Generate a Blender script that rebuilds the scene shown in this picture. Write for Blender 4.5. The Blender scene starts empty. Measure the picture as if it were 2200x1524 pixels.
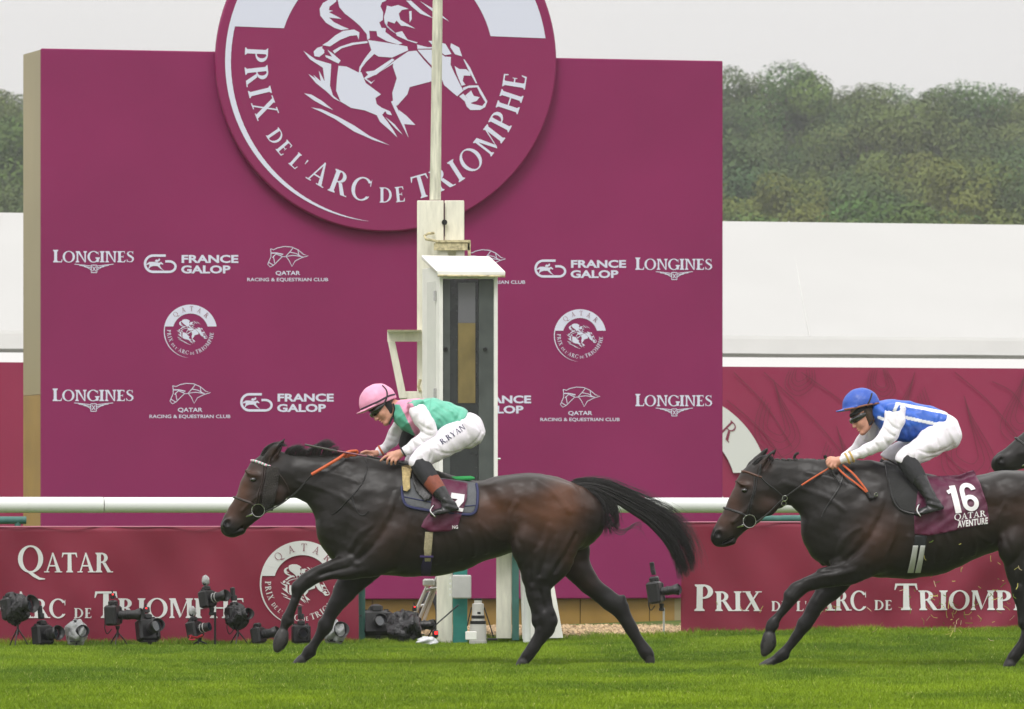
import bpy, math, random
import numpy as np
from mathutils import Vector, Matrix
from mathutils.geometry import delaunay_2d_cdt
random.seed(7); RNG = np.random.default_rng(11)
R = math.radians
SC = bpy.context.scene
COL = SC.collection

# ------------------------------------------------------------------ camera
F = 11200.0; YH = 1110.0; HC = 1.15          # focal length in photo pixels, horizon row, eye height
cam = bpy.data.cameras.new('camera'); camo = bpy.data.objects.new('camera', cam); COL.objects.link(camo)
camo.location = (0, 0, HC); camo.rotation_euler = (R(90), 0, 0)
cam.sensor_width = 36; cam.lens = 36*F/2200.0; cam.shift_y = (YH-762)/2200.0
cam.clip_start = 0.5; cam.clip_end = 5000
cam.dof.use_dof = True; cam.dof.focus_distance = 40.5; cam.dof.aperture_fstop = 8.5
SC.camera = camo
# ------------------------------------------------------------------ sky and sun (overcast)
SUN_EL, SUN_AZ = R(52), R(200)
w = bpy.data.worlds.new('World'); SC.world = w; w.use_nodes = True
nt = w.node_tree; N = nt.nodes; L = nt.links
for n in list(N): N.remove(n)
out = N.new('ShaderNodeOutputWorld'); bg = N.new('ShaderNodeBackground')
sky = N.new('ShaderNodeTexSky'); sky.sky_type = 'NISHITA'; sky.sun_disc = False
sky.sun_elevation = SUN_EL; sky.sun_rotation = SUN_AZ; sky.dust_density = 4; sky.air_density = 1.5
hsv = N.new('ShaderNodeHueSaturation'); hsv.inputs['Saturation'].default_value = 0.12
L.new(sky.outputs[0], hsv.inputs['Color'])
tc = N.new('ShaderNodeTexCoord'); sep = N.new('ShaderNodeSeparateXYZ'); L.new(tc.outputs['Generated'], sep.inputs[0])
mr = N.new('ShaderNodeMapRange'); mr.inputs['From Min'].default_value = 0; mr.inputs['From Max'].default_value = 1
mr.inputs['To Min'].default_value = 7.5; mr.inputs['To Max'].default_value = 22.0   # cloud layer: zenith three times the horizon
L.new(sep.outputs['Z'], mr.inputs['Value'])
cl = N.new('ShaderNodeTexNoise'); cl.inputs['Scale'].default_value = 3.0; cl.inputs['Detail'].default_value = 4
mpn = N.new('ShaderNodeMapping'); mpn.inputs['Scale'].default_value = (1, 1, 5)
L.new(tc.outputs['Generated'], mpn.inputs[0]); L.new(mpn.outputs[0], cl.inputs['Vector'])
mr2 = N.new('ShaderNodeMapRange'); mr2.inputs['To Min'].default_value = 0.93; mr2.inputs['To Max'].default_value = 1.07
L.new(cl.outputs[0], mr2.inputs['Value'])
mu = N.new('ShaderNodeMath'); mu.operation = 'MULTIPLY'; L.new(mr.outputs[0], mu.inputs[0]); L.new(mr2.outputs[0], mu.inputs[1])
vm = N.new('ShaderNodeVectorMath'); vm.operation = 'SCALE'; vm.inputs[0].default_value = (1.01, 0.99, 0.975)
L.new(mu.outputs[0], vm.inputs['Scale'])
mx = N.new('ShaderNodeMix'); mx.data_type = 'RGBA'; mx.inputs['Factor'].default_value = 0.88
L.new(hsv.outputs[0], mx.inputs['A']); L.new(vm.outputs[0], mx.inputs['B'])
L.new(mx.outputs['Result'], bg.inputs['Color']); bg.inputs['Strength'].default_value = 0.1
L.new(bg.outputs[0], out.inputs['Surface'])
sl = bpy.data.lights.new('sun', 'SUN'); sl.energy = 1.5; sl.angle = R(16); sl.color = (1, .97, .95)
so = bpy.data.objects.new('sun', sl); COL.objects.link(so)
so.rotation_euler = Vector((math.sin(SUN_AZ)*math.cos(SUN_EL), math.cos(SUN_AZ)*math.cos(SUN_EL), math.sin(SUN_EL))).to_track_quat('Z', 'Y').to_euler()
SC.view_settings.view_transform = 'Standard'; SC.view_settings.look = 'None'
SC.view_settings.exposure = 0.0; SC.view_settings.gamma = 1
SC.cycles.use_denoising = True
SC.cycles.max_bounces = 6; SC.cycles.volume_bounces = 0; SC.cycles.transparent_max_bounces = 8

# ------------------------------------------------------------------ materials
MATS = {}
def mat(name, col=(.5, .5, .5), rough=.6, metal=0, noise=0, nscale=20, bump=0, bscale=60, attr=False, coat=0,
        spec=.5, stretch=(1, 1, 1), trans=0, sheen=0, emit=None, bdist=.01, tint=None, alpha=1, ndetail=3, ridged=False):
    if name in MATS: return MATS[name]
    m = bpy.data.materials.new(name); m.use_nodes = True; t = m.node_tree; b = t.nodes['Principled BSDF']
    MATS[name] = m
    b.inputs['Roughness'].default_value = rough; b.inputs['Metallic'].default_value = metal
    b.inputs['Specular IOR Level'].default_value = spec
    b.inputs['Coat Weight'].default_value = coat
    b.inputs['Sheen Weight'].default_value = sheen
    b.inputs['Transmission Weight'].default_value = trans
    b.inputs['Alpha'].default_value = alpha
    tcn = t.nodes.new('ShaderNodeTexCoord'); mp = t.nodes.new('ShaderNodeMapping'); mp.inputs['Scale'].default_value = stretch
    t.links.new(tcn.outputs['Object'], mp.inputs[0])
    src = None
    if attr:
        a = t.nodes.new('ShaderNodeAttribute'); a.attribute_name = 'Col'; src = a.outputs['Color']
    if noise:
        nz = t.nodes.new('ShaderNodeTexNoise'); nz.inputs['Scale'].default_value = nscale; nz.inputs['Detail'].default_value = ndetail
        t.links.new(mp.outputs[0], nz.inputs['Vector'])
        r = t.nodes.new('ShaderNodeMapRange'); r.inputs['From Min'].default_value = .3; r.inputs['From Max'].default_value = .7
        t.links.new(nz.outputs[0], r.inputs['Value'])
        mm = t.nodes.new('ShaderNodeMix'); mm.data_type = 'RGBA'
        t.links.new(r.outputs[0], mm.inputs['Factor'])
        if attr:
            r.inputs['To Min'].default_value = 1-noise; r.inputs['To Max'].default_value = 1+noise
            s = t.nodes.new('ShaderNodeVectorMath'); s.operation = 'SCALE'
            t.links.new(src, s.inputs[0]); t.links.new(r.outputs[0], s.inputs['Scale']); src = s.outputs[0]
        else:
            c2 = tint if tint else tuple(min(1, c*(1+noise)) for c in col)
            mm.inputs['A'].default_value = (*[c*(1-noise) for c in col], 1); mm.inputs['B'].default_value = (*c2, 1)
            src = mm.outputs['Result']
    if src is not None: t.links.new(src, b.inputs['Base Color'])
    else: b.inputs['Base Color'].default_value = (*col, 1)
    if bump:
        n2 = t.nodes.new('ShaderNodeTexNoise'); n2.inputs['Scale'].default_value = bscale; n2.inputs['Detail'].default_value = 4
        if ridged: n2.noise_type = 'RIDGED_MULTIFRACTAL'; n2.inputs['Distortion'].default_value = .5; n2.inputs['Detail'].default_value = 2.5; n2.inputs['Gain'].default_value = 1.5
        t.links.new(mp.outputs[0], n2.inputs['Vector'])
        bp = t.nodes.new('ShaderNodeBump'); bp.inputs['Strength'].default_value = bump; bp.inputs['Distance'].default_value = bdist
        t.links.new(n2.outputs[0], bp.inputs['Height']); t.links.new(bp.outputs[0], b.inputs['Normal'])
    if emit:
        b.inputs['Emission Color'].default_value = (*emit, 1); b.inputs['Emission Strength'].default_value = 3
    return m

def srgb(r, g, b):
    f = lambda c: (c/255/12.92 if c <= 10 else ((c/255+.055)/1.055)**2.4)
    return (f(r), f(g), f(b))
M_BOARD = mat('board_print', srgb(133, 36, 88), .6, spec=.25, noise=.06, nscale=.9, bump=.08, bscale=400)
M_DISC = mat('disc_print', srgb(135, 40, 88), .55, spec=.25, noise=.04, nscale=1.2, bump=.05, bscale=300)
M_PRINT = mat('white_print', (.66, .68, .82), .6)
M_PRINTW = mat('banner_white_print', (.68, .69, .68), .6)
M_BAN = mat('banner_vinyl', srgb(129, 42, 62), .5, spec=.25, noise=.10, nscale=1.3, bump=.1, bscale=3, bdist=.03)
M_DARKPRINT = mat('dark_print', srgb(128, 46, 72), .6)
M_BACKD = mat('backdrop_fabric', srgb(149, 52, 84), .7, spec=.2, noise=.05, nscale=.8, bump=.05, bscale=2, bdist=.04)
M_BACKL = mat('backdrop_line', srgb(112, 40, 60), .7)
M_GOLD = mat('ochre_panel', srgb(150, 118, 58), .45, noise=.12, nscale=3)
M_SIDE = mat('brushed_pylon_side', srgb(168, 154, 120), .35, metal=.35, noise=.1, nscale=1.5, stretch=(1, 1, .3))
M_TENT = mat('tent_white', (.45, .45, .44), .6, spec=.2, noise=.02, nscale=.6, bump=.06, bscale=1.5, bdist=.05)
M_TENTV = mat('tent_valance', (.50, .50, .485), .6, noise=.04, nscale=1.5, bump=.3, bscale=1.2, bdist=.05)
M_WHITE = mat('white_paint', (.80, .80, .76), .4, noise=.05, nscale=5, bump=.08, bscale=40)
M_RAIL = mat('white_rail', (.78, .80, .79), .35, noise=.02, nscale=2)
M_CREAM = mat('old_cream_paint', (.76, .74, .63), .55, noise=.10, nscale=9, stretch=(3, 3, .6), bump=.1, bscale=60)
M_RUST = mat('rusty_cream', (.50, .44, .26), .7, noise=.45, nscale=30, bump=.2, bscale=80)
M_TEAL = mat('teal_paint', srgb(42, 128, 118), .5, noise=.1, nscale=9, bump=.1, bscale=50)
M_DTEAL = mat('dark_teal_paint', srgb(58, 106, 98), .5, noise=.12, nscale=12)
M_GREY = mat('grey_plastic', (.50, .50, .49), .45, noise=.04, nscale=20)
M_GLASS = mat('booth_glass', (.018, .022, .02), .1, noise=.4, nscale=4, spec=.6)
M_DARKIN = mat('booth_inside', (.07, .08, .075), .5)
M_BRASS = mat('gold_strip', srgb(112, 98, 58), .35, noise=.4, nscale=5, stretch=(1, 1, .6))
M_BLACK = mat('black_plastic', (.012, .012, .013), .38, noise=.3, nscale=60)
M_BAG = mat('black_plastic_bag', (.014, .014, .016), .22, bump=.9, bscale=22, bdist=.03)
M_CLEAR = mat('clear_plastic_wrap', (.62, .64, .65), .15, bump=1, bscale=26, bdist=.03, alpha=.6)
M_LENS = mat('lens_glass', (.01, .02, .03), .05, spec=.9, coat=1)
M_LGREY = mat('white_lens', (.50, .49, .46), .4)
M_RED = mat('red_led', (.6, .01, .01), .4, emit=(1, .02, .02))
M_REDC = mat('red_strap', (.45, .02, .04), .5)
M_ALU = mat('aluminium', (.55, .55, .53), .35, metal=.6)
M_COAT = mat('horse_coat', attr=True, rough=.40, noise=.12, nscale=6, bump=.2, bscale=110, bdist=.004, ndetail=6, stretch=(1, 1, 1), spec=.28, sheen=0)
M_HAIR = mat('horse_hair', (.012, .010, .0095), .4, noise=.7, nscale=70, spec=.6)
M_HOOF = mat('hoof_horn', (.035, .032, .03), .5, noise=.2, nscale=40)
M_EYE = mat('dark_eye', (.006, .005, .004), .06, coat=1)
M_LEATHER = mat('black_leather', (.014, .013, .013), .35, noise=.3, nscale=60, bump=.3, bscale=80)
M_BOOT = mat('boot_leather', (.016, .016, .017), .25, bump=.5, bscale=26, bdist=.012)
M_BROWNL = mat('brown_leather', (.09, .035, .02), .5, noise=.2, nscale=50)
M_TAN = mat('tan_leather', srgb(134, 68, 50), .5, noise=.15, nscale=40)
M_ORANGE = mat('orange_rein_rubber', srgb(206, 96, 52), .55, noise=.12, nscale=80, bump=.4, bscale=250)
M_FLEECE = mat('dark_sheepskin', (.035, .03, .027), .95, noise=.4, nscale=120, bump=1, bscale=160, bdist=.012)
M_BFLEECE = mat('beige_sheepskin', srgb(190, 168, 120), .95, noise=.25, nscale=40, bump=1, bscale=110, bdist=.015)
M_STEEL = mat('steel', (.6, .6, .6), .2, metal=1)
M_SKIN = mat('skin', srgb(206, 150, 128), .5, noise=.08, nscale=40, spec=.4)
M_SILKW = mat('white_silk', (.88, .84, .90), .5, ridged=True, bump=.8, bscale=6, bdist=.05, noise=.03, nscale=15)
M_BREECH = mat('white_breeches', (.88, .83, .91), .5, ridged=True, bump=.7, bscale=4, bdist=.05, noise=.03, nscale=20)
M_SILK = mat('coloured_silks', attr=True, rough=.4, ridged=True, bump=.9, bscale=5, bdist=.06, noise=.08, nscale=12)
M_CAP = mat('cap_cover', attr=True, rough=.4, bump=.5, bscale=18, bdist=.012, noise=.08, nscale=14)
M_PAD = mat('grey_saddle_pad', srgb(92, 94, 98), .8, noise=.1, nscale=60, bump=.3, bscale=200)
M_NAVY = mat('navy_binding', srgb(44, 48, 88), .7)
M_PURPLE = mat('purple_webbing', srgb(52, 38, 88), .7)
M_MAROON = mat('maroon_number_cloth', srgb(88, 24, 58), .5, noise=.15, nscale=9, bump=.5, bscale=14, bdist=.015)
M_GREEN = mat('green_foam', srgb(48, 158, 84), .8, noise=.1, nscale=90, bump=.4, bscale=160)
M_SOCK = mat('black_fabric', (.014, .014, .017), .7, bump=.3, bscale=40)
M_INK = mat('navy_ink', srgb(36, 40, 78), .6)
M_WPRINT = mat('cloth_white_print', (.78, .76, .77), .6)
M_GOLDB = mat('ochre_cuff', srgb(196, 164, 96), .7)
M_BEIGE = mat('beige_girth', srgb(172, 160, 132), .8, noise=.2, nscale=50)
M_BBAND = mat('browband_beads', (.6, .6, .6), .4)
M_GOGG = mat('goggle_lens', (.012, .012, .012), .08, coat=1)
M_HAIRH = mat('brown_hair', (.05, .028, .015), .6, noise=.3, nscale=90)
M_STRAWB = mat('wood_chips', srgb(176, 152, 118), .9, noise=.45, nscale=22, bump=1, bscale=40, bdist=.03)
M_CONC = mat('weathered_kerb', srgb(160, 152, 128), .85, noise=.2, nscale=8)
M_LEAF = mat('leaf', attr=True, rough=.8, spec=.05)
M_BARK = mat('bark', (.09, .07, .05), .9, noise=.3, nscale=8)
M_GRASS = mat('grass_blade', attr=True, rough=.7, spec=.12)
M_SOIL = mat('turf_base', srgb(74, 94, 22), .9, noise=.3, nscale=5)
M_HILL = mat('hill_soil', (.05, .07, .03), .95, noise=.3, nscale=.3)

# ------------------------------------------------------------------ helpers
def mesh_np(name, V, Q, m, parent=None, cols=None, smooth=True):
    """V (n,3) array, Q list/array of quads or tris (k,3|4), or list of ngons"""
    me = bpy.data.meshes.new(name)
    if isinstance(Q, np.ndarray):
        k = Q.shape[1]; nf = len(Q)
        me.vertices.add(len(V)); me.vertices.foreach_set('co', np.ascontiguousarray(V, np.float32).ravel())
        me.loops.add(nf*k); me.loops.foreach_set('vertex_index', np.ascontiguousarray(Q, np.int32).ravel())
        me.polygons.add(nf); me.polygons.foreach_set('loop_start', np.arange(0, nf*k, k, dtype=np.int32))
        me.polygons.foreach_set('loop_total', np.full(nf, k, np.int32))
        me.update(calc_edges=True)
    else:
        me.from_pydata([tuple(map(float, v)) for v in V], [], Q)
    me.polygons.foreach_set('use_smooth', np.full(len(me.polygons), smooth, bool))
    if cols is not None:
        a = me.color_attributes.new('Col', 'FLOAT_COLOR', 'POINT')
        c = np.ones((len(V), 4), np.float32); c[:, :3] = cols; a.data.foreach_set('color', c.ravel())
    if isinstance(m, (list, tuple)):
        for q in m: me.materials.append(q)
    else: me.materials.append(m)
    o = bpy.data.objects.new(name, me); COL.objects.link(o)
    if parent is not None:
        o.parent = parent; o.matrix_parent_inverse = PINV.get(parent.name, Matrix())
    return o
PINV = {}
def empty(name, loc=(0, 0, 0)):
    o = bpy.data.objects.new(name, None); COL.objects.link(o); o.location = loc; o.empty_display_size = .2
    PINV[o.name] = Matrix.Translation(loc).inverted()
    return o
def tag(o, label=None, cat=None, group=None, kind=None):
    if label: o['label'] = label
    if cat: o['category'] = cat
    if group: o['group'] = group
    if kind: o['kind'] = kind
    return o
def copy_tree(o, parent=None):
    c = o.copy(); COL.objects.link(c)
    if parent is not None: c.parent = parent
    for ch in o.children: copy_tree(ch, c)
    return c

class MB:
    def __init__(s): s.v = []; s.f = []
    def add(s, vs, fs):
        n = len(s.v); s.v += [tuple(v) for v in vs]; s.f += [tuple(i+n for i in f) for f in fs]
    def hexa(s, p):   # 8 points: bottom ring 0-3, top ring 4-7
        s.add(p, [(0, 3, 2, 1), (4, 5, 6, 7), (0, 1, 5, 4), (1, 2, 6, 5), (2, 3, 7, 6), (3, 0, 4, 7)])
    def box(s, c, sz, ax=None):
        c = Vector(c); ax = ax or (Vector((1, 0, 0)), Vector((0, 1, 0)), Vector((0, 0, 1)))
        a, b, d = [Vector(ax[i])*sz[i]/2 for i in range(3)]
        s.hexa([c-a-b-d, c+a-b-d, c+a+b-d, c-a+b-d, c-a-b+d, c+a-b+d, c+a+b+d, c-a+b+d])
    def bbox(s, c, sz, ax=None, bv=.2):
        # box with chamfered vertical profile: octagonal prism
        c = Vector(c); ax = ax or (Vector((1, 0, 0)), Vector((0, 1, 0)), Vector((0, 0, 1)))
        A, B, D = [Vector(q).normalized() for q in ax]; x, y, z = sz[0]/2, sz[1]/2, sz[2]/2
        e = bv*min(sz)
        pr = []
        for zz, k in ((-z, e), (-z+e, 0), (z-e, 0), (z, e)):
            for (px_, py_) in ((x-e-k, y-k), (x-k, y-e-k), (x-k, -y+e+k), (x-e-k, -y+k), (-x+e+k, -y+k), (-x+k, -y+e+k), (-x+k, y-e-k), (-x+e+k, y-k)):
                pr.append(c+A*px_+B*py_+D*zz)
        fs = [tuple(range(7, -1, -1)), tuple(range(24, 32))]
        for r in range(3):
            for i in range(8):
                j = (i+1) % 8; fs.append((r*8+i, r*8+j, (r+1)*8+j, (r+1)*8+i))
        fs = [tuple(reversed(f)) for f in fs]
        s.add(pr, fs)
    def tube(s, pts, r, n=8, cap=True, flat=1.0, up=None):
        pts = [Vector(p) for p in pts]; k = len(pts)
        rs = r if isinstance(r, (list, tuple, np.ndarray)) else [r]*k
        base = len(s.v); prev = None
        for i, p in enumerate(pts):
            t = (pts[min(i+1, k-1)]-pts[max(i-1, 0)])
            if t.length < 1e-9: t = Vector((0, 0, 1))
            t.normalize()
            if up is not None: a = Vector(up)-t*t.dot(Vector(up))
            elif prev is None:
                a = t.orthogonal()
            else: a = prev-t*prev.dot(t)
            if a.length < 1e-6: a = t.orthogonal()
            a.normalize(); prev = a; b = t.cross(a)
            for j in range(n):
                an = 2*math.pi*j/n
                q = p+(a*math.cos(an)*flat+b*math.sin(an))*rs[i]; s.v.append((q.x, q.y, q.z))
        for i in range(k-1):
            for j in range(n):
                j2 = (j+1) % n
                s.f.append((base+i*n+j, base+i*n+j2, base+(i+1)*n+j2, base+(i+1)*n+j))
        if cap:
            s.f.append(tuple(base+j for j in range(n-1, -1, -1))); s.f.append(tuple(base+(k-1)*n+j for j in range(n)))
    def build(s, name, m, parent=None, smooth=False, bevel=0):
        o = mesh_np(name, s.v, s.f, m, parent, smooth=smooth)
        if smooth:
            try: o.data.set_sharp_from_angle(angle=R(42))
            except Exception: pass
        if bevel:
            b = o.modifiers.new('bevel', 'BEVEL'); b.width = bevel; b.segments = 2; b.limit_method = 'ANGLE'
        return o

def P(px, py, d):            # photo pixel at distance d -> point
    return Vector(((px-1100)/F*d, d, HC-(py-YH)/F*d))
K = 0.21                      # the stands and boards run slightly away to the right
def dk(px, d0): return d0/(1-K*(px-1100)/F)
def PK(px, py, d0): return P(px, py, dk(px, d0))
NRM = Vector((K, -1, 0)).normalized()    # towards the camera, normal of those planes
TAN = Vector((1, K, 0)).normalized()
def quadK(mb, x0, y0, x1, y1, d0, th, y0b=None, y1b=None):
    """slab whose front is the pixel rectangle on the K-plane d0, thickness th backwards"""
    y0b = y0 if y0b is None else y0b; y1b = y1 if y1b is None else y1b
    a, b, c, d = PK(x0, y1, d0), PK(x1, y1b, d0), PK(x1, y0b, d0), PK(x0, y0, d0)
    q = -NRM*th
    mb.hexa([a, b, b+q, a+q, d, c, c+q, d+q])

# ---- flat artwork in 2D --------------------------------------------------------------
def stem(x, w, y0=0, y1=1, s=.085, st=.045, top=True, bot=True):
    p = [(x-w/2, y0+st*2.2), (x+w/2, y0+st*2.2)]
    L_ = []
    L_ += [(x-w/2-(s if bot else 0), y0)] ; L_ += [(x+w/2+(s if bot else 0), y0)]
    if bot: L_ += [(x+w/2+s, y0+st*.8), (x+w/2+.012, y0+st*2.2)]
    if top: L_ += [(x+w/2+.012, y1-st*2.2), (x+w/2+s, y1-st*.8)]
    L_ += [(x+w/2+(s if top else 0), y1), (x-w/2-(s if top else 0), y1)]
    if top: L_ += [(x-w/2-s, y1-st*.8), (x-w/2-.012, y1-st*2.2)]
    if bot: L_ += [(x-w/2-.012, y0+st*2.2), (x-w/2-s, y0+st*.8)]
    return [L_]
def ring(cx, cy, rx, ry, wx, wy, a0=0, a1=360, n=28):
    o = []
    for i in range(n):
        a = R(a0+(a1-a0)*i/n); b = R(a0+(a1-a0)*(i+1)/n)
        o.append([(cx+rx*math.cos(a), cy+ry*math.sin(a)), (cx+rx*math.cos(b), cy+ry*math.sin(b)),
                  (cx+(rx-wx)*math.cos(b), cy+(ry-wy)*math.sin(b)), (cx+(rx-wx)*math.cos(a), cy+(ry-wy)*math.sin(a))])
    return o
def stroke(pts, ws):
    o = []; n = len(pts); nn = []
    for i in range(n):
        a = pts[max(i-1, 0)]; b = pts[min(i+1, n-1)]; dx, dy = b[0]-a[0], b[1]-a[1]; l = math.hypot(dx, dy) or 1
        nn.append((-dy/l, dx/l))
    if not isinstance(ws, (list, tuple)): ws = [ws]*n
    for i in range(n-1):
        (x, y), (u, v) = pts[i], pts[i+1]; a, b = ws[i]/2, ws[i+1]/2
        o.append([(x-nn[i][0]*a, y-nn[i][1]*a), (u-nn[i+1][0]*b, v-nn[i+1][1]*b), (u+nn[i+1][0]*b, v+nn[i+1][1]*b), (x+nn[i][0]*a, y+nn[i][1]*a)])
    return o
def diag(x0, x1, w): return [[(x0-w/2, 0), (x0+w/2, 0), (x1+w/2, 1), (x1-w/2, 1)]]
def rect(x0, y0, x1, y1): return [[(x0, y0), (x1, y0), (x1, y1), (x0, y1)]]
def glyph(ch, S=.15, T=.055, st=.045, s=.08):
    g = []
    if ch == 'I': return stem(.21, S, s=s, st=st), .42
    if ch == 'L': return stem(.2, S, s=s, st=st)+rect(.2, 0, .62, T)+[[(.56, T), (.62, 0), (.66, .24), (.62, .24)]], .66
    if ch == 'E': return (stem(.2, S, s=s, st=st)+rect(.2, 0, .6, T)+rect(.2, 1-T, .58, 1)+rect(.2, .5-T/2, .48, .5+T/2)+
                          [[(.53, T), (.6, 0), (.64, .22), (.6, .22)], [(.52, 1-T), (.58, 1), (.6, .8), (.56, .8)], [(.45, .4), (.48, .4), (.48, .6), (.45, .6)]]), .68
    if ch == 'P': return stem(.2, S, s=s, st=st)+ring(.32, .73, .32, .27, S, T, -90, 90, 14)+rect(.2, 1-T, .33, 1)+rect(.2, .46, .33, .46+T), .68
    if ch == 'R': return (stem(.2, S, s=s, st=st)+ring(.32, .74, .31, .26, S, T, -90, 90, 14)+rect(.2, 1-T, .33, 1)+rect(.2, .48, .36, .48+T)+
                          [[(.36, .5), (.52, .5), (.82, 0), (.62, 0)]]+rect(.7, 0, .9, st)), .84
    if ch == 'D': return stem(.2, S, s=s, st=st)+ring(.34, .5, .5, .5, S, T, -90, 90, 18)+rect(.2, 1-T, .35, 1)+rect(.2, 0, .35, T), .9
    if ch == 'T': return stem(.38, S, s=s, st=st, top=False)+rect(.03, 1-T*1.1, .73, 1)+[[(.03, 1), (.10, 1-T), (.03, .76), (0, .76)], [(.66, 1-T), (.73, 1), (.76, .76), (.73, .76)]], .76
    if ch == 'A': return ([[(.1, 0), (.1+T, 0), (.45, .94), (.4, 1)], [(.62, 0), (.62+S*1.1, 0), (.45, 1), (.38, 1)]]+rect(.22, .3, .66, .3+T)+
                          rect(.0, 0, .26, st)+rect(.52, 0, .88, st)), .86
    if ch == 'V': return ([[(.1, 1), (.1+S, 1), (.47, 0), (.4, 0)], [(.7, 1), (.7+T, 1), (.47, 0), (.42, 0)]]), .86
    if ch == 'X': return ([[(.56, 0), (.56+S*1.15, 0), (.1+S*1.15, 1), (.1, 1)], [(.08, 0), (.08+T*1.2, 0), (.72, 1), (.72-T*1.2, 1)]]+
                          rect(0, 0, .28, st)+rect(.48, 0, .82, st)+rect(0, 1-st, .34, 1)+rect(.54, 1-st, .82, 1)), .82
    if ch == 'M': return (stem(.16, T*1.2, s=s*.9, st=st)+stem(.92, S, s=s*.9, st=st)+[[(.14, 1), (.14+S*1.05, 1), (.58, .12), (.5, .0)], [(.5, 0), (.56, .1), (.9, 1), (.84, 1)]]), 1.1
    if ch == 'N': return (stem(.16, T*1.2, s=s, st=st)+stem(.74, T*1.2, s=s, st=st, bot=False)+[[(.12, 1), (.12+S*1.15, 1), (.76, 0), (.7, 0)]]), .9
    if ch == 'H': return stem(.2, S, s=s, st=st)+stem(.72, S, s=s, st=st)+rect(.2, .48, .72, .48+T), .92
    if ch in 'OQ':
        g = ring(.47, .5, .46, .52, S, T*.9)
        if ch == 'Q': g += stroke([(.42, .02), (.6, -.12), (.8, -.24), (1.0, -.25)], [.10, .12, .09, .03])
        return g, .96
    if ch in 'CG':
        g = ring(.47, .5, .46, .52, S, T, 38, 322, 24)+[[(.80, .66), (.83, .66), (.83, .98), (.79, .86)]]
        if ch == 'C': g += [[(.78, .16), (.83, .2), (.83, .23), (.76, .2)]]
        else: g += stem(.78, S*.95, 0.03, .44, s=s, st=st, bot=False)
        return g, .9 if ch == 'G' else .86
    if ch == 'S':
        p = [(.52, .80), (.44, .93), (.31, .97), (.17, .9), (.12, .77), (.2, .63), (.36, .52), (.5, .4), (.53, .24), (.43, .08), (.28, .03), (.14, .08), (.08, .24)]
        ww = [.03, .06, .06, .10, .14, .16, .17, .16, .14, .10, .06, .06, .03]
        return stroke(p, ww)+[[(.5, .72), (.53, .72), (.53, 1), (.5, 1)], [(.06, 0), (.09, 0), (.09, .28), (.06, .28)]], .64
    if ch == 'Y': return stem(.42, S, 0, .5, s=s, st=st, top=False)+[[(.1, 1), (.1+S*1.1, 1), (.49, .46), (.38, .44)], [(.76, 1), (.82, 1), (.49, .44), (.42, .44)]]+rect(.02, 1-st, .36, 1)+rect(.64, 1-st, .92, 1), .88
    if ch == '.': return rect(.05, 0, .2, .15), .28
    if ch == "'": return [[(.06, 1), (.16, 1), (.13, .68), (.09, .68)]], .22
    return [], .35
def serif_line(segs, gap=.05, **kw):
    """segs [(text, size)] on one baseline, returns polys + width (cap height of size 1 = 1)"""
    x = 0; out_ = []
    for txt, sz in segs:
        for ch in txt:
            g, adv = glyph(ch, **kw)
            out_ += [[(x+px_*sz, py_*sz) for px_, py_ in p] for p in g]
            x += (adv+gap)*sz
    return out_, x
def fit(polys, w0, x0, y0, x1, cap=None):
    """scale artwork of width w0 to span pixel x0..x1 with baseline y0; y down"""
    s = (x1-x0)/w0; c = cap if cap else s
    return [[(x0+px_*s, y0-py_*c) for px_, py_ in p] for p in polys]
def font_polys(txt, bold=0.0, shear=0, spacing=1.0):
    cu = bpy.data.curves.new('t', 'FONT'); cu.body = txt; cu.size = 1; cu.offset = bold; cu.resolution_u = 3
    cu.shear = shear; cu.space_character = spacing
    o = bpy.data.objects.new('t', cu); COL.objects.link(o)
    me = bpy.data.meshes.new_from_object(o)
    vs = [(v.co.x, v.co.y) for v in me.vertices]; ps = [[vs[i] for i in p.vertices] for p in me.polygons]
    bpy.data.objects.remove(o); bpy.data.meshes.remove(me); bpy.data.curves.remove(cu)
    xs = [p[0] for q in ps for p in q]; ys = [p[1] for q in ps for p in q]
    x0, x1, y0, y1 = min(xs), max(xs), min(0, min(ys)) if False else 0, max(ys)
    return [[((a-x0)/(x1-x0), b/y1) for a, b in q] for q in ps]      # unit box
def arc_text(polys_adv, cx, cy, r, a0, a1, size, outward):
    """list of (glyph polys, adv, sz). outward True: tops away from the centre, reading clockwise from a0 to a1 (deg)"""
    tot = sum((adv+.12)*sz for g, adv, sz in polys_adv); o = []; x = 0
    for g, adv, sz in polys_adv:
        m_ = x+(adv)*sz/2; a = R(a0+(a1-a0)*m_/tot); x += (adv+.12)*sz
        ca, sa = math.cos(a), math.sin(a)
        for p in g:
            q = []
            for (u, v) in p:
                u = (u-adv/2)*sz*size; v = v*sz*size
                if outward: q.append((cx+ca*(r+v)+sa*u, cy+sa*(r+v)-ca*u))
                else: q.append((cx+ca*(r-v)-sa*u, cy+sa*(r-v)+ca*u))
            o.append(q)
    return o
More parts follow.
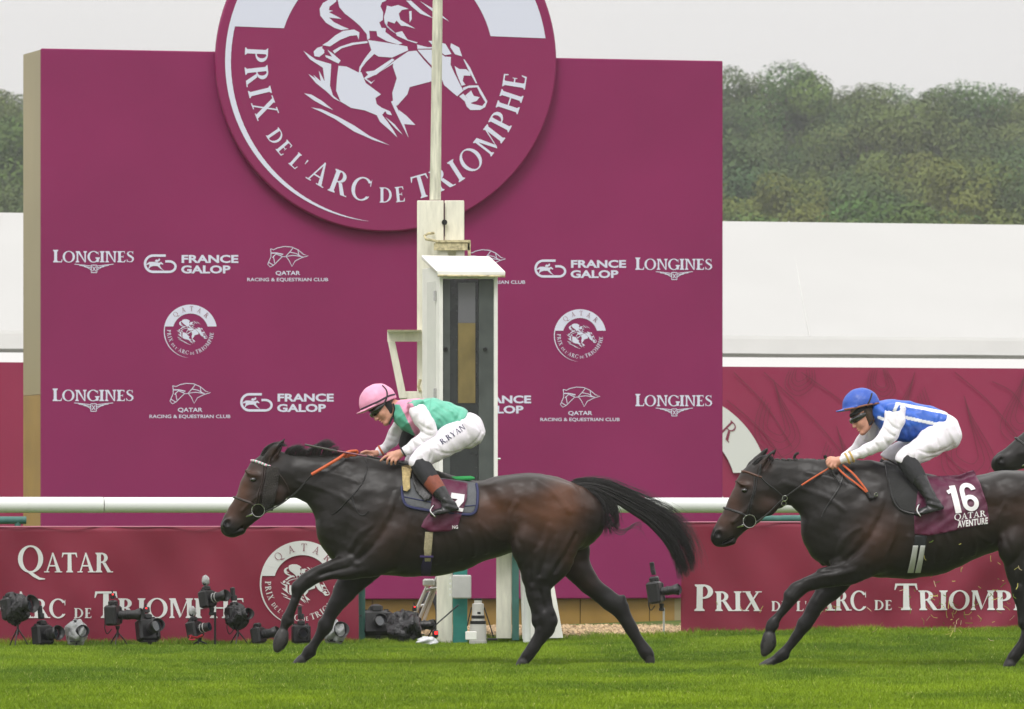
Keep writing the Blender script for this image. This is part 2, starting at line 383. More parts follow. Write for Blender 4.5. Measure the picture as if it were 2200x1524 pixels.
JOCKEY = [
 [(375,0),(400,-70),(520,-115),(700,-110),(800,-60),(880,8),(835,30),(820,70),(850,130),(850,210),(815,235),(840,290),(885,292),(880,330),(960,385),(1060,440),(1020,455),(900,425),(800,375),(790,325),(715,325),(725,400),(700,420),(690,360),(620,280),(540,215),(460,160),(400,95)],
 [(370,0),(300,15),(230,60),(200,120),(210,190),(270,260),(360,310),(430,328),(510,315),(440,290),(350,250),(300,205),(430,215),(380,190),(295,150),(340,135),(295,130),(300,95),(365,40)],
 [(240,490),(300,450),(370,385),(450,335),(560,318),(615,345),(612,420),(590,375),(520,385),(420,430),(320,500)],
 [(245,500),(190,520),(155,560),(165,605),(215,612),(265,570),(262,540),(240,520)],
 [(295,535),(350,570),(435,640),(415,672),(340,640),(280,610),(275,590),(345,605)],
 [(350,545),(420,500),(540,455),(700,430),(705,450),(560,475),(440,515),(370,570)],
 [(705,420),(760,425),(900,440),(1010,455),(1110,470),(1120,510),(960,590),(820,585),(775,560),(700,640),(650,710),(640,750),(625,755),(630,700),(680,610),(745,520)],
 [(1122,520),(1205,510),(1280,595),(1395,710),(1395,810),(1150,885),(1130,960),(1035,1075),(1020,1080),(1100,1240),(1160,1405),(1090,1280),(1010,1130),(965,1040),(985,1030),(975,950),(1015,800),(970,680),(975,650),(835,745),(1000,610)],
 [(1215,500),(1400,490),(1500,560),(1560,560),(1560,640),(1600,720),(1660,830),(1700,900),(1640,960),(1600,930),(1500,850),(1480,800),(1400,690),(1290,580)],
 [(1210,447),(1320,470),(1385,465),(1325,405),(1400,400),(1500,430),(1565,530),(1500,545),(1400,480),(1215,490)],
 [(1555,420),(1640,460),(1675,550),(1600,530),(1550,460)],
 [(1700,580),(1760,660),(1840,820),(1825,820),(1740,680),(1688,580)],
 [(1600,650),(1650,680),(1720,680),(1760,710),(1770,745),(1700,745),(1690,800),(1720,840),(1680,850),(1630,740)],
 [(1695,870),(1760,845),(1850,840),(1890,900),(1950,1000),(1930,1060),(1880,1090),(1780,1095),(1740,1060),(1720,1010),(1660,960),(1700,930),(1720,950),(1790,1030),(1900,1050),(1930,1010),(1870,920),(1840,860),(1750,870),(1700,900)],
 [(1780,895),(1810,950),(1870,960),(1840,1000),(1780,1022),(1722,948)],
 [(415,695),(500,700),(620,755),(650,750),(700,860),(860,970),(805,1010),(820,1070),(870,1105),(960,1140),(980,1180),(930,1170),(910,1140),(880,1180),(940,1250),(1000,1330),(1045,1405),(960,1330),(860,1250),(825,1185),(700,1140),(560,1120),(450,1060),(400,950),(405,800)],
 [(50,555),(180,640),(340,680),(335,900),(370,1000),(455,1065),(380,1030),(300,960),(190,880),(110,790),(180,830),(210,870),(160,795),(240,860),(215,750),(280,860),(255,720),(120,640)],
 [(915,1200),(1010,1270),(1100,1375),(1030,1320),(960,1250)],
 [(1045,1120),(1130,1180),(1225,1270),(1110,1265),(1060,1180)],
 [(75,990),(150,1000),(260,1060),(380,1150),(280,1110),(180,1060)],
 [(150,1130),(260,1145),(420,1210),(600,1300),(760,1400),(970,1487),(800,1440),(600,1360),(400,1240),(250,1170)],
 [(885,60),(930,70),(1000,50),(1110,85),(1040,100),(1010,140),(1030,200),(1185,285),(1090,262),(1040,262),(990,210),(970,240),(900,220),(895,280),(1000,350),(930,310),(870,240),(860,180),(880,100)],
 [(985,335),(1050,315),(1110,400),(1215,425),(1200,435),(1110,410),(1000,365)],
 [(1080,0),(1130,0),(1250,100),(1365,172),(1230,130),(1140,60)],
 [(1220,0),(1400,95),(1530,200),(1380,120)],
 [(1115,110),(1140,105),(1145,190),(1125,225)],
 [(695,745),(780,730),(960,600),(985,612),(800,775),(790,775),(705,818),(760,850),(795,822),(755,868),(680,812),(720,775)],
]
def emblem_art():
    """unit emblem (radius 1, y up): white pieces and dark pieces"""
    W = []
    for p in JOCKEY: W.append([(((640+x/4.762)-829)/366, -((y/4.762)-132)/366) for x, y in p])
    h = .17
    n = 40; a_in0 = math.asin(h/.63); a_o0 = math.asin(h/.945)
    for i in range(n):
        t0, t1 = i/n, (i+1)/n
        f = lambda a0, t: a0+(math.pi-2*a0)*t
        W.append([(.63*math.cos(f(a_in0, t0)), .63*math.sin(f(a_in0, t0))), (.945*math.cos(f(a_o0, t0)), .945*math.sin(f(a_o0, t0))),
                  (.945*math.cos(f(a_o0, t1)), .945*math.sin(f(a_o0, t1))), (.63*math.cos(f(a_in0, t1)), .63*math.sin(f(a_in0, t1)))])
    for i in range(36):
        a0, a1 = R(168+i*2.72), R(168+(i+1)*2.72); w0, w1 = .034*(1-(i/36)**2.2), .034*(1-((i+1)/36)**2.2)
        W.append([(.945*math.cos(a0), .945*math.sin(a0)), (.945*math.cos(a1), .945*math.sin(a1)), ((.945-w1-.001)*math.cos(a1), (.945-w1-.001)*math.sin(a1)), ((.945-w0)*math.cos(a0), (.945-w0)*math.sin(a0))])
    seq = []
    for t, s_ in (("PRIX", 1), (" ", 1), ("DE", .66), (" ", .5), ("L'", .66), (" ", .35), ("ARC", 1), (" ", .5), ("DE", .66), (" ", .6), ("TRIOMPHE", 1)):
        for ch in t:
            g, ad = glyph(ch, S=.16, T=.06); seq.append((g, ad, s_))
    W += arc_text(seq, 0, 0, .83, 176, 358, .135, False)
    D = arc_text([(*glyph(c, S=.09, T=.05), 1) for c in 'QATAR'], 0, 0, .72, 142, 33, .165, True)
    return W, D
EMB_W, EMB_D = emblem_art()
def place_emblem(cx, cy, r, rot=0):
    c, s = math.cos(R(rot)), math.sin(R(rot))
    f = lambda Pz: [[(cx+(x*c+y*s)*r, cy-(y*c-x*s)*r) for x, y in p] for p in Pz]
    return f(EMB_W), f(EMB_D)
def art_obj(name, polys, m, parent, d0, lift=.004, mapf=None):
    """pixel-space artwork laid on a K plane, 4 mm proud and a hair apart so pieces never share a plane"""
    V = []; Q = []
    for i, p in enumerate(polys):
        b = len(V); e = lift+(i % 9)*.00015
        if mapf: V += [mapf(x, y, e) for x, y in p]
        else: V += [PK(x, y, d0)+NRM*e for x, y in p]
        ar = sum(p[j][0]*p[(j+1) % len(p)][1]-p[(j+1) % len(p)][0]*p[j][1] for j in range(len(p)))
        idx = list(range(b, b+len(p)))
        if ar > 0: idx.reverse()
        Q.append(tuple(idx))
    return mesh_np(name, V, Q, m, parent, smooth=False)
def longines(x0, x1, yb, cap):
    g, wd = serif_line([('L', 1.12), ('ONGINES', 1)], gap=.0, S=.17, T=.075, st=.075, s=.09)
    A = fit(g, wd, x0, yb, x1, cap)
    cx = (x0+x1)/2+1; u = (x1-x0)/176
    y = yb+4
    for sgn in (-1, 1):
        for k, (a, b) in enumerate(((6, 42), (6, 32), (6, 22))):
            A += stroke([(cx+sgn*a*u, y+4.2*u*k+4*u), (cx+sgn*(a+b)*.55*u, y+2.6*u*k+1.5*u), (cx+sgn*b*u, y+2.6*u*k)], 1.5*u)
    for (a, b, c_, d_) in ((-6, 2, 6, 2), (-6, 18, 6, 18), (-6, 2, -6, 18), (6, 2, 6, 18), (-3.5, 5, 3.5, 15), (3.5, 5, -3.5, 15)):
        A += stroke([(cx+a*u, y+b*u), (cx+c_*u, y+d_*u)], 1.6*u)
    return A
FR, GA = font_polys('FRANCE', .035), font_polys('GALOP', .035)
RACE, QAT = font_polys('RACING & EQUESTRIAN CLUB', .015), font_polys('QATAR', .02)
def fitu(ps, x0, y0, x1, h): return [[(x0+a*(x1-x0), y0-b*h) for a, b in p] for p in ps]
def francegalop(x0, yt, u):
    """x0 left, yt top of the rounded mark, u scale (1 = left group)"""
    A = []
    def c(a, b): return (x0+a*u, yt+b*u)
    arcL = [c(20+17.5*math.cos(R(t)), 20-17.5*math.sin(R(t))) for t in range(90, 271, 12)]
    A += stroke([c(47, 2.5)]+[c(20, 2.5)]+arcL[1:-1]+[c(20, 37.5), c(52, 37.5)], 5.2*u)
    arcR = [c(54+14*math.cos(R(t)), 26.2-11.3*math.sin(R(t))) for t in range(90, -91, -12)]
    A += stroke([c(46, 15)]+arcR+[c(50, 37.5)], 5.0*u)
    hs = [(6,20),(12,16),(20,16),(27,17),(33,18),(37,16),(42,21),(40,22),(36,20),(34,24),(38,30),(44,35),(36,31),(29,25),(20,25),(14,27),(8,34),(11,26),(12,21),(4,23)]
    A.append([c(a, b) for a, b in hs]); A.append([c(a, b) for a, b in ((23,15),(26,11),(32,12),(35,14),(31,15),(29,17))])
    A += ring(*c(33, 11), 2*u, 2*u, 2*u, 2*u, 0, 360, 8)
    A += fitu(FR, x0+81*u, yt+17.5*u, x0+203*u, 16.5*u); A += fitu(GA, x0+80*u, yt+40*u, x0+186*u, 16.5*u)
    return A
def racingclub(cx, yt, u):
    A = []
    def c(a, b): return (cx+a*u, yt+b*u)
    S_ = lambda pts, w_=1.5: stroke([c(*p) for p in pts], w_*u)
    A += S_([(-37, 5), (-30, 7), (-22, 3), (-8, 0), (8, 1), (22, 7), (34, 17), (44, 20), (30, 24), (16, 31), (9, 43), (3, 30), (-3, 22), (-12, 22), (-20, 30), (-30, 40), (-38, 44), (-43, 38), (-36, 22), (-36, 12), (-37, 5)])
    A += S_([(-36, 14), (-24, 14), (-10, 17)], 2.4); A += S_([(-33, 24), (-25, 16), (-12, 21)], 1.8); A += S_([(-41, 34), (-31, 40)]); A += S_([(-31, 20), (-28, 36)])
    A += S_([(-4, 21), (6, 10), (12, 2)]); A += S_([(-2, 21), (12, 19), (32, 22)]); A += S_([(22, 7), (24, 20)]); A += S_([(4, 12), (18, 15), (30, 22)])
    A += fitu(QAT, cx-26*u, yt+61*u, cx+27*u, 8.6*u); A += fitu(RACE, cx-87*u, yt+74.5*u, cx+87*u, 7.2*u)
    return A

# ------------------------------------------------------------------ ground
def gz(x, y):
    t = min(1, max(0, (y-41)/6)); t = t*t*(3-2*t); s = min(1, max(0, (x+.5)/3.5)); s = s*s*(3-2*s)
    return .075*t*s
gv = []; gf = []
xs = [-1500, -300, -60, -20, -12]+[i*.75-9 for i in range(25)]+[12, 20, 60, 300, 1500]
ys = [-60, 0, 15, 25]+[28+i*.5 for i in range(44)]+[52, 60, 100, 250, 600, 1500, 3000]
for y in ys:
    for x in xs: gv.append((x, y, gz(x, y)))
nx = len(xs)
for j in range(len(ys)-1):
    for i in range(nx-1): gf.append((j*nx+i, j*nx+i+1, (j+1)*nx+i+1, (j+1)*nx+i))
tag(mesh_np('ground', gv, gf, M_SOIL), kind='structure', label='green racecourse turf under the horses')
# blades
def vnoise(x, y, seed=0):
    r = np.random.default_rng(seed).random((64, 64)).astype(np.float32)
    xi = np.floor(x).astype(int); yi = np.floor(y).astype(int); fx = x-xi; fy = y-yi
    fx = fx*fx*(3-2*fx); fy = fy*fy*(3-2*fy)
    g = lambda a, b: r[a % 64, b % 64]
    return (g(xi, yi)*(1-fx)+g(xi+1, yi)*fx)*(1-fy)+(g(xi, yi+1)*(1-fx)+g(xi+1, yi+1)*fx)*fy
def grass(nb):
    y = 29.5+RNG.random(nb)**.9*19.2; x = (RNG.random(nb)*2-1)*(.1*y+1.6)
    lim = 47.45+K*x                                   # turf ends at the banners
    k = y < lim+.12*(vnoise(x*3, y*0+1.5, 5)-.3); x, y = x[k], y[k]; n = len(x)
    edge = np.clip(1-(lim[k]-y)/.7, 0, 1)
    big = vnoise(x*.9, y*.55, 1)*.6+vnoise(x*3.1, y*1.6, 2)*.4; fine = vnoise(x*11, y*5, 3)
    hgt = (.013+.015*fine+.012*RNG.random(n)+.010*big)*(1+edge*(.7+1.5*vnoise(x*4, y*2, 8)))
    a = RNG.random(n)*2*math.pi; lean = hgt*(.2+.6*RNG.random(n)); wd = .0014+.0015*RNG.random(n)
    b2 = RNG.random(n)*2*math.pi
    dx, dy = np.cos(a)*lean, np.sin(a)*lean; sx, sy = np.cos(b2)*wd, np.sin(b2)*wd*.6
    t = np.clip((x+.5)/3.5, 0, 1); t = t*t*(3-2*t); u = np.clip((y-41)/6, 0, 1); u = u*u*(3-2*u); z = .075*t*u-.004
    V = np.empty((n, 5, 3), np.float32)
    V[:, 0] = np.stack([x-sx, y-sy, z], 1); V[:, 1] = np.stack([x+sx, y+sy, z], 1)
    V[:, 2] = np.stack([x+sx*.8+dx*.4, y+sy*.8+dy*.4, z+hgt*.6], 1); V[:, 3] = np.stack([x-sx*.8+dx*.4, y-sy*.8+dy*.4, z+hgt*.6], 1)
    V[:, 4] = np.stack([x+dx, y+dy, z+hgt], 1)
    base = (np.arange(n)*5)[:, None]
    tri = np.concatenate([base+np.array([[0, 1, 2]]), base+np.array([[0, 2, 3]]), base+np.array([[3, 2, 4]])], 0)
    c1 = np.array(srgb(120, 146, 30)); c2 = np.array(srgb(154, 176, 58)); c3 = np.array(srgb(76, 106, 26)); c4 = np.array(srgb(196, 196, 120))
    r1 = RNG.random(n)[:, None]; b = np.clip(big*1.7-.35+.5*(vnoise(x*2.2+9, y*1.1, 12)-.5), 0, 1)[:, None]
    c = (c3*(1-b)+c1*b)*(1-.22*r1)+c2*.22*r1
    yy = np.clip((38.5-y)/6, 0, 1)[:, None]; c = c*(1-.0*yy)+np.array([.025, .028, -.004])*yy
    dry = (RNG.random(n) < .010)[:, None]; c = np.where(dry, c4, c)
    cols = np.repeat(c, 5, 0)
    return mesh_np('grass', V.reshape(-1, 3), tri, M_GRASS, cols=cols, smooth=False)
tag(grass(950000), kind='stuff', cat='grass', label='bright green mown turf of the racecourse')

# wood chip strip and kerb behind the banners
mb = MB(); a = 48.0
mb.hexa([PK(740, 0, a).xy.to_3d()+Vector((0, 0, -.05)), PK(1500, 0, a).xy.to_3d()+Vector((0, 0, -.05)), PK(1500, 0, 53.4).xy.to_3d()+Vector((0, 0, -.05)), PK(740, 0, 53.4).xy.to_3d()+Vector((0, 0, -.05)),
         PK(740, 0, a).xy.to_3d()+Vector((0, 0, .06)), PK(1500, 0, a).xy.to_3d()+Vector((0, 0, .06)), PK(1500, 0, 53.4).xy.to_3d()+Vector((0, 0, .012)), PK(740, 0, 53.4).xy.to_3d()+Vector((0, 0, .012))])
tag(mb.build('path', M_STRAWB), kind='structure', label='strip of pale wood chips before the big board')
n = 26000; px_ = RNG.random(n)*760+740; d_ = 48.0+RNG.random(n)*5.2
V = []; 
X = (px_-1100)/F*dk(px_, d_); Y = d_+K*X; Z = .06-.048*(d_-48)/5.4+.002
an = RNG.random(n)*math.pi; ln = .012+.02*RNG.random(n); el = RNG.random(n)*.8
A = np.stack([np.cos(an)*ln, np.sin(an)*ln, el*ln], 1); B = np.stack([-np.sin(an)*ln*.4, np.cos(an)*ln*.4, np.full(n, .004)], 1)
C0 = np.stack([X, Y, Z+el*ln*.6], 1)
V = np.stack([C0-A-B, C0+A-B, C0+A+B, C0-A+B], 1).reshape(-1, 3); Q = np.arange(4*n).reshape(-1, 4)
cc = np.array(srgb(190, 164, 128))*(.45+.8*RNG.random(n))[:, None]
tag(mesh_np('wood_chips', V, Q, mat('chip', attr=True, rough=.9), cols=np.repeat(cc, 4, 0), smooth=False), kind='stuff', cat='wood chips', label='loose pale wood chips on the ground before the big board')
mb = MB(); quadK(mb, 700, 1345, 1560, 1372, 53.6, .3); mb.v = [(v[0], v[1], max(v[2], -.1)) for v in mb.v]
tag(mb.build('kerb', M_CONC), kind='structure', label='weathered concrete kerb below the ochre plinth')

# ------------------------------------------------------------------ big board with emblem disc
BD = 54.6
bo = empty('display_board', PK(820, 1340, BD).xy.to_3d()); tag(bo, 'huge magenta sponsor board with rows of white logos and a round emblem on top', 'display board')
zt = PK(88, 104, BD).z; zb = .287; gb = PK(88, 1340, BD)
def BP(px, z, off=0):
    d = dk(px, BD); return Vector(((px-1100)/F*d, d, z))+NRM*off
L0, L1 = BP(88, 0), BP(1553, 0); back = -NRM*1.6
LW = Vector(((50-1100)/F*54.2, 54.2, 0))
mb = MB(); q = -NRM*.06
mb.hexa([L0+Vector((0, 0, zb)), L1+Vector((0, 0, zb)), L1+q+Vector((0, 0, zb)), L0+q+Vector((0, 0, zb)), L0+Vector((0, 0, zt)), L1+Vector((0, 0, zt)), L1+q+Vector((0, 0, zt)), L0+q+Vector((0, 0, zt))])
mb.build('front_panel', M_BOARD, bo, bevel=.012)
mb = MB(); a0 = L0+q*1.02; e = LW-a0; e.z = 0
zs = (1.95+.0)
for z0, z1, mm in ((.04, PK(60, 845, 54).z, M_GOLD), (PK(60, 845, 54).z+.004, zt-.01, M_SIDE)):
    m2 = MB(); w_ = TAN*.08
    m2.hexa([LW+Vector((0, 0, z0)), a0+Vector((0, 0, z0)), a0+w_+Vector((0, 0, z0)), LW+w_+Vector((0, 0, z0)), LW+Vector((0, 0, z1)), a0+Vector((0, 0, z1)), a0+w_+Vector((0, 0, z1)), LW+w_+Vector((0, 0, z1))])
    m2.build('side_panel', mm, bo)
m2 = MB(); b1 = LW*(1+1.5/54.2)+Vector((.12, 0, 0)); b2 = L1+back; o1 = L1+q*1.05
m2.hexa([LW+TAN*.09+Vector((0, 0, .03)), o1-TAN*.05+Vector((0, 0, .03)), b2-TAN*.05+Vector((0, 0, .03)), b1+TAN*.09+Vector((0, 0, .03)), LW+TAN*.09+Vector((0, 0, zt-.03)), o1-TAN*.05+Vector((0, 0, zt-.03)), b2-TAN*.05+Vector((0, 0, zt-.03)), b1+TAN*.09+Vector((0, 0, zt-.03))])
m2.build('rear_box', M_SIDE, bo)
m2 = MB(); 
for i in range(10):
    x0 = 60+i*149; x1 = x0+147
    A_, B_ = BP(x0, 0, -.10), BP(min(x1, 1549), 0, -.10)
    m2.hexa([A_+Vector((0, 0, -.02)), B_+Vector((0, 0, -.02)), B_-NRM*.05+Vector((0, 0, -.02)), A_-NRM*.05+Vector((0, 0, -.02)), A_+Vector((0, 0, zb-.003)), B_+Vector((0, 0, zb-.003)), B_-NRM*.05+Vector((0, 0, zb-.003)), A_-NRM*.05+Vector((0, 0, zb-.003))])
m2.build('plinth', M_GOLD, bo)
def logo(polys, lab): 
    o = art_obj('logo', polys, M_PRINT, bo, BD); return o
logo(longines(113, 289, 564, 24), 0); logo(longines(1364, 1531, 580, 23.5), 0)
logo(longines(112, 288, 862, 24), 0); logo(longines(1364, 1531, 873, 23.5), 0)
logo(francegalop(309, 547, 1.0), 0); logo(francegalop(516, 845, .99), 0); logo(francegalop(1148, 558, .97), 0); logo(francegalop(944, 849, .97), 0)
logo(racingclub(618, 530, 1), 0); logo(racingclub(408, 824, 1), 0); logo(racingclub(1043, 537, .98), 0); logo(racingclub(1246, 832, .98), 0)
for cx, cy, r_ in ((409, 712, 60.5), (1246, 721, 59.5)):
    W_, D_ = place_emblem(cx, cy, r_); o = art_obj('small_emblem', W_, M_PRINT, bo, BD); art_obj('lettering', D_, M_DARKPRINT, o, BD, lift=.009)
# disc
DD = BD-.10; cx, cy, rr = 829, 132, 366
mb = MB(); ring_f = []; n = 120
fr = [PK(cx+rr*math.cos(2*math.pi*i/n), cy+rr*math.sin(2*math.pi*i/n), DD) for i in range(n)]
bk = [p-NRM*.06 for p in fr]; fi = [PK(cx+(rr-3)*math.cos(2*math.pi*i/n), cy+(rr-3)*math.sin(2*math.pi*i/n), DD)+NRM*.012 for i in range(n)]
mb.add(fr+bk+fi, [tuple(range(3*n-1, 2*n-1, -1))]+[tuple(range(n, 2*n))]+[(i, (i+1) % n, n+(i+1) % n, n+i) for i in range(n)]+[(2*n+i, 2*n+(i+1) % n, (i+1) % n, i) for i in range(n)])
dsc = mb.build('emblem_disc', M_DISC, bo)
W_, D_ = place_emblem(cx, cy, rr, 2.2)
art_obj('emblem_print', W_, M_PRINT, dsc, DD, lift=.016); art_obj('lettering', D_, M_DARKPRINT, dsc, DD, lift=.021)
mb = MB()
for x_, y_ in ((700, 200), (950, 200), (829, 420), (620, 300), (1040, 300)): mb.tube([PK(x_, y_, DD)-NRM*.055, PK(x_, y_, BD)+NRM*.0], .03, 8)
mb.build('bracket', M_ALU, dsc)

# ------------------------------------------------------------------ marquee tent and backdrop wall
te = empty('marquee_tent', PK(1100, 1290, 66).xy.to_3d()); tag(te, 'long white marquee tent with sloping roof behind the big board', 'tent')
def tentpt(px, y, d0): return PK(px, y, d0)
def strip(name, rows, m, xs_=(-900, 3100), n=80, sag=0):
    V = []; 
    for (z, d0) in rows:
        for i in range(n+1):
            px = xs_[0]+(xs_[1]-xs_[0])*i/n; d = dk(px, d0)
            zz = z+(sag*math.sin(i*1.3)*.5 if sag else 0)
            V.append((((px-1100)/F*d), d, zz))
    Q = [(r*(n+1)+i, r*(n+1)+i+1, (r+1)*(n+1)+i+1, (r+1)*(n+1)+i) for r in range(len(rows)-1) for i in range(n)]
    return mesh_np(name, V, Q, m, te, smooth=False)
ze, zr = 3.449, 5.206
rf = []
for i in range(9):
    t = i/8; rf.append((ze+(zr-ze)*t-.05*math.sin(math.pi*t), 66+5*t))
o = strip('roof', rf+[(ze, 77)], M_TENT)
zv = PK(0, 753, 66).z; zl = PK(0, 783, 66.2).z
strip('valance', [(zv, 65.9), (zv+.02, 65.88), (ze-.03, 65.97), (ze+.012, 66.0)], M_TENTV, sag=.004)
strip('lower_trim', [(zt2_ := PK(1553, 786, 64.9).z-.03, 65.0), (zv-.040, 65.55), (zv-.038, 65.9)], mat('trim_white', (.50, .50, .49), .6))
strip('shadow_strip', [(zv-.035, 65.86), (zv-.005, 65.83), (zv-.003, 65.9)], mat('valance_shadow_grey', (.30, .30, .27), .6))  # grey strip coloured as the shadow line in the gap below the valance
strip('wall', [(0, 66.25), (zv-.03, 66.2)], M_TENT)
for px in range(-700, 3000, 610):
    mb = MB(); A_ = []
    for z, d0 in rf:
        d = dk(px, d0); A_.append(Vector(((px-1100)/F*dk(px, 66), d, z+.004)))
    mb.tube(A_, .012, 6); mb.build('roof_seam', M_TENTV, te)
# backdrop panels
ba = empty('backdrop_banner', PK(1800, 1290, 64.5).xy.to_3d()); tag(ba, 'tall crimson fabric backdrop with faint arabesque lines in front of the tent', 'banner')
zt2 = PK(1553, 788, 64.5).z
V = []; nx_ = 160; ny_ = 12
for j in range(ny_+1):
    for i in range(nx_+1):
        px = -700+i*3800/nx_; d = dk(px, 64.5); t = j/ny_
        off = .006*math.sin(i*.9+j*.7)+.006*math.sin(i*.37-j*1.1)
        V.append(Vector(((px-1100)/F*d, d, zt2*t))+NRM*off*(1-.8*t))
Q = [(j*(nx_+1)+i, j*(nx_+1)+i+1, (j+1)*(nx_+1)+i+1, (j+1)*(nx_+1)+i) for j in range(ny_) for i in range(nx_)]
mesh_np('fabric', V, Q, M_BACKD, ba)
lines = []
def catm(pts, n=8):
    o = []; k = len(pts)
    for i in range(k-1):
        p0 = pts[max(i-1, 0)]; p1 = pts[i]; p2 = pts[i+1]; p3 = pts[min(i+2, k-1)]
        for j in range(n):
            t = j/n
            o.append(tuple(.5*((2*b)+(-a_+c_)*t+(2*a_-5*b+4*c_-d__)*t*t+(-a_+3*b-3*c_+d__)*t**3) for a_, b, c_, d__ in zip(p0, p1, p2, p3)))
    o.append(tuple(pts[-1])); return o
def tear(cx, cy, s_, flip=1):
    o = []
    for k in range(4):
        q = 1-k*.2
        pts = [(-.05*flip, -1.0), (.10*flip, -.35*q-.25), (.5*q*flip, .1*q), (.55*q*flip, .55*q), (.1*flip, .85*q), (-.42*q*flip, .5*q), (-.48*q*flip, .0), (-.3*q*flip, -.4*q-.2)]
        o += [catm([(cx+x*s_, cy+y*s_) for x, y in pts])]
    return o
for c_ in ((1665, 905, 90, 1), (1800, 1000, 85, 1), (1960, 880, 80, -1), (2075, 960, 110, 1), (2200, 880, 90, -1), (1720, 800, 60, -1), (2010, 1090, 70, 1), (1890, 815, 55, 1)):
    for l in tear(*c_): lines += stroke(l, 1.3)
for a_, b_ in (((1575, 800), (1700, 960)), ((1640, 800), (1860, 1040)), ((1720, 800), (1900, 960)), ((2050, 800), (2200, 960)), ((1940, 900), (2120, 1080)), ((1560, 860), (1690, 1000)), ((2130, 820), (2200, 880))):
    m_ = ((a_[0]+b_[0])/2+6, (a_[1]+b_[1])/2-9)
    lines += stroke(catm([a_, m_, b_]), 1.7)
art_obj('arabesque_print', [p for p in lines if all(y_ > 792 and x_ > 1480 for x_, y_ in p)], M_BACKL, ba, 64.5, lift=.034)
W_, D_ = place_emblem(1435, 1055, 228, 0)
W_ = [p for p in W_ if all(x > -200 for x, y in p)]
oo = art_obj('emblem_print', W_, M_PRINTW, ba, 64.5, lift=.045); art_obj('lettering', D_, M_DARKPRINT, oo, 64.5, lift=.052)

# ------------------------------------------------------------------ front banners
def banner(name, label, x0, x1, yt, yb, d0, arts, emb=None):
    e = empty(name, PK((x0+x1)/2, yb, d0).xy.to_3d()); tag(e, label, 'banner', 'crimson banners along the turf')
    def off(x, y): return .012*math.sin(x*.021+y*.013)+.010*math.sin(x*.047-y*.03)+(.022*math.sin((x+y*1.1)*.035)*max(0, min(1, (x-1850)/150)) if x0 > 1000 else 0)
    zt_ = PK(x0, yt, d0).z
    def mf(x, y, l): return PK(x, y, d0)+NRM*(off(x, y)+l)
    nx2, ny2 = 120, 24; V = []
    for j in range(ny2+1):
        for i in range(nx2+1):
            x = x0+(x1-x0)*i/nx2; p = PK(x, yt, d0); z = zt_*(1-j/ny2)+(-.03)*(j/ny2); y = YH+(HC-z)*F/p.y
            V.append(Vector((p.x, p.y, z))+NRM*off(x, y))
    nV = len(V); V += [v-NRM*.008 for v in V]
    Q = []
    for j in range(ny2):
        for i in range(nx2):
            q_ = (j*(nx2+1)+i, (j+1)*(nx2+1)+i, (j+1)*(nx2+1)+i+1, j*(nx2+1)+i+1); Q.append(q_); Q.append(tuple(k+nV for k in reversed(q_)))
    for i in range(nx2): Q.append((i, i+1, i+1+nV, i+nV))
    mesh_np('vinyl_sheet', V, Q, M_BAN, e)
    m3 = MB(); m3.tube([PK(x0, yt, d0)+Vector((0, 0, .004))+NRM*.012, PK(x1, yt, d0)*1+Vector((0, 0, zt_-PK(x1, yt, d0).z+.004))+NRM*.012], .006, 6); m3.build('top_hem', mat('pale_hem', srgb(190, 120, 140), .5), e)
    o_ = art_obj('lettering', arts, M_PRINTW, e, d0, lift=.009, mapf=mf)
    if emb:
        W_, D_ = place_emblem(*emb); o2 = art_obj('emblem_print', W_, M_PRINTW, e, d0, lift=.010, mapf=mf); art_obj('emblem_lettering', D_, M_DARKPRINT, o2, d0, lift=.016, mapf=mf)
    return e
def word(segs, x0, x1, yb, cap, **kw):
    g, wd = serif_line(segs, **kw); return fit(g, wd, x0, yb, x1, cap)
KW = dict(S=.175, T=.07, st=.05)
arts = (word([('Q', 1), ('ATAR', .74)], 38, 240, 1230, 57, gap=.0, **KW)+word([("L'", .42)], -22, 4, 1328, 55, **KW)+word([('A', 1), ('RC', .72)], 20, 141, 1328, 57, gap=.0, **KW)+
        word([('DE', .38)], 158, 198, 1328, 56, **KW)+word([('T', 1), ('RIOMPHE', .74)], 202, 527, 1328, 57, gap=.0, **KW)+word([('PRIX', .74)], -200, -70, 1328, 57, **KW))
banner('banner', 'crimson banner with two lines of white lettering and round emblem, left of finishing post', -260, 770, 1133, 1392, 47.35, arts, (649, 1254, 97))
arts = (word([('P', 1), ('RIX', .74)], 1490, 1635, 1313, 57, gap=.0, **KW)+word([('DE', .38)], 1655, 1694, 1313, 56, **KW)+word([("L'", .38)], 1709, 1735, 1313, 56, **KW)+
        word([('A', 1), ('RC', .74)], 1745, 1862, 1312, 57, gap=.0, **KW)+word([('DE', .38)], 1878, 1917, 1311, 56, **KW)+word([('T', 1), ('RIOMPHE', .74)], 1920, 2255, 1311, 57, gap=.0, **KW)+
        word([('Q', 1), ('ATAR', .74)], 1762, 1962, 1215, 56, gap=.0, **KW))
banner('banner', 'crimson banner with one long line of white lettering behind the second horse', 1464, 2300, 1123, 1365, 47.9, arts)

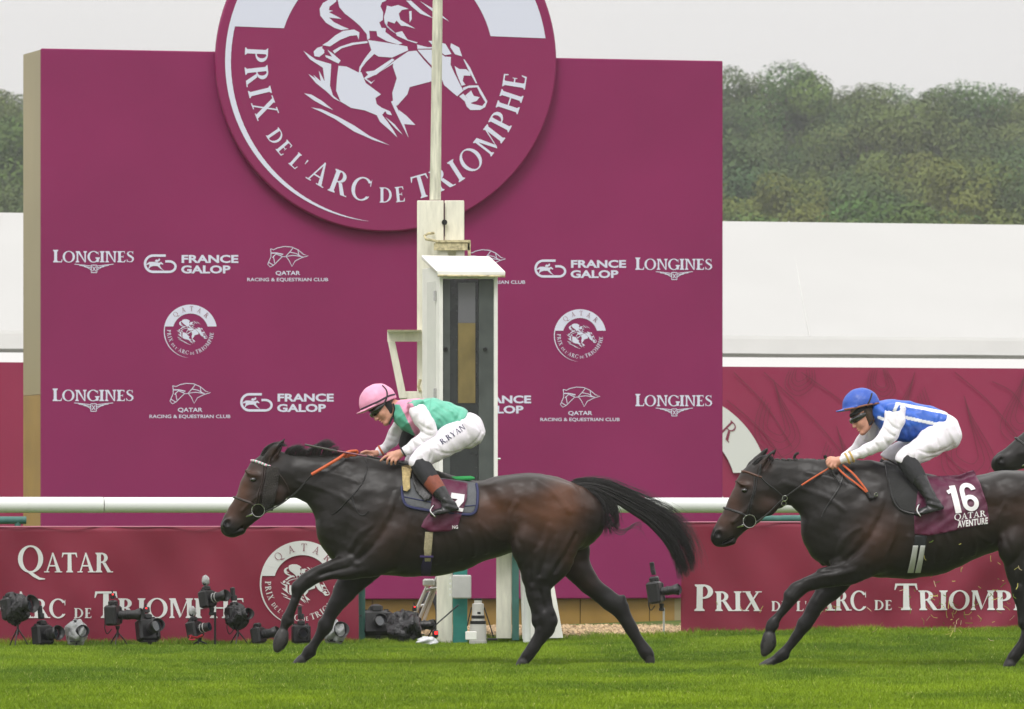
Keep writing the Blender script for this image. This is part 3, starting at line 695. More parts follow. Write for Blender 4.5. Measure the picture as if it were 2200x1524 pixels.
# ------------------------------------------------------------------ rails
ra = empty('running_rail', PK(300, 1380, 46).xy.to_3d()); tag(ra, 'thick round white running rail in front of the crimson boards', 'rail')
zr_ = 1.25
mb = MB()
def rp(px, z=zr_, d0=46.0): 
    d = dk(px, d0); return Vector(((px-1100)/F*d, d, z))
mb.tube([rp(-300), rp(221)], .069, 24); mb.tube([rp(223), rp(2500)], .0675, 24)
mb.tube([rp(60), rp(60.5)], .069, 24)
mb.build('tube', M_RAIL, ra, smooth=True)
mb = MB()
for px in (-180, 1162, 2290):
    b = rp(px); mb.tube([b+Vector((0, 0, -.05)), b-NRM*.35+Vector((0, 0, -.25)), b-NRM*.55+Vector((0, 0, -.7)), b-NRM*.6+Vector((0, 0, -1.25))], .035, 10)
mb.build('post', M_RAIL, ra, smooth=True)
gr = empty('green_rail', PK(20, 1380, 49.5).xy.to_3d()); tag(gr, 'short end of a dark green rail beside the ochre board foot at the left edge', 'rail', 'dark green rails behind the banners')
mb = MB(); mb.tube([PK(-200, 1118, 49.5), PK(56, 1118, 49.5)], .036, 14); mb.build('tube', M_DTEAL, gr, smooth=True)
mb = MB(); mb.tube([PK(38, 1120, 49.5), PK(38, 1120, 49.5)*1+Vector((0, 0, -1.1))], .03, 12); mb.build('post', M_DTEAL, gr, smooth=True)
gr = empty('green_rail', PK(1700, 1380, 50).xy.to_3d()); tag(gr, 'long dark green rail low behind the banner under the second horse neck', 'rail', 'dark green rails behind the banners')
mb = MB(); mb.tube([PK(1600, 1115, 49.8), PK(1720, 1115, 49.8)], .033, 14); mb.tube([PK(1680, 1115, 49.8), PK(2500, 1116, 49.8)], .036, 14); mb.build('tube', M_DTEAL, gr, smooth=True)
mb = MB(); 
for px in (1810, 2300): mb.tube([PK(px, 1116, 49.8), PK(px, 1116, 49.8)+Vector((0, 0, -1.1))], .03, 12)
mb.build('post', M_DTEAL, gr, smooth=True)

# ------------------------------------------------------------------ finishing post with mirror cabinet
fp = empty('finishing_post', P(985, 1380, 47)*1); fp.location.z = 0; PINV[fp.name] = Matrix.Translation(fp.location).inverted()
tag(fp, 'cream painted finishing post with slim pole and rusty brackets, behind the glazed cabinet', 'post')
D1 = 47.6
def pbox(mb, x0, y0, x1, y1, d, th, rot=0):
    a, b, c, e = P(x0, y1, d), P(x1, y1, d), P(x1, y0, d), P(x0, y0, d); q = Vector((0, th, 0)); mb.hexa([a, b, b+q, a+q, e, c, c+q, e+q])
mb = MB(); pbox(mb, 896, 431, 953, 1180, D1, .30); mb.build('column', M_CREAM, fp, bevel=.006)
mb = MB(); pbox(mb, 955, 431, 997, 1180, D1+.03, .26); mb.build('column', M_CREAM, fp, bevel=.006)
mb = MB(); mb.tube([P(935, 430, D1+.1), P(945.5, -420, D1+.1)], [.052, .040], 10); mb.build('pole', mat('weathered_pole', (.62, .61, .50), .6, noise=.25, nscale=6, stretch=(8, 8, .8)), fp, smooth=True)
mb = MB(); mb.tube([P(955, 478, D1), P(955, 478, D1-.02)], .026, 12); mb.tube([P(955.3, 436, D1-.0), P(955.3, 508, D1-.0)], .004, 5); mb.build('bolt', M_BLACK, fp)
mb = MB(); pbox(mb, 935, 516, 1011, 521, D1-.25, .3); pbox(mb, 932, 523, 1009, 538, D1-.24, .02); pbox(mb, 1005, 521, 1011, 556, D1-.24, .25)
mb.tube([P(936, 518, D1-.15), P(915, 514, D1-.12), P(912, 507, D1-.1), P(920, 502, D1-.08), P(932, 501, D1-.02)], .012, 8)
mb.build('bracket', M_RUST, fp)
mb = MB(); pbox(mb, 945, 538, 962, 556, D1-.2, .03); pbox(mb, 980, 538, 998, 556, D1-.2, .03); mb.build('bracket_strut', M_CREAM, fp)
mb = MB(); pbox(mb, 832, 712, 906, 734, D1-.1, .06); pbox(mb, 832, 710, 906, 712.6, D1-.25, .3)
a, b = P(840, 733, D1-.12), P(866, 856, D1-.12)
mb.hexa([b+Vector((-.035, 0, 0)), b+Vector((.035, 0, 0)), b+Vector((.035, .05, 0)), b+Vector((-.035, .05, 0)), a+Vector((-.03, 0, 0)), a+Vector((.035, 0, 0)), a+Vector((.035, .05, 0)), a+Vector((-.03, .05, 0))])
pbox(mb, 860, 841, 906, 860, D1-.1, .05)
mb.build('side_frame', M_CREAM, fp, bevel=.004)
mb = MB(); pbox(mb, 832, 709, 905, 710, D1-.26, .32); mb.tube([P(903, 815, D1-.1), P(899, 830, D1-.1), P(903, 842, D1-.1)], .014, 8); mb.build('rust_cap', M_RUST, fp)

cb = empty('mirror_cabinet', P(1000, 1385, 46.6)); cb.location.z = 0; PINV[cb.name] = Matrix.Translation(cb.location).inverted()
tag(cb, 'tall white cabinet with sloping roof and dark glass front on the finishing post', 'cabinet')
D2 = 46.6
# the cabinet is turned a little: front from x=945 to 1070, left side 905..945 going back
fl, fr_ = P(944, 600, D2), P(1070, 600, D2+.04); bl = P(907, 600, D2+.55); br = bl+(fr_-fl)
def cz(py, d=D2): return HC-(py-YH)/F*d
def prism(mb, pts, z0, z1): mb.hexa([Vector((p.x, p.y, z0)) for p in pts]+[Vector((p.x, p.y, z1)) for p in pts])
z0, z1 = cz(1165), cz(594)
ux = (fr_-fl).normalized(); uy = (bl-fl).normalized()
mb = MB()
for a, b in ((0, 8), (118, 126)):
    p = fl+ux*(a/240.3); r_ = fl+ux*(b/240.3); prism(mb, [p, r_, r_+uy*.06, p+uy*.06], z0, z1)
prism(mb, [fl+ux*.034, fr_-ux*.034, fr_-ux*.034+uy*.05, fl+ux*.034+uy*.05], z0, z0+.10); prism(mb, [fl+ux*.034, fr_-ux*.034, fr_-ux*.034+uy*.05, fl+ux*.034+uy*.05], z1-.02, z1)
mb.build('door_frame', M_WHITE, cb, bevel=.004)
mb = MB(); g0 = fl+ux*.036+uy*.035; g1 = fr_-ux*.036+uy*.035; prism(mb, [g0, g1, g1+uy*.006, g0+uy*.006], z0+.102, z1-.022); mb.build('glass_pane', M_GLASS, cb)
mb = MB()
for a, b, w_ in ((10, 24, .020), (86, 118, .012)):
    p = fl+ux*(a/240.3)+uy*.018; r_ = fl+ux*(b/240.3)+uy*.018; prism(mb, [p, r_, r_+uy*.014, p+uy*.014], z0+.11, z1-.03)
mb.build('inner_post', mat('grey_inner', (.065, .075, .07), .35, noise=.2, nscale=6), cb)
mb = MB(); p = fl+ux*(42/240.3)+uy*.024; r_ = fl+ux*(79/240.3)+uy*.024; prism(mb, [p, r_, r_+uy*.01, p+uy*.01], cz(866), cz(694)); mb.build('brass_strip', M_BRASS, cb)
mb = MB(); prism(mb, [p, r_, r_+uy*.01, p+uy*.01], cz(693.6), cz(607)); mb.build('grey_strip', mat('grey_mirror', (.13, .13, .14), .2), cb)
mb = MB()
for a in (39, 81):
    for yy in range(640, 1100, 28): c = fl+ux*(a/240.3)+uy*.02; c.z = cz(yy); mb.tube([c, c-uy*.012], .004, 6)
for a in (14, 99): c = fl+ux*(a/240.3)+uy*.02; c.z = cz(750); mb.tube([c, c-uy*.03], .016, 10)
mb.build('screw', M_BLACK, cb)
mb = MB(); prism(mb, [fl+uy*.062, fl+ux*.03+uy*.062, bl+ux*.03, bl], z0, cz(572)); 
mb.build('side_wall', M_WHITE, cb, bevel=.004)
mb = MB(); prism(mb, [fr_-ux*.03+uy*.062, fr_+uy*.062, br, br-ux*.03], z0, z1); prism(mb, [bl+ux*.032, br-ux*.032, br-ux*.032-uy*.03, bl+ux*.032-uy*.03], z0, z1); mb.build('rear_wall', M_WHITE, cb)
mb = MB(); s0 = fl+uy*.12-ux*.004; s1 = fl+uy*.40-ux*.004; prism(mb, [s0, s0+ux*.003, s1+ux*.003, s1], z0+.1, cz(603)); mb.build('side_door', mat('side_door_paint', (.68, .69, .65), .4, noise=.04, nscale=6), cb, bevel=.003)
mb = MB()
for yy in (635, 845): c = fl+uy*.1-ux*.012; c.z = cz(yy); mb.tube([c-Vector((0, 0, .045)), c+Vector((0, 0, .045))], .013, 8)
mb.build('hinge', M_STEEL, cb)
mb = MB(); A_ = [fl-ux*.10-uy*.10, fr_+ux*.075-uy*.10, br+ux*.0, bl-ux*.03]
A_ = [P(937, 590, D2-.10), P(1086, 592, D2-.06), P(1052, 559, D2+.55), P(905, 557, D2+.55)]
A2 = [v+Vector((0, 0, .035)) for v in A_]
A_[0] = P(942, 593, D2-.10); mb.hexa(A_+A2); mb.build('roof', M_WHITE, cb, bevel=.008)
mb = MB(); e0, e1 = P(940, 592.5, D2-.11), P(1085, 594, D2-.07); mb.tube([e0, e1], .010, 8); mb.build('roof_edge', M_RUST, cb)
mb = MB(); c = fr_+ux*.0+uy*.1; c.z = cz(986); mb.tube([c, c+ux*.05], .010, 8); mb.build('latch', M_STEEL, cb)
# legs of the cabinet
for nm, x0, x1, yt_, yb_, d, m in (('leg', 938, 972, 1166, 1388, D2+.2, M_CREAM), ('leg', 973, 1004, 1166, 1386, D2+.1, M_TEAL), ('leg', 1066, 1099, 1150, 1372, D2+.3, M_CREAM), ('leg', 1100, 1115, 1160, 1376, D2+.25, M_DTEAL)):
    mb = MB(); pbox(mb, x0, yt_, x1, yb_, d, .12); mb.build(nm, m, cb, bevel=.004)
mb = MB(); pbox(mb, 905, 1140, 1120, 1167, D2+.1, .4); mb.build('base_shelf', M_WHITE, cb, bevel=.004)
tb = empty('junction_box', P(990, 1260, D2)); tag(tb, 'small grey junction box fixed on the teal leg under the horse belly', 'box')
mb = MB(); c = P(992, 1261, D2-.01); mb.bbox(c, (41/240, .08, 51/240), bv=.12); mb.build('casing', M_GREY, tb, bevel=.003)
mb = MB(); 
for yy in (1240, 1252, 1264, 1276): mb.tube([P(968, yy, D2-.02), P(968, yy+4, D2-.02)], .012, 6)
mb.build('cable_clip', M_WHITE, tb)
wp = empty('white_panel', P(1165, 1370, D2+.4)); wp.location.z = 0; PINV[wp.name] = Matrix.Translation(wp.location).inverted(); tag(wp, 'tapering white wooden panel leaning behind the hind legs of the leading horse', 'panel')
mb = MB(); q = Vector((0, .05, 0)); pts = [P(1122, 1373, D2+.3), P(1210, 1371, D2+.3), P(1185, 1225, D2+.45), P(1115, 1180, D2+.45)]
mb.hexa([pts[0], pts[1], pts[1]+q, pts[0]+q, pts[3], pts[2], pts[2]+q, pts[3]+q]); mb.build('board', mat('panel_paint', (.72, .72, .66), .5, noise=.06, nscale=5), wp, bevel=.004)
mb = MB(); mb.tube([P(1095, 1175, D2+.5), P(1110, 1375, D2+.5)], .02, 8); mb.build('prop', M_CREAM, wp)
pp = empty('teal_post', P(777, 1380, 47.4)); pp.location.z = 0; PINV[pp.name] = Matrix.Translation(pp.location).inverted(); tag(pp, 'teal post standing at the right end of the left banner', 'post')
mb = MB(); mb.tube([P(777, 1130, 47.3), P(777, 1372, 47.3), P(777, 1384, 47.3)], .033, 14); mb.build('tube', M_DTEAL, pp, smooth=True)
mb = MB(); mb.tube([P(777, 1129, 47.3), P(777, 1132, 47.3)], .036, 14); mb.build('cap', M_DTEAL, pp, smooth=True)
# ladder and cable coil
la = empty('folding_ladder', P(920, 1370, 48.5)); la.location.z = 0; PINV[la.name] = Matrix.Translation(la.location).inverted(); tag(la, 'folded aluminium step ladder leaning at the post behind the belly of the leading horse', 'ladder')
mb = MB()
for (x0, y0, x1, y1) in ((882, 1340, 922, 1250), (897, 1340, 941, 1236), (905, 1350, 944, 1240)): mb.tube([P(x0, y0, 48.3), P(x1, y1, 48.1)], .020, 6, flat=.5)
mb.build('rail', M_ALU, la)
mb = MB()
for t in (.1, .4, .75): mb.tube([P(882+40*t, 1340-90*t, 48.3), P(897+44*t, 1340-104*t, 48.3)], .011, 6)
mb.tube([P(915, 1268, 48.1), P(940, 1264, 48.1)], .014, 6)
mb.build('rung', M_ALU, la)
mb = MB(); mb.bbox(P(921, 1252, 48.05), (.11, .08, .07)); mb.build('hinge_block', M_ALU, la)
hb = MB(); 
co = empty('cable_coil', P(918, 1340, 48.8)); tag(co, 'coil of black cable hung beside the ladder', 'cable coil')
for k in range(7):
    r_ = .14+.008*k; c = P(920+k*.7, 1322, 48.7+k*.012)
    hb.tube([c+Vector((r_*.55*math.cos(a), .03*math.sin(2*a), r_*1.15*math.sin(a))) for a in [2*math.pi*i/24 for i in range(25)]], .008, 6)
hb.build('loop', M_BLACK, co, smooth=True)
mb = MB(); mb.tube(catm([tuple(P(985, 1300, D2-.05)), tuple(P(960, 1322, D2-.07)), tuple(P(935, 1345, D2-.1)), tuple(P(918, 1372, D2))]), .007, 6)
tag(mb.build('cable', M_BLACK, smooth=True), 'thin black cable running from the junction box down to the ladder', 'cable')

# ------------------------------------------------------------------ sculpting by distance field
def cm(st, n=4):
    """Catmull-Rom refine a list of station tuples"""
    return catm([tuple(map(float, s)) for s in st], n)
class Field:
    """x: photo px, y: photo px (down), w: px towards the camera"""
    def __init__(s, lo, hi, h):
        s.lo = np.array(lo, float); s.h = h; s.n = np.ceil((np.array(hi)-s.lo)/h).astype(int)+1
        s.ax = [s.lo[i]+h*np.arange(s.n[i]) for i in range(3)]
        s.f = np.full(tuple(s.n), 60.0, np.float32)
    def rng(s, lo, hi):
        a = np.clip(np.floor((np.array(lo)-s.lo)/s.h).astype(int), 0, s.n-1); b = np.clip(np.ceil((np.array(hi)-s.lo)/s.h).astype(int)+1, 1, s.n)
        return tuple(slice(int(a[i]), int(b[i])) for i in range(3))
    def grid(s, sl):
        return (s.ax[0][sl[0]][:, None, None].astype(np.float32), s.ax[1][sl[1]][None, :, None].astype(np.float32), s.ax[2][sl[2]][None, None, :].astype(np.float32))
    def blend(s, sl, d, k, sub=False):
        a = s.f[sl]
        if sub:
            b = -d; h = np.clip(.5+.5*(b-a)/k, 0, 1); s.f[sl] = a*(1-h)+b*h+k*h*(1-h)
        else:
            h = np.clip(.5+.5*(a-d)/k, 0, 1); s.f[sl] = a*(1-h)+d*h-k*h*(1-h)
    def loft(s, st, k=6, n=4, sub=False, pw=2.0, cap=True):
        """st rows (x, y, h, w, z): centre, in-plane half height, half depth, depth of centre"""
        S_ = cm(st, n); lo = [1e9]*3; hi = [-1e9]*3; pad = k+9
        for x, y, h, w, z in S_:
            m = max(h, w)
            for i, (c, r) in enumerate(((x, h), (y, h), (z, w))): lo[i] = min(lo[i], c-r-pad); hi[i] = max(hi[i], c+r+pad)
        U = s.rng(lo, hi)
        if any(u.stop-u.start < 2 for u in U): return
        T = np.full(tuple(u.stop-u.start for u in U), 60, np.float32)
        for (x0, y0, h0, w0, z0), (x1, y1, h1, w1, z1) in zip(S_[:-1], S_[1:]):
            mh, mw = max(h0, h1), max(w0, w1)
            sl = s.rng((min(x0, x1)-mh-pad, min(y0, y1)-mh-pad, min(z0, z1)-mw-pad), (max(x0, x1)+mh+pad, max(y0, y1)+mh+pad, max(z0, z1)+mw+pad))
            sl = tuple(slice(max(a_.start, b_.start), min(a_.stop, b_.stop)) for a_, b_ in zip(sl, U))
            if any(u.stop-u.start < 1 for u in sl): continue
            X, Y, W = s.grid(sl); dx, dy, dz = x1-x0, y1-y0, z1-z0; l2 = dx*dx+dy*dy or 1e-6
            t = np.clip(((X-x0)*dx+(Y-y0)*dy)/l2, 0, 1)
            hh = h0+(h1-h0)*t; ww = w0+(w1-w0)*t
            a2 = (X-x0-dx*t)**2+(Y-y0-dy*t)**2; b = W-z0-dz*t
            if pw == 2.0: q = np.sqrt(a2/(hh*hh)+b*b/(ww*ww))
            else: q = (np.power(a2/(hh*hh), pw/2)+np.power(np.abs(b)/ww, pw))**(1/pw)
            d = (q-1)*np.minimum(hh, ww)
            ls = tuple(slice(sl[i].start-U[i].start, sl[i].stop-U[i].start) for i in range(3))
            T[ls] = np.minimum(T[ls], d)
        s.blend(U, T, k, sub)
    def ell(s, c, r, ang=0, k=6, sub=False):
        m = max(r)+k+6; sl = s.rng([c[0]-m, c[1]-m, c[2]-r[2]-k-6], [c[0]+m, c[1]+m, c[2]+r[2]+k+6])
        if any(u.stop-u.start < 1 for u in sl): return
        X, Y, W = s.grid(sl); ca, sa = math.cos(R(ang)), math.sin(R(ang))
        u = (X-c[0])*ca+(Y-c[1])*sa; v = -(X-c[0])*sa+(Y-c[1])*ca
        d = (np.sqrt((u/r[0])**2+(v/r[1])**2+((W-c[2])/r[2])**2)-1)*min(r)
        s.blend(sl, d.astype(np.float32), k, sub)
    def cut(s, nx, ny, c, k=3, wn=0):   # keep nx*x+ny*y < c
        X, Y, W = s.grid(tuple(slice(0, int(q)) for q in s.n)); d = nx*X+ny*Y+wn*W-c
        h = np.clip(.5-.5*(s.f-d)/k, 0, 1); s.f = (s.f*(1-h)+d*h+k*h*(1-h)).astype(np.float32)
    def relief(s, fn):
        X, Y, W = s.grid(tuple(slice(0, int(q)) for q in s.n)); s.f = s.f+fn(X, Y, W).astype(np.float32)
    def mesh(s):
        f = s.f; ins = f < 0; n = f.shape
        c = np.zeros(tuple(q-1 for q in n), np.int8)
        for i in (0, 1):
            for j in (0, 1):
                for k in (0, 1): c += ins[i:n[0]-1+i, j:n[1]-1+j, k:n[2]-1+k]
        act = (c > 0) & (c < 8); ids = np.full(act.shape, -1, np.int32); I = np.argwhere(act); ids[act] = np.arange(len(I))
        S_ = np.zeros((len(I), 3)); cnt = np.zeros(len(I))
        off = [(0, 0, 0), (1, 0, 0), (0, 1, 0), (1, 1, 0), (0, 0, 1), (1, 0, 1), (0, 1, 1), (1, 1, 1)]
        val = [f[I[:, 0]+o[0], I[:, 1]+o[1], I[:, 2]+o[2]] for o in off]
        for a in range(8):
            for b in range(a+1, 8):
                d = [off[b][q]-off[a][q] for q in range(3)]
                if sum(map(abs, d)) != 1: continue
                va, vb = val[a], val[b]; m = (va < 0) != (vb < 0); t = np.where(m, va/(va-vb+1e-12*(va == vb)), 0)
                S_ += np.where(m[:, None], np.array(off[a])[None]+t[:, None]*np.array(d)[None], 0); cnt += m
        V = (I+S_/cnt[:, None])*s.h+s.lo
        Q = []
        for ax in range(3):
            o = [0, 0, 0]; o[ax] = 1
            A = ins[:n[0]-o[0], :n[1]-o[1], :n[2]-o[2]]; B = ins[o[0]:, o[1]:, o[2]:]
            E = np.argwhere(A != B); b, c2 = (ax+1) % 3, (ax+2) % 3
            E = E[(E[:, b] > 0) & (E[:, c2] > 0) & (E[:, b] < n[b]-1) & (E[:, c2] < n[c2]-1)]
            fl = A[E[:, 0], E[:, 1], E[:, 2]]
            def g(db, dc):
                q = E.copy(); q[:, b] += db; q[:, c2] += dc; return ids[q[:, 0], q[:, 1], q[:, 2]]
            q = np.stack([g(-1, -1), g(0, -1), g(0, 0), g(-1, 0)], 1); q[~fl] = q[~fl][:, ::-1]; Q.append(q)
        Q = np.concatenate(Q); Q = Q[(Q >= 0).all(1)]
        # one light relaxation
        for it in range(2):
            acc = np.zeros_like(V); ct = np.zeros(len(V))
            for a in range(4):
                i, j = Q[:, a], Q[:, (a+1) % 4]
                for q in range(3):
                    acc[:, q] += np.bincount(i, V[j, q], len(V))+np.bincount(j, V[i, q], len(V))
                ct += np.bincount(i, minlength=len(V))+np.bincount(j, minlength=len(V))
            V = V*.6+.4*acc/np.maximum(ct, 1)[:, None]
        return V, Q
    def heights(s):
        """front surface depth w for each x,y (nan outside)"""
        ins = s.f < 0; nz = s.n[2]; rev = ins[:, :, ::-1]; k = nz-1-np.argmax(rev, axis=2); hit = ins.any(axis=2)
        k2 = np.minimum(k+1, nz-1); ii, jj = np.indices(k.shape); a = s.f[ii, jj, k]; b = s.f[ii, jj, k2]
        t = np.clip(a/(a-b-1e-9), 0, 1); H = s.ax[2][k]+t*s.h
        return np.where(hit, H, np.nan)
class Rig:
    """maps sculpting coordinates to the world for one animal at distance d"""
    def __init__(s, d): s.d = d; s.q = d/F
    def __call__(s, V):
        V = np.asarray(V, float); x = (V[..., 0]-1100)*s.q; z = HC-(V[..., 1]-YH)*s.q; y = s.d-V[..., 2]*s.q
        return np.stack([x, y, z], -1)
    def v(s, x, y, w=0): return Vector(s(np.array([x, y, w])))
    def inv(s, p): return (p[0]/s.q+1100, YH-(p[2]-HC)/s.q, (s.d-p[1])/s.q)
def field_obj(fd, rig, name, m, parent, colf=None):
    V, Q = fd.mesh(); Wd = rig(V); Q = Q[:, ::-1]      # y flips handedness, depth flips again
    # orientation check
    a = Wd[Q[:, 0]]; b = Wd[Q[:, 1]]; c = Wd[Q[:, 2]]
    vol = np.einsum('ij,ij->i', a, np.cross(b, c)).sum()
    cen = Wd.mean(0); vol = np.einsum('ij,ij->i', a-cen, np.cross(b-cen, c-cen)).sum()
    if vol < 0: Q = Q[:, ::-1]
    return mesh_np(name, Wd, np.ascontiguousarray(Q), m, parent, cols=colf(V) if colf else None)
def sample(H, fd, x, y, default=0):
    if not (fd.lo[0] <= x <= fd.ax[0][-1] and fd.lo[1] <= y <= fd.ax[1][-1]): return default
    i = (x-fd.lo[0])/fd.h; j = (y-fd.lo[1])/fd.h; i = min(max(i, 0), H.shape[0]-1.001); j = min(max(j, 0), H.shape[1]-1.001)
    a, b = int(i), int(j); u, v = i-a, j-b; q = [(H[a, b], (1-u)*(1-v)), (H[a+1, b], u*(1-v)), (H[a, b+1], (1-u)*v), (H[a+1, b+1], u*v)]
    s_ = sum(w_ for h_, w_ in q if not np.isnan(h_)); 
    return sum(h_*w_ for h_, w_ in q if not np.isnan(h_))/s_ if s_ > 1e-6 else default
def inpoly(x, y, P_):
    c = False; j = len(P_)-1
    for i in range(len(P_)):
        if (P_[i][1] > y) != (P_[j][1] > y) and x < (P_[j][0]-P_[i][0])*(y-P_[i][1])/(P_[j][1]-P_[i][1])+P_[i][0]: c = not c
        j = i
    return c
def smoothH(H, it=3):
    H = H.copy()
    for _ in range(it):
        P_ = np.pad(H, 1, constant_values=np.nan); st = np.stack([P_[1:-1, 1:-1], P_[2:, 1:-1], P_[:-2, 1:-1], P_[1:-1, 2:], P_[1:-1, :-2]])
        with np.errstate(all='ignore'):
            import warnings; warnings.simplefilter('ignore'); m = np.nanmean(st, 0)
        H = np.where(np.isnan(H), np.nan, m)
    return H
def drape(name, poly, hf, rig, m, parent, step=5, lift=2.2, th=1.8, wob=0, smooth=True):
    """cloth patch: outline in px, hf(x,y)->depth"""
    P_ = []; n = len(poly)
    for i in range(n):
        a, b = poly[i], poly[(i+1) % n]; l = math.hypot(b[0]-a[0], b[1]-a[1]); k = max(1, int(l/step))
        for t in range(k): P_.append((a[0]+(b[0]-a[0])*t/k, a[1]+(b[1]-a[1])*t/k))
    nb = len(P_); xs_ = [p[0] for p in P_]; ys_ = [p[1] for p in P_]
    pts = [Vector(p) for p in P_]
    y = min(ys_)+step/2; r = 0
    while y < max(ys_):
        x = min(xs_)+step/2*(1+(r % 2))
        while x < max(xs_):
            if inpoly(x, y, P_) and min((x-p[0])**2+(y-p[1])**2 for p in P_) > (step*.45)**2: pts.append(Vector((x, y)))
            x += step
        y += step*.87; r += 1
    res = delaunay_2d_cdt(pts, [], [list(range(nb))], 1, 1e-4); vs, fs = res[0], res[2]
    V = []; 
    for v in vs:
        h = hf(v[0], v[1]); V.append((v[0], v[1], h+lift+(wob*math.sin(v[0]*.21+v[1]*.11)*math.sin(v[1]*.13-v[0]*.05) if wob else 0)))
    nV = len(V); V2 = V+[(a, b, c-th) for a, b, c in V]
    Fs = [tuple(f) for f in fs]
    from collections import Counter
    ed = Counter(); 
    for f in Fs:
        for i in range(len(f)): ed[(f[i], f[(i+1) % len(f)])] += 1
    bd = [e for e in ed if (e[1], e[0]) not in ed]
    Q = Fs+[tuple(i+nV for i in reversed(f)) for f in Fs]+[(b, a, a+nV, b+nV) for a, b in bd]
    Wd = rig(np.array(V2))
    o = mesh_np(name, Wd, Q, m, parent, smooth=smooth)
    # make normals face out
    f0 = o.data.polygons[0]
    if f0.normal.y > 0: o.data.flip_normals()
    return o
def strap(mb, pts, hf, rig, r=2.0, lift=1.0, flat=1.0, n=6, dense=6, wfix=None):
    """strap lying on the surface along px points"""
    C_ = catm([tuple(p) for p in pts], dense); o = []
    for p in C_:
        w_ = p[2] if len(p) > 2 else hf(p[0], p[1])
        o.append(rig.v(p[0], p[1], w_+lift))
    mb.tube(o, r*rig.q, n)

# ------------------------------------------------------------------ horses
def sh(st, dx, dy): return [(x+dx, y+dy, h, w_, z) for x, y, h, w_, z in st]
TORSO = [(734, 1158, 26, 22), (748, 1145, 62, 48), (772, 1131, 92, 62), (802, 1120, 112, 72), (840, 1116, 121, 79), (875, 1120, 120, 83), (915, 1124, 115, 86), (960, 1127, 105, 88),
         (1010, 1122, 90, 87), (1050, 1115, 85, 84), (1080, 1107, 84, 82), (1115, 1102, 85, 83), (1150, 1103, 86, 83), (1185, 1108, 82, 76), (1215, 1112, 76, 64), (1238, 1115, 62, 46), (1252, 1118, 40, 28)]
HEAD = [(592, 1022, 50, 25, 0), (578, 1026, 49, 29, 0), (565, 1046, 48, 30, 0), (546, 1073, 40, 27, 0), (528, 1094, 33, 22, 0), (514, 1110, 29, 20, 0), (503, 1126, 27, 20, 0), (493, 1134, 19, 16, 0)]
NECK = [(592, 1022, 44, 25, 0), (616, 1023, 46, 25, 0), (645, 1025, 48, 26, 0), (680, 1031, 54, 29, 0), (720, 1042, 64, 37, 0), (760, 1058, 80, 48, 0), (800, 1085, 96, 60, 0)]
NF = [(835, 1165, 56, 28, 48), (812, 1190, 46, 27, 50), (780, 1211, 32, 22, 50), (745, 1219, 26, 19, 48), (710, 1225, 20, 16, 46), (680, 1236, 16.5, 14, 44), (657, 1249, 17.5, 15, 43), (645, 1263, 15, 14, 43), (636, 1288, 10.5, 10, 43),
      (627, 1312, 9.5, 9, 42), (619, 1332, 13, 11, 42), (612, 1347, 9.5, 9, 42), (609, 1357, 10, 10, 42)]
FF = [(790, 1200, 46, 24, -46), (765, 1237, 33, 22, -48), (742, 1268, 26, 19, -46), (722, 1297, 19, 16, -44), (706, 1327, 15.5, 14, -43), (698, 1345, 16.5, 15, -43), (687, 1363, 11.5, 11, -43), (674, 1385, 10.2, 9.5, -43), (663, 1402, 12.8, 11, -43), (653, 1413, 10, 9.5, -43), (647, 1419, 10.5, 11, -43)]
NH = [(1187, 1105, 66, 30, 46), (1180, 1150, 70, 34, 46), (1170, 1192, 62, 32, 46), (1163, 1222, 47, 28, 46), (1156, 1247, 33, 22, 46), (1156, 1272, 27, 19, 46), (1162, 1300, 25, 17, 46), (1169, 1325, 26, 17, 46), (1171, 1345, 23, 16, 46), (1161, 1367, 16.5, 13, 46),
      (1147, 1388, 13.5, 11.5, 46), (1135, 1405, 13, 11.5, 46), (1126, 1418, 12, 11, 46)]
FH = [(1222, 1140, 42, 28, -46), (1226, 1178, 42, 26, -48), (1234, 1208, 34, 23, -48), (1249, 1234, 28, 20, -48), (1273, 1260, 22.5, 17, -48), (1300, 1283, 21, 15, -48), (1327, 1304, 22, 15, -48), (1341, 1324, 17, 13, -48), (1354, 1347, 14.5, 11.5, -48), (1371, 1377, 12.5, 10.5, -48),
      (1388, 1402, 15, 12, -48), (1396, 1416, 10.5, 10, -48)]
EAR = [(574, 994, 13, 8, 17), (587, 976, 13, 7, 20), (600, 959, 8.5, 5, 21), (612, 944, 1.8, 1.6, 19)]
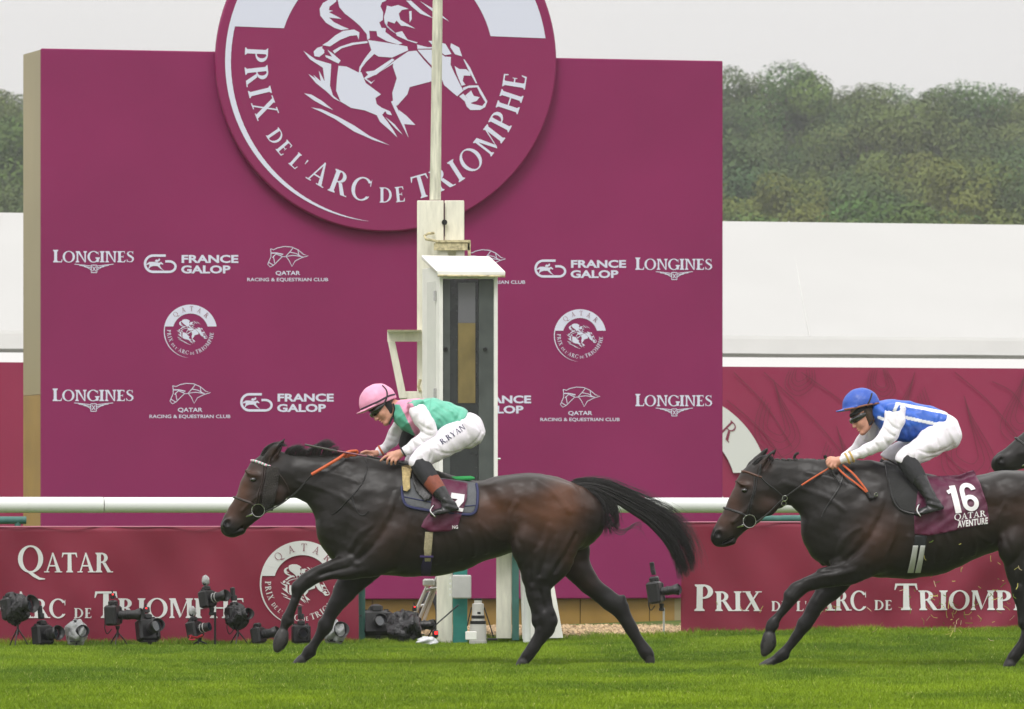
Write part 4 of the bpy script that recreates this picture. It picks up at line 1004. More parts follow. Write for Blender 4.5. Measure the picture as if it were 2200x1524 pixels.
def horse(rig, label, spec, h=2.2, group='horses galloping past the finishing post'):
    g = lambda k_, dflt: spec.get(k_, dflt)
    ox, oy = spec['off']
    T = [(x+ox, y+oy+g('croup', 0)*min(1, max(0, (x-950)/150)), a, b, 0) for x, y, a, b in TORSO]
    hd = sh(HEAD, *g('head', (ox, oy))) if 'HEAD' not in spec else spec['HEAD']
    nk = sh(NECK, ox, oy) if 'NECK' not in spec else spec['NECK']
    nf = sh(NF, ox, oy) if 'NF' not in spec else spec['NF']; ff = sh(FF, ox, oy) if 'FF' not in spec else spec['FF']
    nh = sh(NH, ox, oy) if 'NH' not in spec else spec['NH']; fh = sh(FH, ox, oy)
    x1 = g('xmax', 1430)+ox
    fd = Field((min(q[0] for q in hd)-34, min(min(q[1] for q in hd)-60, 930+oy), -106), (x1, 1445+oy, 106), h)
    fd.loft([t for t in T], k=8, n=3, pw=2.25)
    fd.loft(nk, k=26, n=3); fd.loft(hd, k=10, n=4)
    # shoulder, forearm and haunch muscles stand out of the barrel
    fd.ell((805+ox, 1120+oy, 50), (78, 36, 30), -58, k=14); fd.ell((842+ox, 1160+oy, 62), (66, 33, 26), -50, k=10); fd.ell((758+ox, 1172+oy, 34), (38, 28, 24), 60, k=10)
    fd.ell((785+ox, 1065+oy, 38), (52, 24, 24), -30, k=12)
    fd.ell((1140+ox, 1068+oy+g('croup', 0), 48), (70, 42, 34), 12, k=14); fd.ell((1205+ox, 1120+oy, 50), (36, 70, 30), 12, k=12); fd.ell((1128+ox, 1158+oy, 62), (28, 46, 26), 20, k=9)
    fd.ell((1078+ox, 1066+oy+g('croup', 0), 58), (26, 18, 22), 40, k=20)
    fd.loft(ff, k=9, n=3); fd.loft(fh, k=12, n=3); fd.loft(nh, k=11, n=3); fd.loft(nf, k=10, n=3)
    # creases between muscles
    def groove(pts, r=3.2, dp=0):
        fd.loft([(x+ox, y+oy, r, 6, w_+dp) for x, y, w_ in pts], k=9, n=4, sub=True)
    groove([(868, 1060, 92), (872, 1110, 96), (868, 1160, 97), (850, 1200, 93), (828, 1222, 84)], 4)
    groove([(770, 1200, 68), (800, 1176, 82), (835, 1130, 92), (850, 1085, 92)], 3)
    groove([(1098, 1125, 92), (1108, 1150, 96), (1122, 1180, 93)], 3); groove([(1190, 1150, 90), (1172, 1195, 86), (1158, 1235, 74)], 4)
    groove([(1235, 1150, 74), (1214, 1190, 80), (1192, 1225, 72)], 4); groove([(1150, 1180, 90), (1140, 1215, 80), (1142, 1250, 70)], 3)
    groove([(760, 1215, 72), (720, 1225, 66), (690, 1236, 62)], 2.4); groove([(1160, 1270, 68), (1168, 1310, 66)], 2.4)
    # head modelling, in the head's own frame (offset from horse one)
    hx, hy = g('head', (ox, oy)); hr = g('hrot', 0); hc = g('hcen', (0, 0))
    def hp(x, y):
        if not hr: return x+hx, y+hy
        c, s_ = math.cos(R(hr)), math.sin(R(hr)); u, v = x-592, y-1022; return hc[0]+u*c-v*s_, hc[1]+u*s_+v*c
    def he(x, y, z, r, a=0, k=4, sub=False): X_, Y_ = hp(x, y); fd.ell((X_, Y_, z), r, a+hr, k, sub)
    def hl(st, k=3, sub=False): fd.loft([(*hp(x, y), a, b, z) for x, y, a, b, z in st], k=k, n=4, sub=sub)
    for sg in (1, -1):
        he(590, 1062, 17*sg, (27, 23, 12), 40, 7)                       # cheek
        hl([(530, 1012, 3.4, 4, 22*sg), (540, 1019, 3.4, 4, 25.5*sg), (552, 1021, 3.2, 3, 25*sg)], 8)  # brow
        he(545, 1031, 32*sg, (9, 6.5, 5), 15, 5, True)                   # eye socket
        he(545.5, 1030.5, 23*sg, (7.5, 5.5, 5), 15, 1.5)
        hl([(560, 1062, 2.5, 3, 27*sg), (540, 1080, 2.2, 3, 24*sg), (522, 1098, 2, 3, 22*sg)], 6)         # facial crest
        he(489, 1124, 17*sg, (9, 11, 6), 30, 4); he(489.5, 1124.5, 23*sg, (6, 8.5, 8), 20, 3, True)   # nostril
    hl([(520, 1134, 1.6, 30, 0), (510, 1140, 1.6, 30, 0), (500, 1144, 1.6, 30, 0)], 3, True)            # mouth
    he(488, 1133, 0, (11, 6, 15), 25, 4); hl([(520, 1140, 8, 13, 0), (508, 1145, 6.5, 12, 0), (500, 1147, 4, 10, 0)], 3)
    ear = spec.get('EAR', EAR)
    for sg, dx_, dy_ in ((1, 0, 0), (-1, *g('farear', (-3, 2)))):
        st = [(*hp(x+dx_, y+dy_), a, b, z*sg) for x, y, a, b, z in EAR]
        fd.loft(st, k=4, n=4)
        if sg == 1:
            hl([(586, 985, 3.2, 5, 25), (597, 968, 3.4, 5, 24), (606, 954, 1.4, 4, 21)], 2, True)
    # hooves
    def hoof(pts): fd.loft(pts, k=2, n=3)
    nfh = g('NFH', [(609+ox, 1361+oy, 13.5, 13.5, 42), (605+ox, 1377+oy, 15.5, 15, 42), (598+ox, 1393+oy, 8.5, 12, 42)]); hoof(nfh)
    ffh = g('FFH', [(644+ox, 1421+oy, 11.5, 13, -43), (636+ox, 1426+oy, 9.5, 12, -43), (629+ox, 1429+oy, 4.5, 9, -43)]); hoof(ffh)
    nhh = [(1123+ox, 1423+oy, 12.5, 13, 46), (1116+ox, 1430+oy, 9, 12, 46)]; hoof(nhh)
    fhh = [(1398+ox, 1421+oy, 10.5, 11, -48), (1398+ox, 1429+oy, 10, 11, -48)]; hoof(fhh)
    # tendons, veins and muscle edges raised on the near side
    H0 = fd.heights()
    def ridge(pts, r=2.8, up=-.2, k=7):
        st = []
        for x, y in catm(pts, 4):
            w_ = sample(H0, fd, x+ox, y+oy, None)
            if w_ is not None: st.append((x+ox, y+oy, r, r, w_-r+up))
        if len(st) > 2: fd.loft(st, k=k, n=1)
    for pts, r_ in (([(778, 1196), (750, 1203), (718, 1212), (688, 1226), (664, 1240)], 4), ([(790, 1222), (752, 1232), (712, 1236), (684, 1244)], 3.5), ([(770, 1212), (740, 1216), (715, 1222)], 2.4),
                    ([(852, 1062), (838, 1100), (812, 1138), (786, 1170), (772, 1190)], 5), ([(880, 1110), (872, 1150), (850, 1190)], 4), ([(800, 1130), (772, 1150), (756, 1180)], 3.4),
                    ([(1030, 1122), (1044, 1138), (1062, 1152), (1082, 1162)], 2.6), ([(1180, 1130), (1172, 1160), (1150, 1190), (1130, 1215)], 4), ([(1225, 1150), (1206, 1185), (1186, 1214), (1172, 1240)], 5),
                    ([(1142, 1205), (1136, 1235), (1140, 1262)], 3.4), ([(1175, 1265), (1182, 1290), (1186, 1315)], 3.4), ([(1152, 1285), (1154, 1310)], 3),
                    ([(1110, 1080), (1095, 1110), (1104, 1150)], 4), ([(1150, 1040), (1190, 1062), (1222, 1100)], 5), ([(655, 1245), (646, 1262)], 4), ([(632, 1290), (624, 1318)], 3), ([(1158, 1352), (1140, 1385), (1126, 1408)], 3.4),
                    ([(690, 1014), (730, 1022), (772, 1038)], 3), ([(640, 1034), (690, 1050), (735, 1068), (768, 1094)], 3)):
        ridge(pts, r_)
    for i in range(6): ridge([(905+i*26, 1150-i*2), (912+i*27, 1180-i*3), (910+i*27, 1212-i*5)], 3, .1, 6)
    fd.ell((1189+ox, 1332+oy, 46), (9, 13, 11), -10, 4); fd.ell((1150+ox, 1334+oy, 46), (8, 12, 13), 0, 5); fd.ell((1336+ox, 1290+oy, -48), (8, 13, 9), 30, 4)
    for q_, zz in ((nf[7], 43), (ff[5], -43)): fd.ell((q_[0]+6, q_[1]+1, zz), (9, 10, 13), 0, 4); fd.ell((q_[0]-7, q_[1]-3, zz), (10, 12, 13), 0, 4)
    for q_, zz in ((nf[10], 42), (ff[8], -43)): fd.ell((q_[0]+8, q_[1]+3, zz), (7, 7, 9), 0, 4)
    fd.ell((1392+ox, 1405+oy, -48), (9, 9, 10), 0, 4)
    # fine muscle and vein relief
    fd.relief(lambda X, Y, W: 1.1*np.sin(X*.062+Y*.043+1.2*np.sin(Y*.03))*np.sin(Y*.075-X*.031+W*.02)+.35*np.sin(X*.14-Y*.11+np.sin(X*.05))*np.sin(Y*.17+X*.05)+.1*np.sin(X*.31+Y*.2)*np.sin(Y*.35-X*.1))
    bay = np.array(g('bay', (.105, .042, .022))); dark = np.array(g('dark', (.013, .011, .0098))); blk = np.array((.009, .008, .008))
    def colf(V):
        x, y, w_ = V[:, 0]-ox, V[:, 1]-oy, V[:, 2]
        G = lambda cx, cy, rx, ry, X=x, Y=y: np.exp(-(((X-cx)/rx)**2+((Y-cy)/ry)**2))
        nse = .5+.5*np.sin(x*.045+1.3*np.sin(y*.06))*np.sin(y*.052+1.1*np.sin(x*.04))
        hxx, hyy = V[:, 0]-hx, V[:, 1]-hy
        if hr:
            c, s_ = math.cos(R(-hr)), math.sin(R(-hr)); u, v = V[:, 0]-hc[0], V[:, 1]-hc[1]; hxx, hyy = 592+u*c-v*s_, 1022+u*s_+v*c
        m = g('rump', 1)*(.95*G(1215, 1078, 42, 45)+.55*G(1150, 1085, 90, 42)+.35*G(1160, 1140, 60, 40)+.30*G(1235, 1190, 26, 60)+.42*G(1045, 1095, 55, 35)+.32*G(1262, 1255, 30, 34))
        m = m+g('shoulder', .12)*G(840, 1150, 45, 60)*1.4+.12*G(970, 1130, 120, 50)
        m = m+g('face', 1)*(.62*G(520, 1058, 22, 48, hxx, hyy)+.55*G(497, 1098, 15, 22, hxx, hyy)+.42*G(550, 1012, 22, 16, hxx, hyy)+.35*G(590, 1060, 26, 22, hxx, hyy)+.3*G(590, 975, 14, 16, hxx, hyy))
        m = np.clip(m*(.75+.5*nse), 0, 1)[:, None]
        c = dark*(1-m)+bay*m
        legs = np.clip((y-1205)/70, 0, 1)[:, None]*(1-.4*G(1262, 1255, 34, 38))[:, None]; c = c*(1-legs)+blk*1.25*legs
        muz = np.clip(1.2*G(485, 1132, 20, 17, hxx, hyy)+G(508, 1146, 18, 9, hxx, hyy), 0, 1)[:, None]; c = c*(1-muz)+blk*muz
        eye = G(545.5, 1031, 6.5, 4.5, hxx, hyy)[:, None]*.8; c = c*(1-eye)+blk*.5*eye
        for hh in (nfh, ffh, nhh, fhh):
            d = np.min([np.hypot(V[:, 0]-q[0], V[:, 1]-q[1])+(0 if q[4]*1 > 0 else 0)*0+np.where(np.sign(w_) != np.sign(q[4]), 99, 0) for q in hh[:3]], axis=0)
            k_ = (d < 11)[:, None]; c = np.where(k_, np.array((.035, .033, .032)), c)
        return c
    root = empty('horse', rig.v(1000+ox, 1432+oy)); root.location.z = 0; PINV[root.name] = Matrix.Translation(root.location).inverted()
    tag(root, label, 'horse', group)
    field_obj(fd, rig, 'body', M_COAT, root, colf)
    for sg in (1, -1):
        X_, Y_ = hp(545.5, 1031); e = MB(); c = rig.v(X_, Y_, 26*sg)
        n_ = 10
        for i in range(n_):
            for j in range(16):
                th_, ph = math.pi*i/(n_-1), 2*math.pi*j/16; e.v.append(tuple(c+Vector((math.sin(th_)*math.cos(ph)*7.0, math.cos(th_)*5.5, math.sin(th_)*math.sin(ph)*5.2))*rig.q))
        for i in range(n_-1):
            for j in range(16): e.f.append((i*16+j, i*16+(j+1) % 16, (i+1)*16+(j+1) % 16, (i+1)*16+j))
        e.build('eye', M_EYE, root, smooth=True)
    H = smoothH(fd.heights(), 2)
    hf = lambda x, y: sample(H, fd, x, y, 0)
    root_data = dict(root=root, hf=hf, hp=hp, fd=fd, H=H, ox=ox, oy=oy, rig=rig)
    return root_data

def hairs(name, guides, rig, m, parent, n=300, *,  spread=6, w0=1.3, seed=1, wv=3.0, dz=10, tipn=.25):
    """guides: list of paths [(x,y,z),...]; strands interpolate between neighbours"""
    r = np.random.default_rng(seed); V = []; Q = []
    G_ = [np.array(catm([tuple(map(float, p)) for p in g_], 5)) for g_ in guides]
    L_ = min(len(g_) for g_ in G_); G_ = [g_[np.linspace(0, len(g_)-1, 16).round().astype(int)] for g_ in G_]
    for i in range(n):
        a = r.random()*(len(G_)-1) if len(G_) > 1 else 0; k = min(int(a), max(0, len(G_)-2)); t = a-k
        g_ = G_[k]*(1-t)+(G_[k+1] if len(G_) > 1 else G_[k])*t
        ln = 1-tipn*r.random()**2; s_ = np.linspace(0, ln, 14)
        p = np.stack([np.interp(s_, np.linspace(0, 1, 16), g_[:, q]) for q in range(3)], 1)
        o = r.normal(0, 1, 3)*np.array([spread, spread, dz])*(2.4 if r.random() < .12 else 1); cl = np.random.default_rng(seed*100+int(a*9)).normal(0, 1, 3)*np.array([spread, spread, dz*.5])*.9; o = o*.6+cl; ph = r.random(2)*6.3; fr = 1.5+r.random()*2.5
        p += o*(.35+.65*s_[:, None])
        p[:, 0] += wv*np.sin(s_*fr*3+ph[0])*s_; p[:, 1] += wv*np.sin(s_*fr*3+ph[1])*s_
        wd = w0*(1-.85*(s_/ln)**2)*(.6+.8*r.random())
        W_ = rig(p); b = len(V)
        d = np.gradient(p, axis=0); nn = np.stack([-d[:, 1], d[:, 0], np.zeros(14)], 1); nn /= np.linalg.norm(nn, axis=1)[:, None]+1e-9
        A = rig(p+nn*wd[:, None]/2); B = rig(p-nn*wd[:, None]/2); C_ = rig(p+np.array([0, 0, 1])*wd[:, None]*.7)
        for j in range(14): V += [A[j], B[j], C_[j]]
        for j in range(13):
            for q in range(3):
                q2 = (q+1) % 3; Q.append((b+j*3+q, b+j*3+q2, b+(j+1)*3+q2, b+(j+1)*3+q))
    return mesh_np(name, np.array(V), np.array(Q), m, parent)
# ------------------------------------------------------------------ the leading horse
RIG1 = Rig(40.0)
H1 = horse(RIG1, 'leading dark brown racehorse with dark fleece cheekpieces under the rider in pink cap', dict(off=(0, 0)))
RIG2 = Rig(39.5)
o2 = (1042, 3)
NF2 = [(x+1042+f*11, y+3+f*16, a, b, z) for (x, y, a, b, z), f in zip(NF, (0, .2, .5, .8, 1, 1, 1, 1, .75, .35, .0, .1, .2))]
NF2 = [(x-(4 if i > 9 else 0), y+(6 if i > 9 else 0), a, b, z) for i, (x, y, a, b, z) in enumerate(NF2)]
FF2 = [(1832, 1203, 46, 24, -46), (1805, 1240, 33, 22, -48), (1783, 1268, 26, 19, -46), (1760, 1298, 19, 16, -44), (1742, 1325, 16, 14, -43), (1731, 1342, 16.5, 15, -43), (1718, 1362, 11.5, 11, -43), (1698, 1390, 10.2, 9.5, -43), (1683, 1409, 12.8, 11, -43), (1668, 1418, 9.5, 9.5, -43), (1655, 1425, 9.5, 11, -43)]
HEADO = (1053, 23)
NECK2 = [(1640, 1040, 47, 25, 0), (1668, 1037, 49, 25, 0), (1693, 1036, 47, 26, 0), (1725, 1040, 53, 29, 0), (1762, 1050, 62, 37, 0), (1802, 1064, 78, 48, 0), (1842, 1090, 94, 60, 0)]
H2 = horse(RIG2, 'dark bay racehorse wearing number 16 cloth, second behind the leader', dict(off=o2, head=HEADO, NECK=NECK2, NF=NF2, FF=FF2, croup=-9, rump=.42, shoulder=.35, bay=(.085, .036, .021),
      NFH=[(1650, 1368, 14, 13.5, 42), (1648, 1386, 16.5, 15, 42), (1641, 1402, 9, 12, 42)], FFH=[(1652, 1427, 10.5, 13, -43), (1642, 1431, 9, 12, -43), (1633, 1435, 4.5, 9, -43)], farear=(-16, -2), xmax=1400))
# third horse: only its muzzle reaches into the picture
RIG3 = Rig(42.2)
c3, s3 = math.cos(R(22)), math.sin(R(22))
def rot3(x, y): u, v = x-592, y-1022; return 2282+u*c3-v*s3, 932+u*s3+v*c3
HEAD3 = [(*rot3(x, y), a, b, z) for x, y, a, b, z in HEAD]
NECK3 = [(2282, 934, 46, 25, 0), (2310, 944, 50, 26, 0), (2340, 964, 55, 30, 0), (2375, 992, 66, 38, 0), (2415, 1028, 80, 48, 0), (2470, 1078, 94, 60, 0)]
H3 = horse(RIG3, 'black horse with only its muzzle and bit ring showing at the right edge', dict(off=(1670, -14), HEAD=HEAD3, NECK=NECK3, head=(1690, -90), hrot=22, hcen=(2282, 932), rump=.2, face=.0, dark=(.02, .018, .017), xmax=1420), h=4.0)

# ------------------------------------------------------------------ hair
def manes(Hd, kind):
    ox, oy, rig, rt = Hd['ox'], Hd['oy'], Hd['rig'], Hd['root']
    if kind == 1:
        for (x0, x1, hgt, lx, n_) in ((604, 650, 24, 20, 170), (648, 712, 33, 26, 240), (705, 790, 9, 16, 120), (780, 870, 5, 14, 80)):
            gd = []
            for i in range(7):
                x = x0+(x1-x0)*i/6; y = 979+max(0, (x-720)*.11); k_ = math.sin(math.pi*(i+.8)/7.6)
                gd.append([(x, y+6, 4), (x+lx*.2, y-hgt*.45*k_, 6), (x+lx*.6, y-hgt*.85*k_, 5), (x+lx*(1.1+.2*math.sin(i)), y-hgt*k_*(.95+.1*math.cos(i*2)), 2)])
            hairs('mane', gd, rig, M_HAIR, rt, n=int(n_*1.3), spread=2.4, w0=1.0, seed=int(x0), wv=1.2, dz=4)
        gd = [[(560+i*6, 980-i*2.2, 4), (568+i*6, 968-i*2, 7), (580+i*5, 958-i, 8), (598+i*4, 953+i, 6)] for i in range(6)]
        hairs('forelock', gd, rig, M_HAIR, rt, n=260, spread=2, w0=1.8, seed=5, wv=1, dz=6)
        A = [[(1224, 1040, 0), (1262, 1036, 0), (1300, 1042, 0), (1345, 1062, 0), (1395, 1085, 0), (1440, 1110, 0), (1472, 1145, 0), (1488, 1180, 0), (1494, 1222, 0)],
             [(1228, 1046, 2), (1265, 1046, 3), (1305, 1056, 3), (1350, 1080, 3), (1398, 1106, 3), (1436, 1140, 3), (1460, 1180, 3), (1474, 1210, 3), (1480, 1235, 2)],
             [(1232, 1052, 3), (1268, 1056, 4), (1310, 1072, 4), (1352, 1096, 4), (1396, 1126, 4), (1428, 1160, 4), (1448, 1198, 4), (1458, 1225, 3), (1463, 1245, 2)]]
        hairs('tail', A, rig, M_HAIR, rt, n=760, spread=2.4, w0=1.7, seed=21, wv=5, dz=6, tipn=.5)
        Bg = [[(1232, 1046, 5), (1258, 1056, 7), (1274, 1078, 8), (1286, 1104, 8), (1298, 1135, 8), (1303, 1150, 7)],
              [(1236, 1046, 5), (1270, 1052, 7), (1296, 1074, 8), (1310, 1098, 8), (1318, 1124, 8), (1322, 1146, 7)],
              [(1240, 1046, 5), (1282, 1052, 7), (1310, 1070, 8), (1326, 1090, 8), (1330, 1112, 8), (1334, 1132, 7)]]
        t2 = hairs('tail_lock', Bg, rig, M_HAIR, rt, n=330, spread=3.6, w0=1.6, seed=22, wv=4, dz=5, tipn=.6)
        Cg = [[(1300, 1100, 8), (1310, 1128, 8), (1322, 1146, 8), (1338, 1150, 8), (1352, 1138, 8), (1368, 1134, 8), (1386, 1146, 8), (1396, 1170, 6)],
              [(1306, 1100, 8), (1318, 1126, 8), (1334, 1139, 8), (1350, 1134, 8), (1364, 1124, 8), (1380, 1122, 8), (1372, 1132, 8), (1350, 1142, 6)]]
        hairs('tail_lock', Cg, rig, M_HAIR, rt, n=11, spread=.8, w0=1.0, seed=23, wv=2, dz=3)
        hairs('tail_lock', [A[0], [(a+10, b-6, c) for a, b, c in A[0]]], rig, M_HAIR, rt, n=170, spread=8, w0=.7, seed=24, wv=9, dz=8, tipn=.6)
    else:
        # plaited mane: row of small knots
        mb = MB()
        for i in range(16):
            x = 1656+i*13; y = 989+max(0, (x-1740))*.07+max(0, (x-1790))*.05
            for j in range(5):
                mb.tube([rig.v(x+j*1.4-4, y+1-2.2*math.sin(j), 1+j*.8), rig.v(x+j*1.4+1, y-1.5, 4)], [3.2*rig.q, 2.2*rig.q], 6)
        mb.build('mane', M_HAIR, rt, smooth=True)
        hairs('mane', [[(1704, 986, 2), (1706, 978, 3), (1711, 974, 3), (1717, 970, 3)], [(1707, 986, 2), (1709, 979, 3), (1713, 976, 3), (1716, 975, 3)]], rig, M_HAIR, rt, n=40, spread=1, w0=1.3, seed=9, wv=1, dz=2)
        gd = [[(1612+i*5, 1003-i*1.5, 4), (1622+i*5, 992-i*2, 7), (1633+i*4, 984-i, 8), (1650+i*3, 983+i, 6)] for i in range(6)]
        hairs('forelock', gd, rig, M_HAIR, rt, n=160, spread=1.6, w0=1.7, seed=5, wv=1, dz=5)
        A = [[(1224+ox, 1040, 0), (1300+ox, 1050, 0), (1400+ox, 1090, 0), (1470+ox, 1160, 0)], [(1230+ox, 1050, 0), (1300+ox, 1075, 0), (1380+ox, 1120, 0), (1450+ox, 1220, 0)]]
        hairs('tail', A, rig, M_HAIR, rt, n=200, spread=5, w0=2.6, seed=21, wv=5, dz=6)
manes(H1, 1); manes(H2, 2)

# ------------------------------------------------------------------ tack
def ringtube(mb, c, r, t, n=24, ax=(1, 0, 0), ay=(0, 0, 1)):
    ax, ay = Vector(ax), Vector(ay); mb.tube([c+ax*r*math.cos(2*math.pi*i/n)+ay*r*math.sin(2*math.pi*i/n) for i in range(n+1)], t, 6, cap=False)
def tack(Hd, k):
    rig, rt, hf, hp = Hd['rig'], Hd['root'], Hd['hf'], Hd['hp']; q = rig.q
    L_ = lambda pts: [hp(*p) for p in pts]
    mb = MB(); nose = L_([(501, 1068), (512, 1071), (524, 1075), (538, 1080), (548, 1086)]); strap(mb, nose, hf, rig, 2.6, .6)
    strap(mb, L_([(567, 1000), (565, 1030), (556, 1060), (548, 1088), (545, 1097)]), hf, rig, 1.8, .6)
    strap(mb, L_([(572, 1000), (570, 1024), (560, 1060), (556, 1085)]), hf, rig, 1.5, .6)
    strap(mb, L_([(598, 1016), (608, 1028), (618, 1045), (622, 1058)] if k == 1 else [(580, 1002), (592, 1015), (612, 1030), (628, 1044)]), hf, rig, 1.5, .6)
    strap(mb, L_([(580, 975), (578, 990), (574, 1003)] if k != 1 else [(582, 982), (579, 995), (575, 1005)]), hf, rig, 3.0, .3)
    mb.build('bridle', mat('dark_bridle', (.03, .016, .012), .4) if k == 1 else M_LEATHER, rt, smooth=True)
    bb = MB(); bp_ = L_([(539, 990), (548, 991), (560, 995), (570, 999), (582, 1003)])
    if k == 1:
        C_ = catm(bp_, 5); n_ = len(C_)
        for i in range(n_-1):
            w_ = (hf(*C_[i]) or 5)+1.2; w2 = (hf(*C_[i+1]) or 5)+1.2
            mbb = MB(); mbb.tube([rig.v(*C_[i], w_), rig.v(*C_[i+1], w2)], 3.0*q, 8)
            bb.v_ = None
            o = mbb.build('browband', (mat('bead_white', (.7, .7, .7), .4), mat('bead_pink', srgb(222, 150, 176), .4), mat('bead_green', srgb(110, 176, 150), .4))[i % 3], None)
            if i == 0: first = o; 
            else:
                me = first.data; nV = len(me.vertices)
            parts_b = [o] if i == 0 else parts_b+[o]
        V = []; Q = []; mi = []
        for j, o in enumerate(parts_b):
            b = len(V); V += [tuple(v.co) for v in o.data.vertices]; Q += [tuple(b+i for i in p.vertices) for p in o.data.polygons]; mi += [j % 3]*len(o.data.polygons)
            me_ = o.data; bpy.data.objects.remove(o); bpy.data.meshes.remove(me_)
        o = mesh_np('browband', V, Q, [MATS['bead_white'], MATS['bead_pink'], MATS['bead_green']], rt); o.data.polygons.foreach_set('material_index', mi)
    else:
        strap(bb, bp_, hf, rig, 2.6, .8); bb.build('browband', M_BROWNL, rt, smooth=True)
    rg = MB(); X_, Y_ = hp(556, 1097); wz = 30
    ringtube(rg, rig.v(X_, Y_, wz), 13.6*q, .95*q, 28)
    rg.tube([rig.v(X_-12, Y_+8, wz-1), rig.v(X_-26, Y_+13, wz-12)], [2.8*q, 1.8*q], 8); rg.build('bit_ring', M_STEEL, rt, smooth=True)
    if k == 1:
        fl_ = L_([(575, 1001), (599, 1004), (601, 1020), (597, 1050), (592, 1075), (586, 1098), (575, 1097), (563, 1088), (566, 1060), (572, 1030)])
        drape('cheekpiece', fl_, hf, rig, M_FLEECE, rt, step=3, lift=7, th=6, wob=.8)
    if k == 3: return
    # reins
    if k == 1:
        R0 = [(570, 1101, 33), (602, 1085, 34), (640, 1056, 36), (671, 1020, 42)]; R1 = [(671, 1020, 42), (690, 1009, 42), (712, 996, 42), (730, 985, 38), (745, 974, 33), (757, 970, 30)]
        ext = [[(757, 970, 30), (768, 970, 26), (765, 978, 24), (748, 978, 26)], [(745, 976, 30), (742, 982, 27), (752, 980, 22)]]
    else:
        R0 = [(1624, 1122, 33), (1650, 1102, 34), (1682, 1071, 36), (1720, 1043, 42)]; R1 = [(1720, 1043, 42), (1745, 1027, 42), (1778, 1007, 42)]
        ext = [[(1795, 1004, 46), (1812, 1022, 62), (1838, 1042, 72), (1858, 1060, 78)], [(1808, 1000, 48), (1830, 1020, 66), (1850, 1045, 76), (1862, 1064, 80)]]
    mb = MB(); mb.tube([rig.v(*p) for p in catm(R0, 6)], 1.5*q, 6); mb.build('rein', M_LEATHER, rt, smooth=True)
    mb = MB(); mb.tube([rig.v(*p) for p in catm(R1, 6)], 3.3*q if k == 1 else 1.9*q, 8); 
    for e_ in ext: mb.tube([rig.v(*p) for p in catm(e_, 6)], 3.0*q if k == 1 else 2.2*q, 8)
    mb.build('rein_grip', M_ORANGE, rt, smooth=True)
    if k == 2:
        mb = MB(); mb.tube([rig.v(1858, 1058, 80), rig.v(1864, 1070, 82), rig.v(1872, 1070, 84), rig.v(1877, 1062, 84)], [4*q, 5*q, 3*q, 2.4*q], 8); mb.build('rein_buckle', M_LEATHER, rt, smooth=True)
        mb = MB(); ringtube(mb, rig.v(1876, 1063, 86), 3.4*q, 1*q, 14); ringtube(mb, rig.v(1684, 1071, 40), 5.5*q, .9*q, 16); ringtube(mb, rig.v(1682, 1082, 38), 5*q, .9*q, 16); mb.build('martingale_ring', M_STEEL, rt, smooth=True)
    # neck strap
    mb = MB()
    if k == 1:
        strap(mb, [(786, 987), (790, 1005), (784, 1030), (772, 1050), (760, 1064), (745, 1080), (728, 1098), (714, 1106)], hf, rig, 1.5, .8)
        strap(mb, [(758, 1066), (762, 1082), (770, 1100), (778, 1107), (788, 1105), (793, 1098)], hf, rig, 1.3, 1.5)
    else: strap(mb, [(1813, 1004), (1806, 1030), (1797, 1052), (1780, 1078), (1768, 1098), (1762, 1112)], hf, rig, 2.0, .8)
    mb.build('neck_strap', M_LEATHER, rt, smooth=True)
    ox = Hd['ox']; hf3 = hf
    if k == 1:
        poly = [(866, 1038), (866, 1062), (870, 1080), (882, 1089), (920, 1096), (990, 1104), (1016, 1104), (1024, 1092), (1026, 1060), (1024, 1038), (1000, 1034), (950, 1028), (900, 1020)]
        sp = drape('saddle_pad', poly, hf, rig, M_PAD, rt, lift=3.0, th=2.5)
        mb = MB(); strap(mb, [(865, 1045), (866, 1064), (871, 1081), (884, 1090), (922, 1097), (990, 1105), (1014, 1105), (1024, 1094), (1027, 1062), (1024, 1040)], hf, rig, 3.0, 3.6); mb.build('binding', M_NAVY, sp, smooth=True)
        mb = MB(); strap(mb, [(870, 1068), (910, 1076), (950, 1084), (990, 1088), (1022, 1086)], hf, rig, 1.1, 3.8); mb.build('seam', M_NAVY, sp, smooth=True)
        nc = drape('number_cloth', [(905, 1030), (960, 1030), (1005, 1038), (1004, 1070), (992, 1108), (984, 1132), (966, 1142), (926, 1143), (906, 1132), (912, 1118), (926, 1100), (930, 1060)], hf, rig, M_MAROON, rt, lift=6.2, th=2, wob=1.6)
        seven = [[(971, 1059), (999, 1063), (997, 1078), (986, 1091), (997, 1093), (995, 1100), (968, 1096), (971, 1086), (984, 1073), (969, 1071)]]
        def mf(x, y, l): return rig.v(x, y, hf(x, y)+9.0+l/q)
        art_obj('number', seven, M_WPRINT, nc, 0, lift=.001, mapf=mf)
        art_obj('lettering', fitu(font_polys('NG', .02), 973, 1136, 985, 7), M_WPRINT, nc, 0, lift=.001, mapf=mf)
        drape('fleece_roll', [(864, 1002), (884, 998), (887, 1003), (882, 1030), (883, 1050), (876, 1057), (868, 1054), (866, 1030)], lambda x, y: max(hf(x, y), 30), rig, M_BFLEECE, rt, step=3, lift=10, th=9, wob=1.2)
        mb = MB(); mb.tube([rig.v(955, 1036, 20), rig.v(962, 1030, 26), rig.v(990, 1029, 28), rig.v(1012, 1028, 26), rig.v(1019, 1028, 22)], [3*q, 5.5*q, 5.5*q, 5*q, 2.5*q], 10); mb.build('foam_pad', M_GREEN, rt, smooth=True)
        fdl = Field((880, 992, -30), (965, 1062, 100), 2.5); fdl.loft([(893, 1002, 9, 22, 0), (920, 1016, 9, 30, 0), (955, 1024, 8, 34, 0)], k=4)
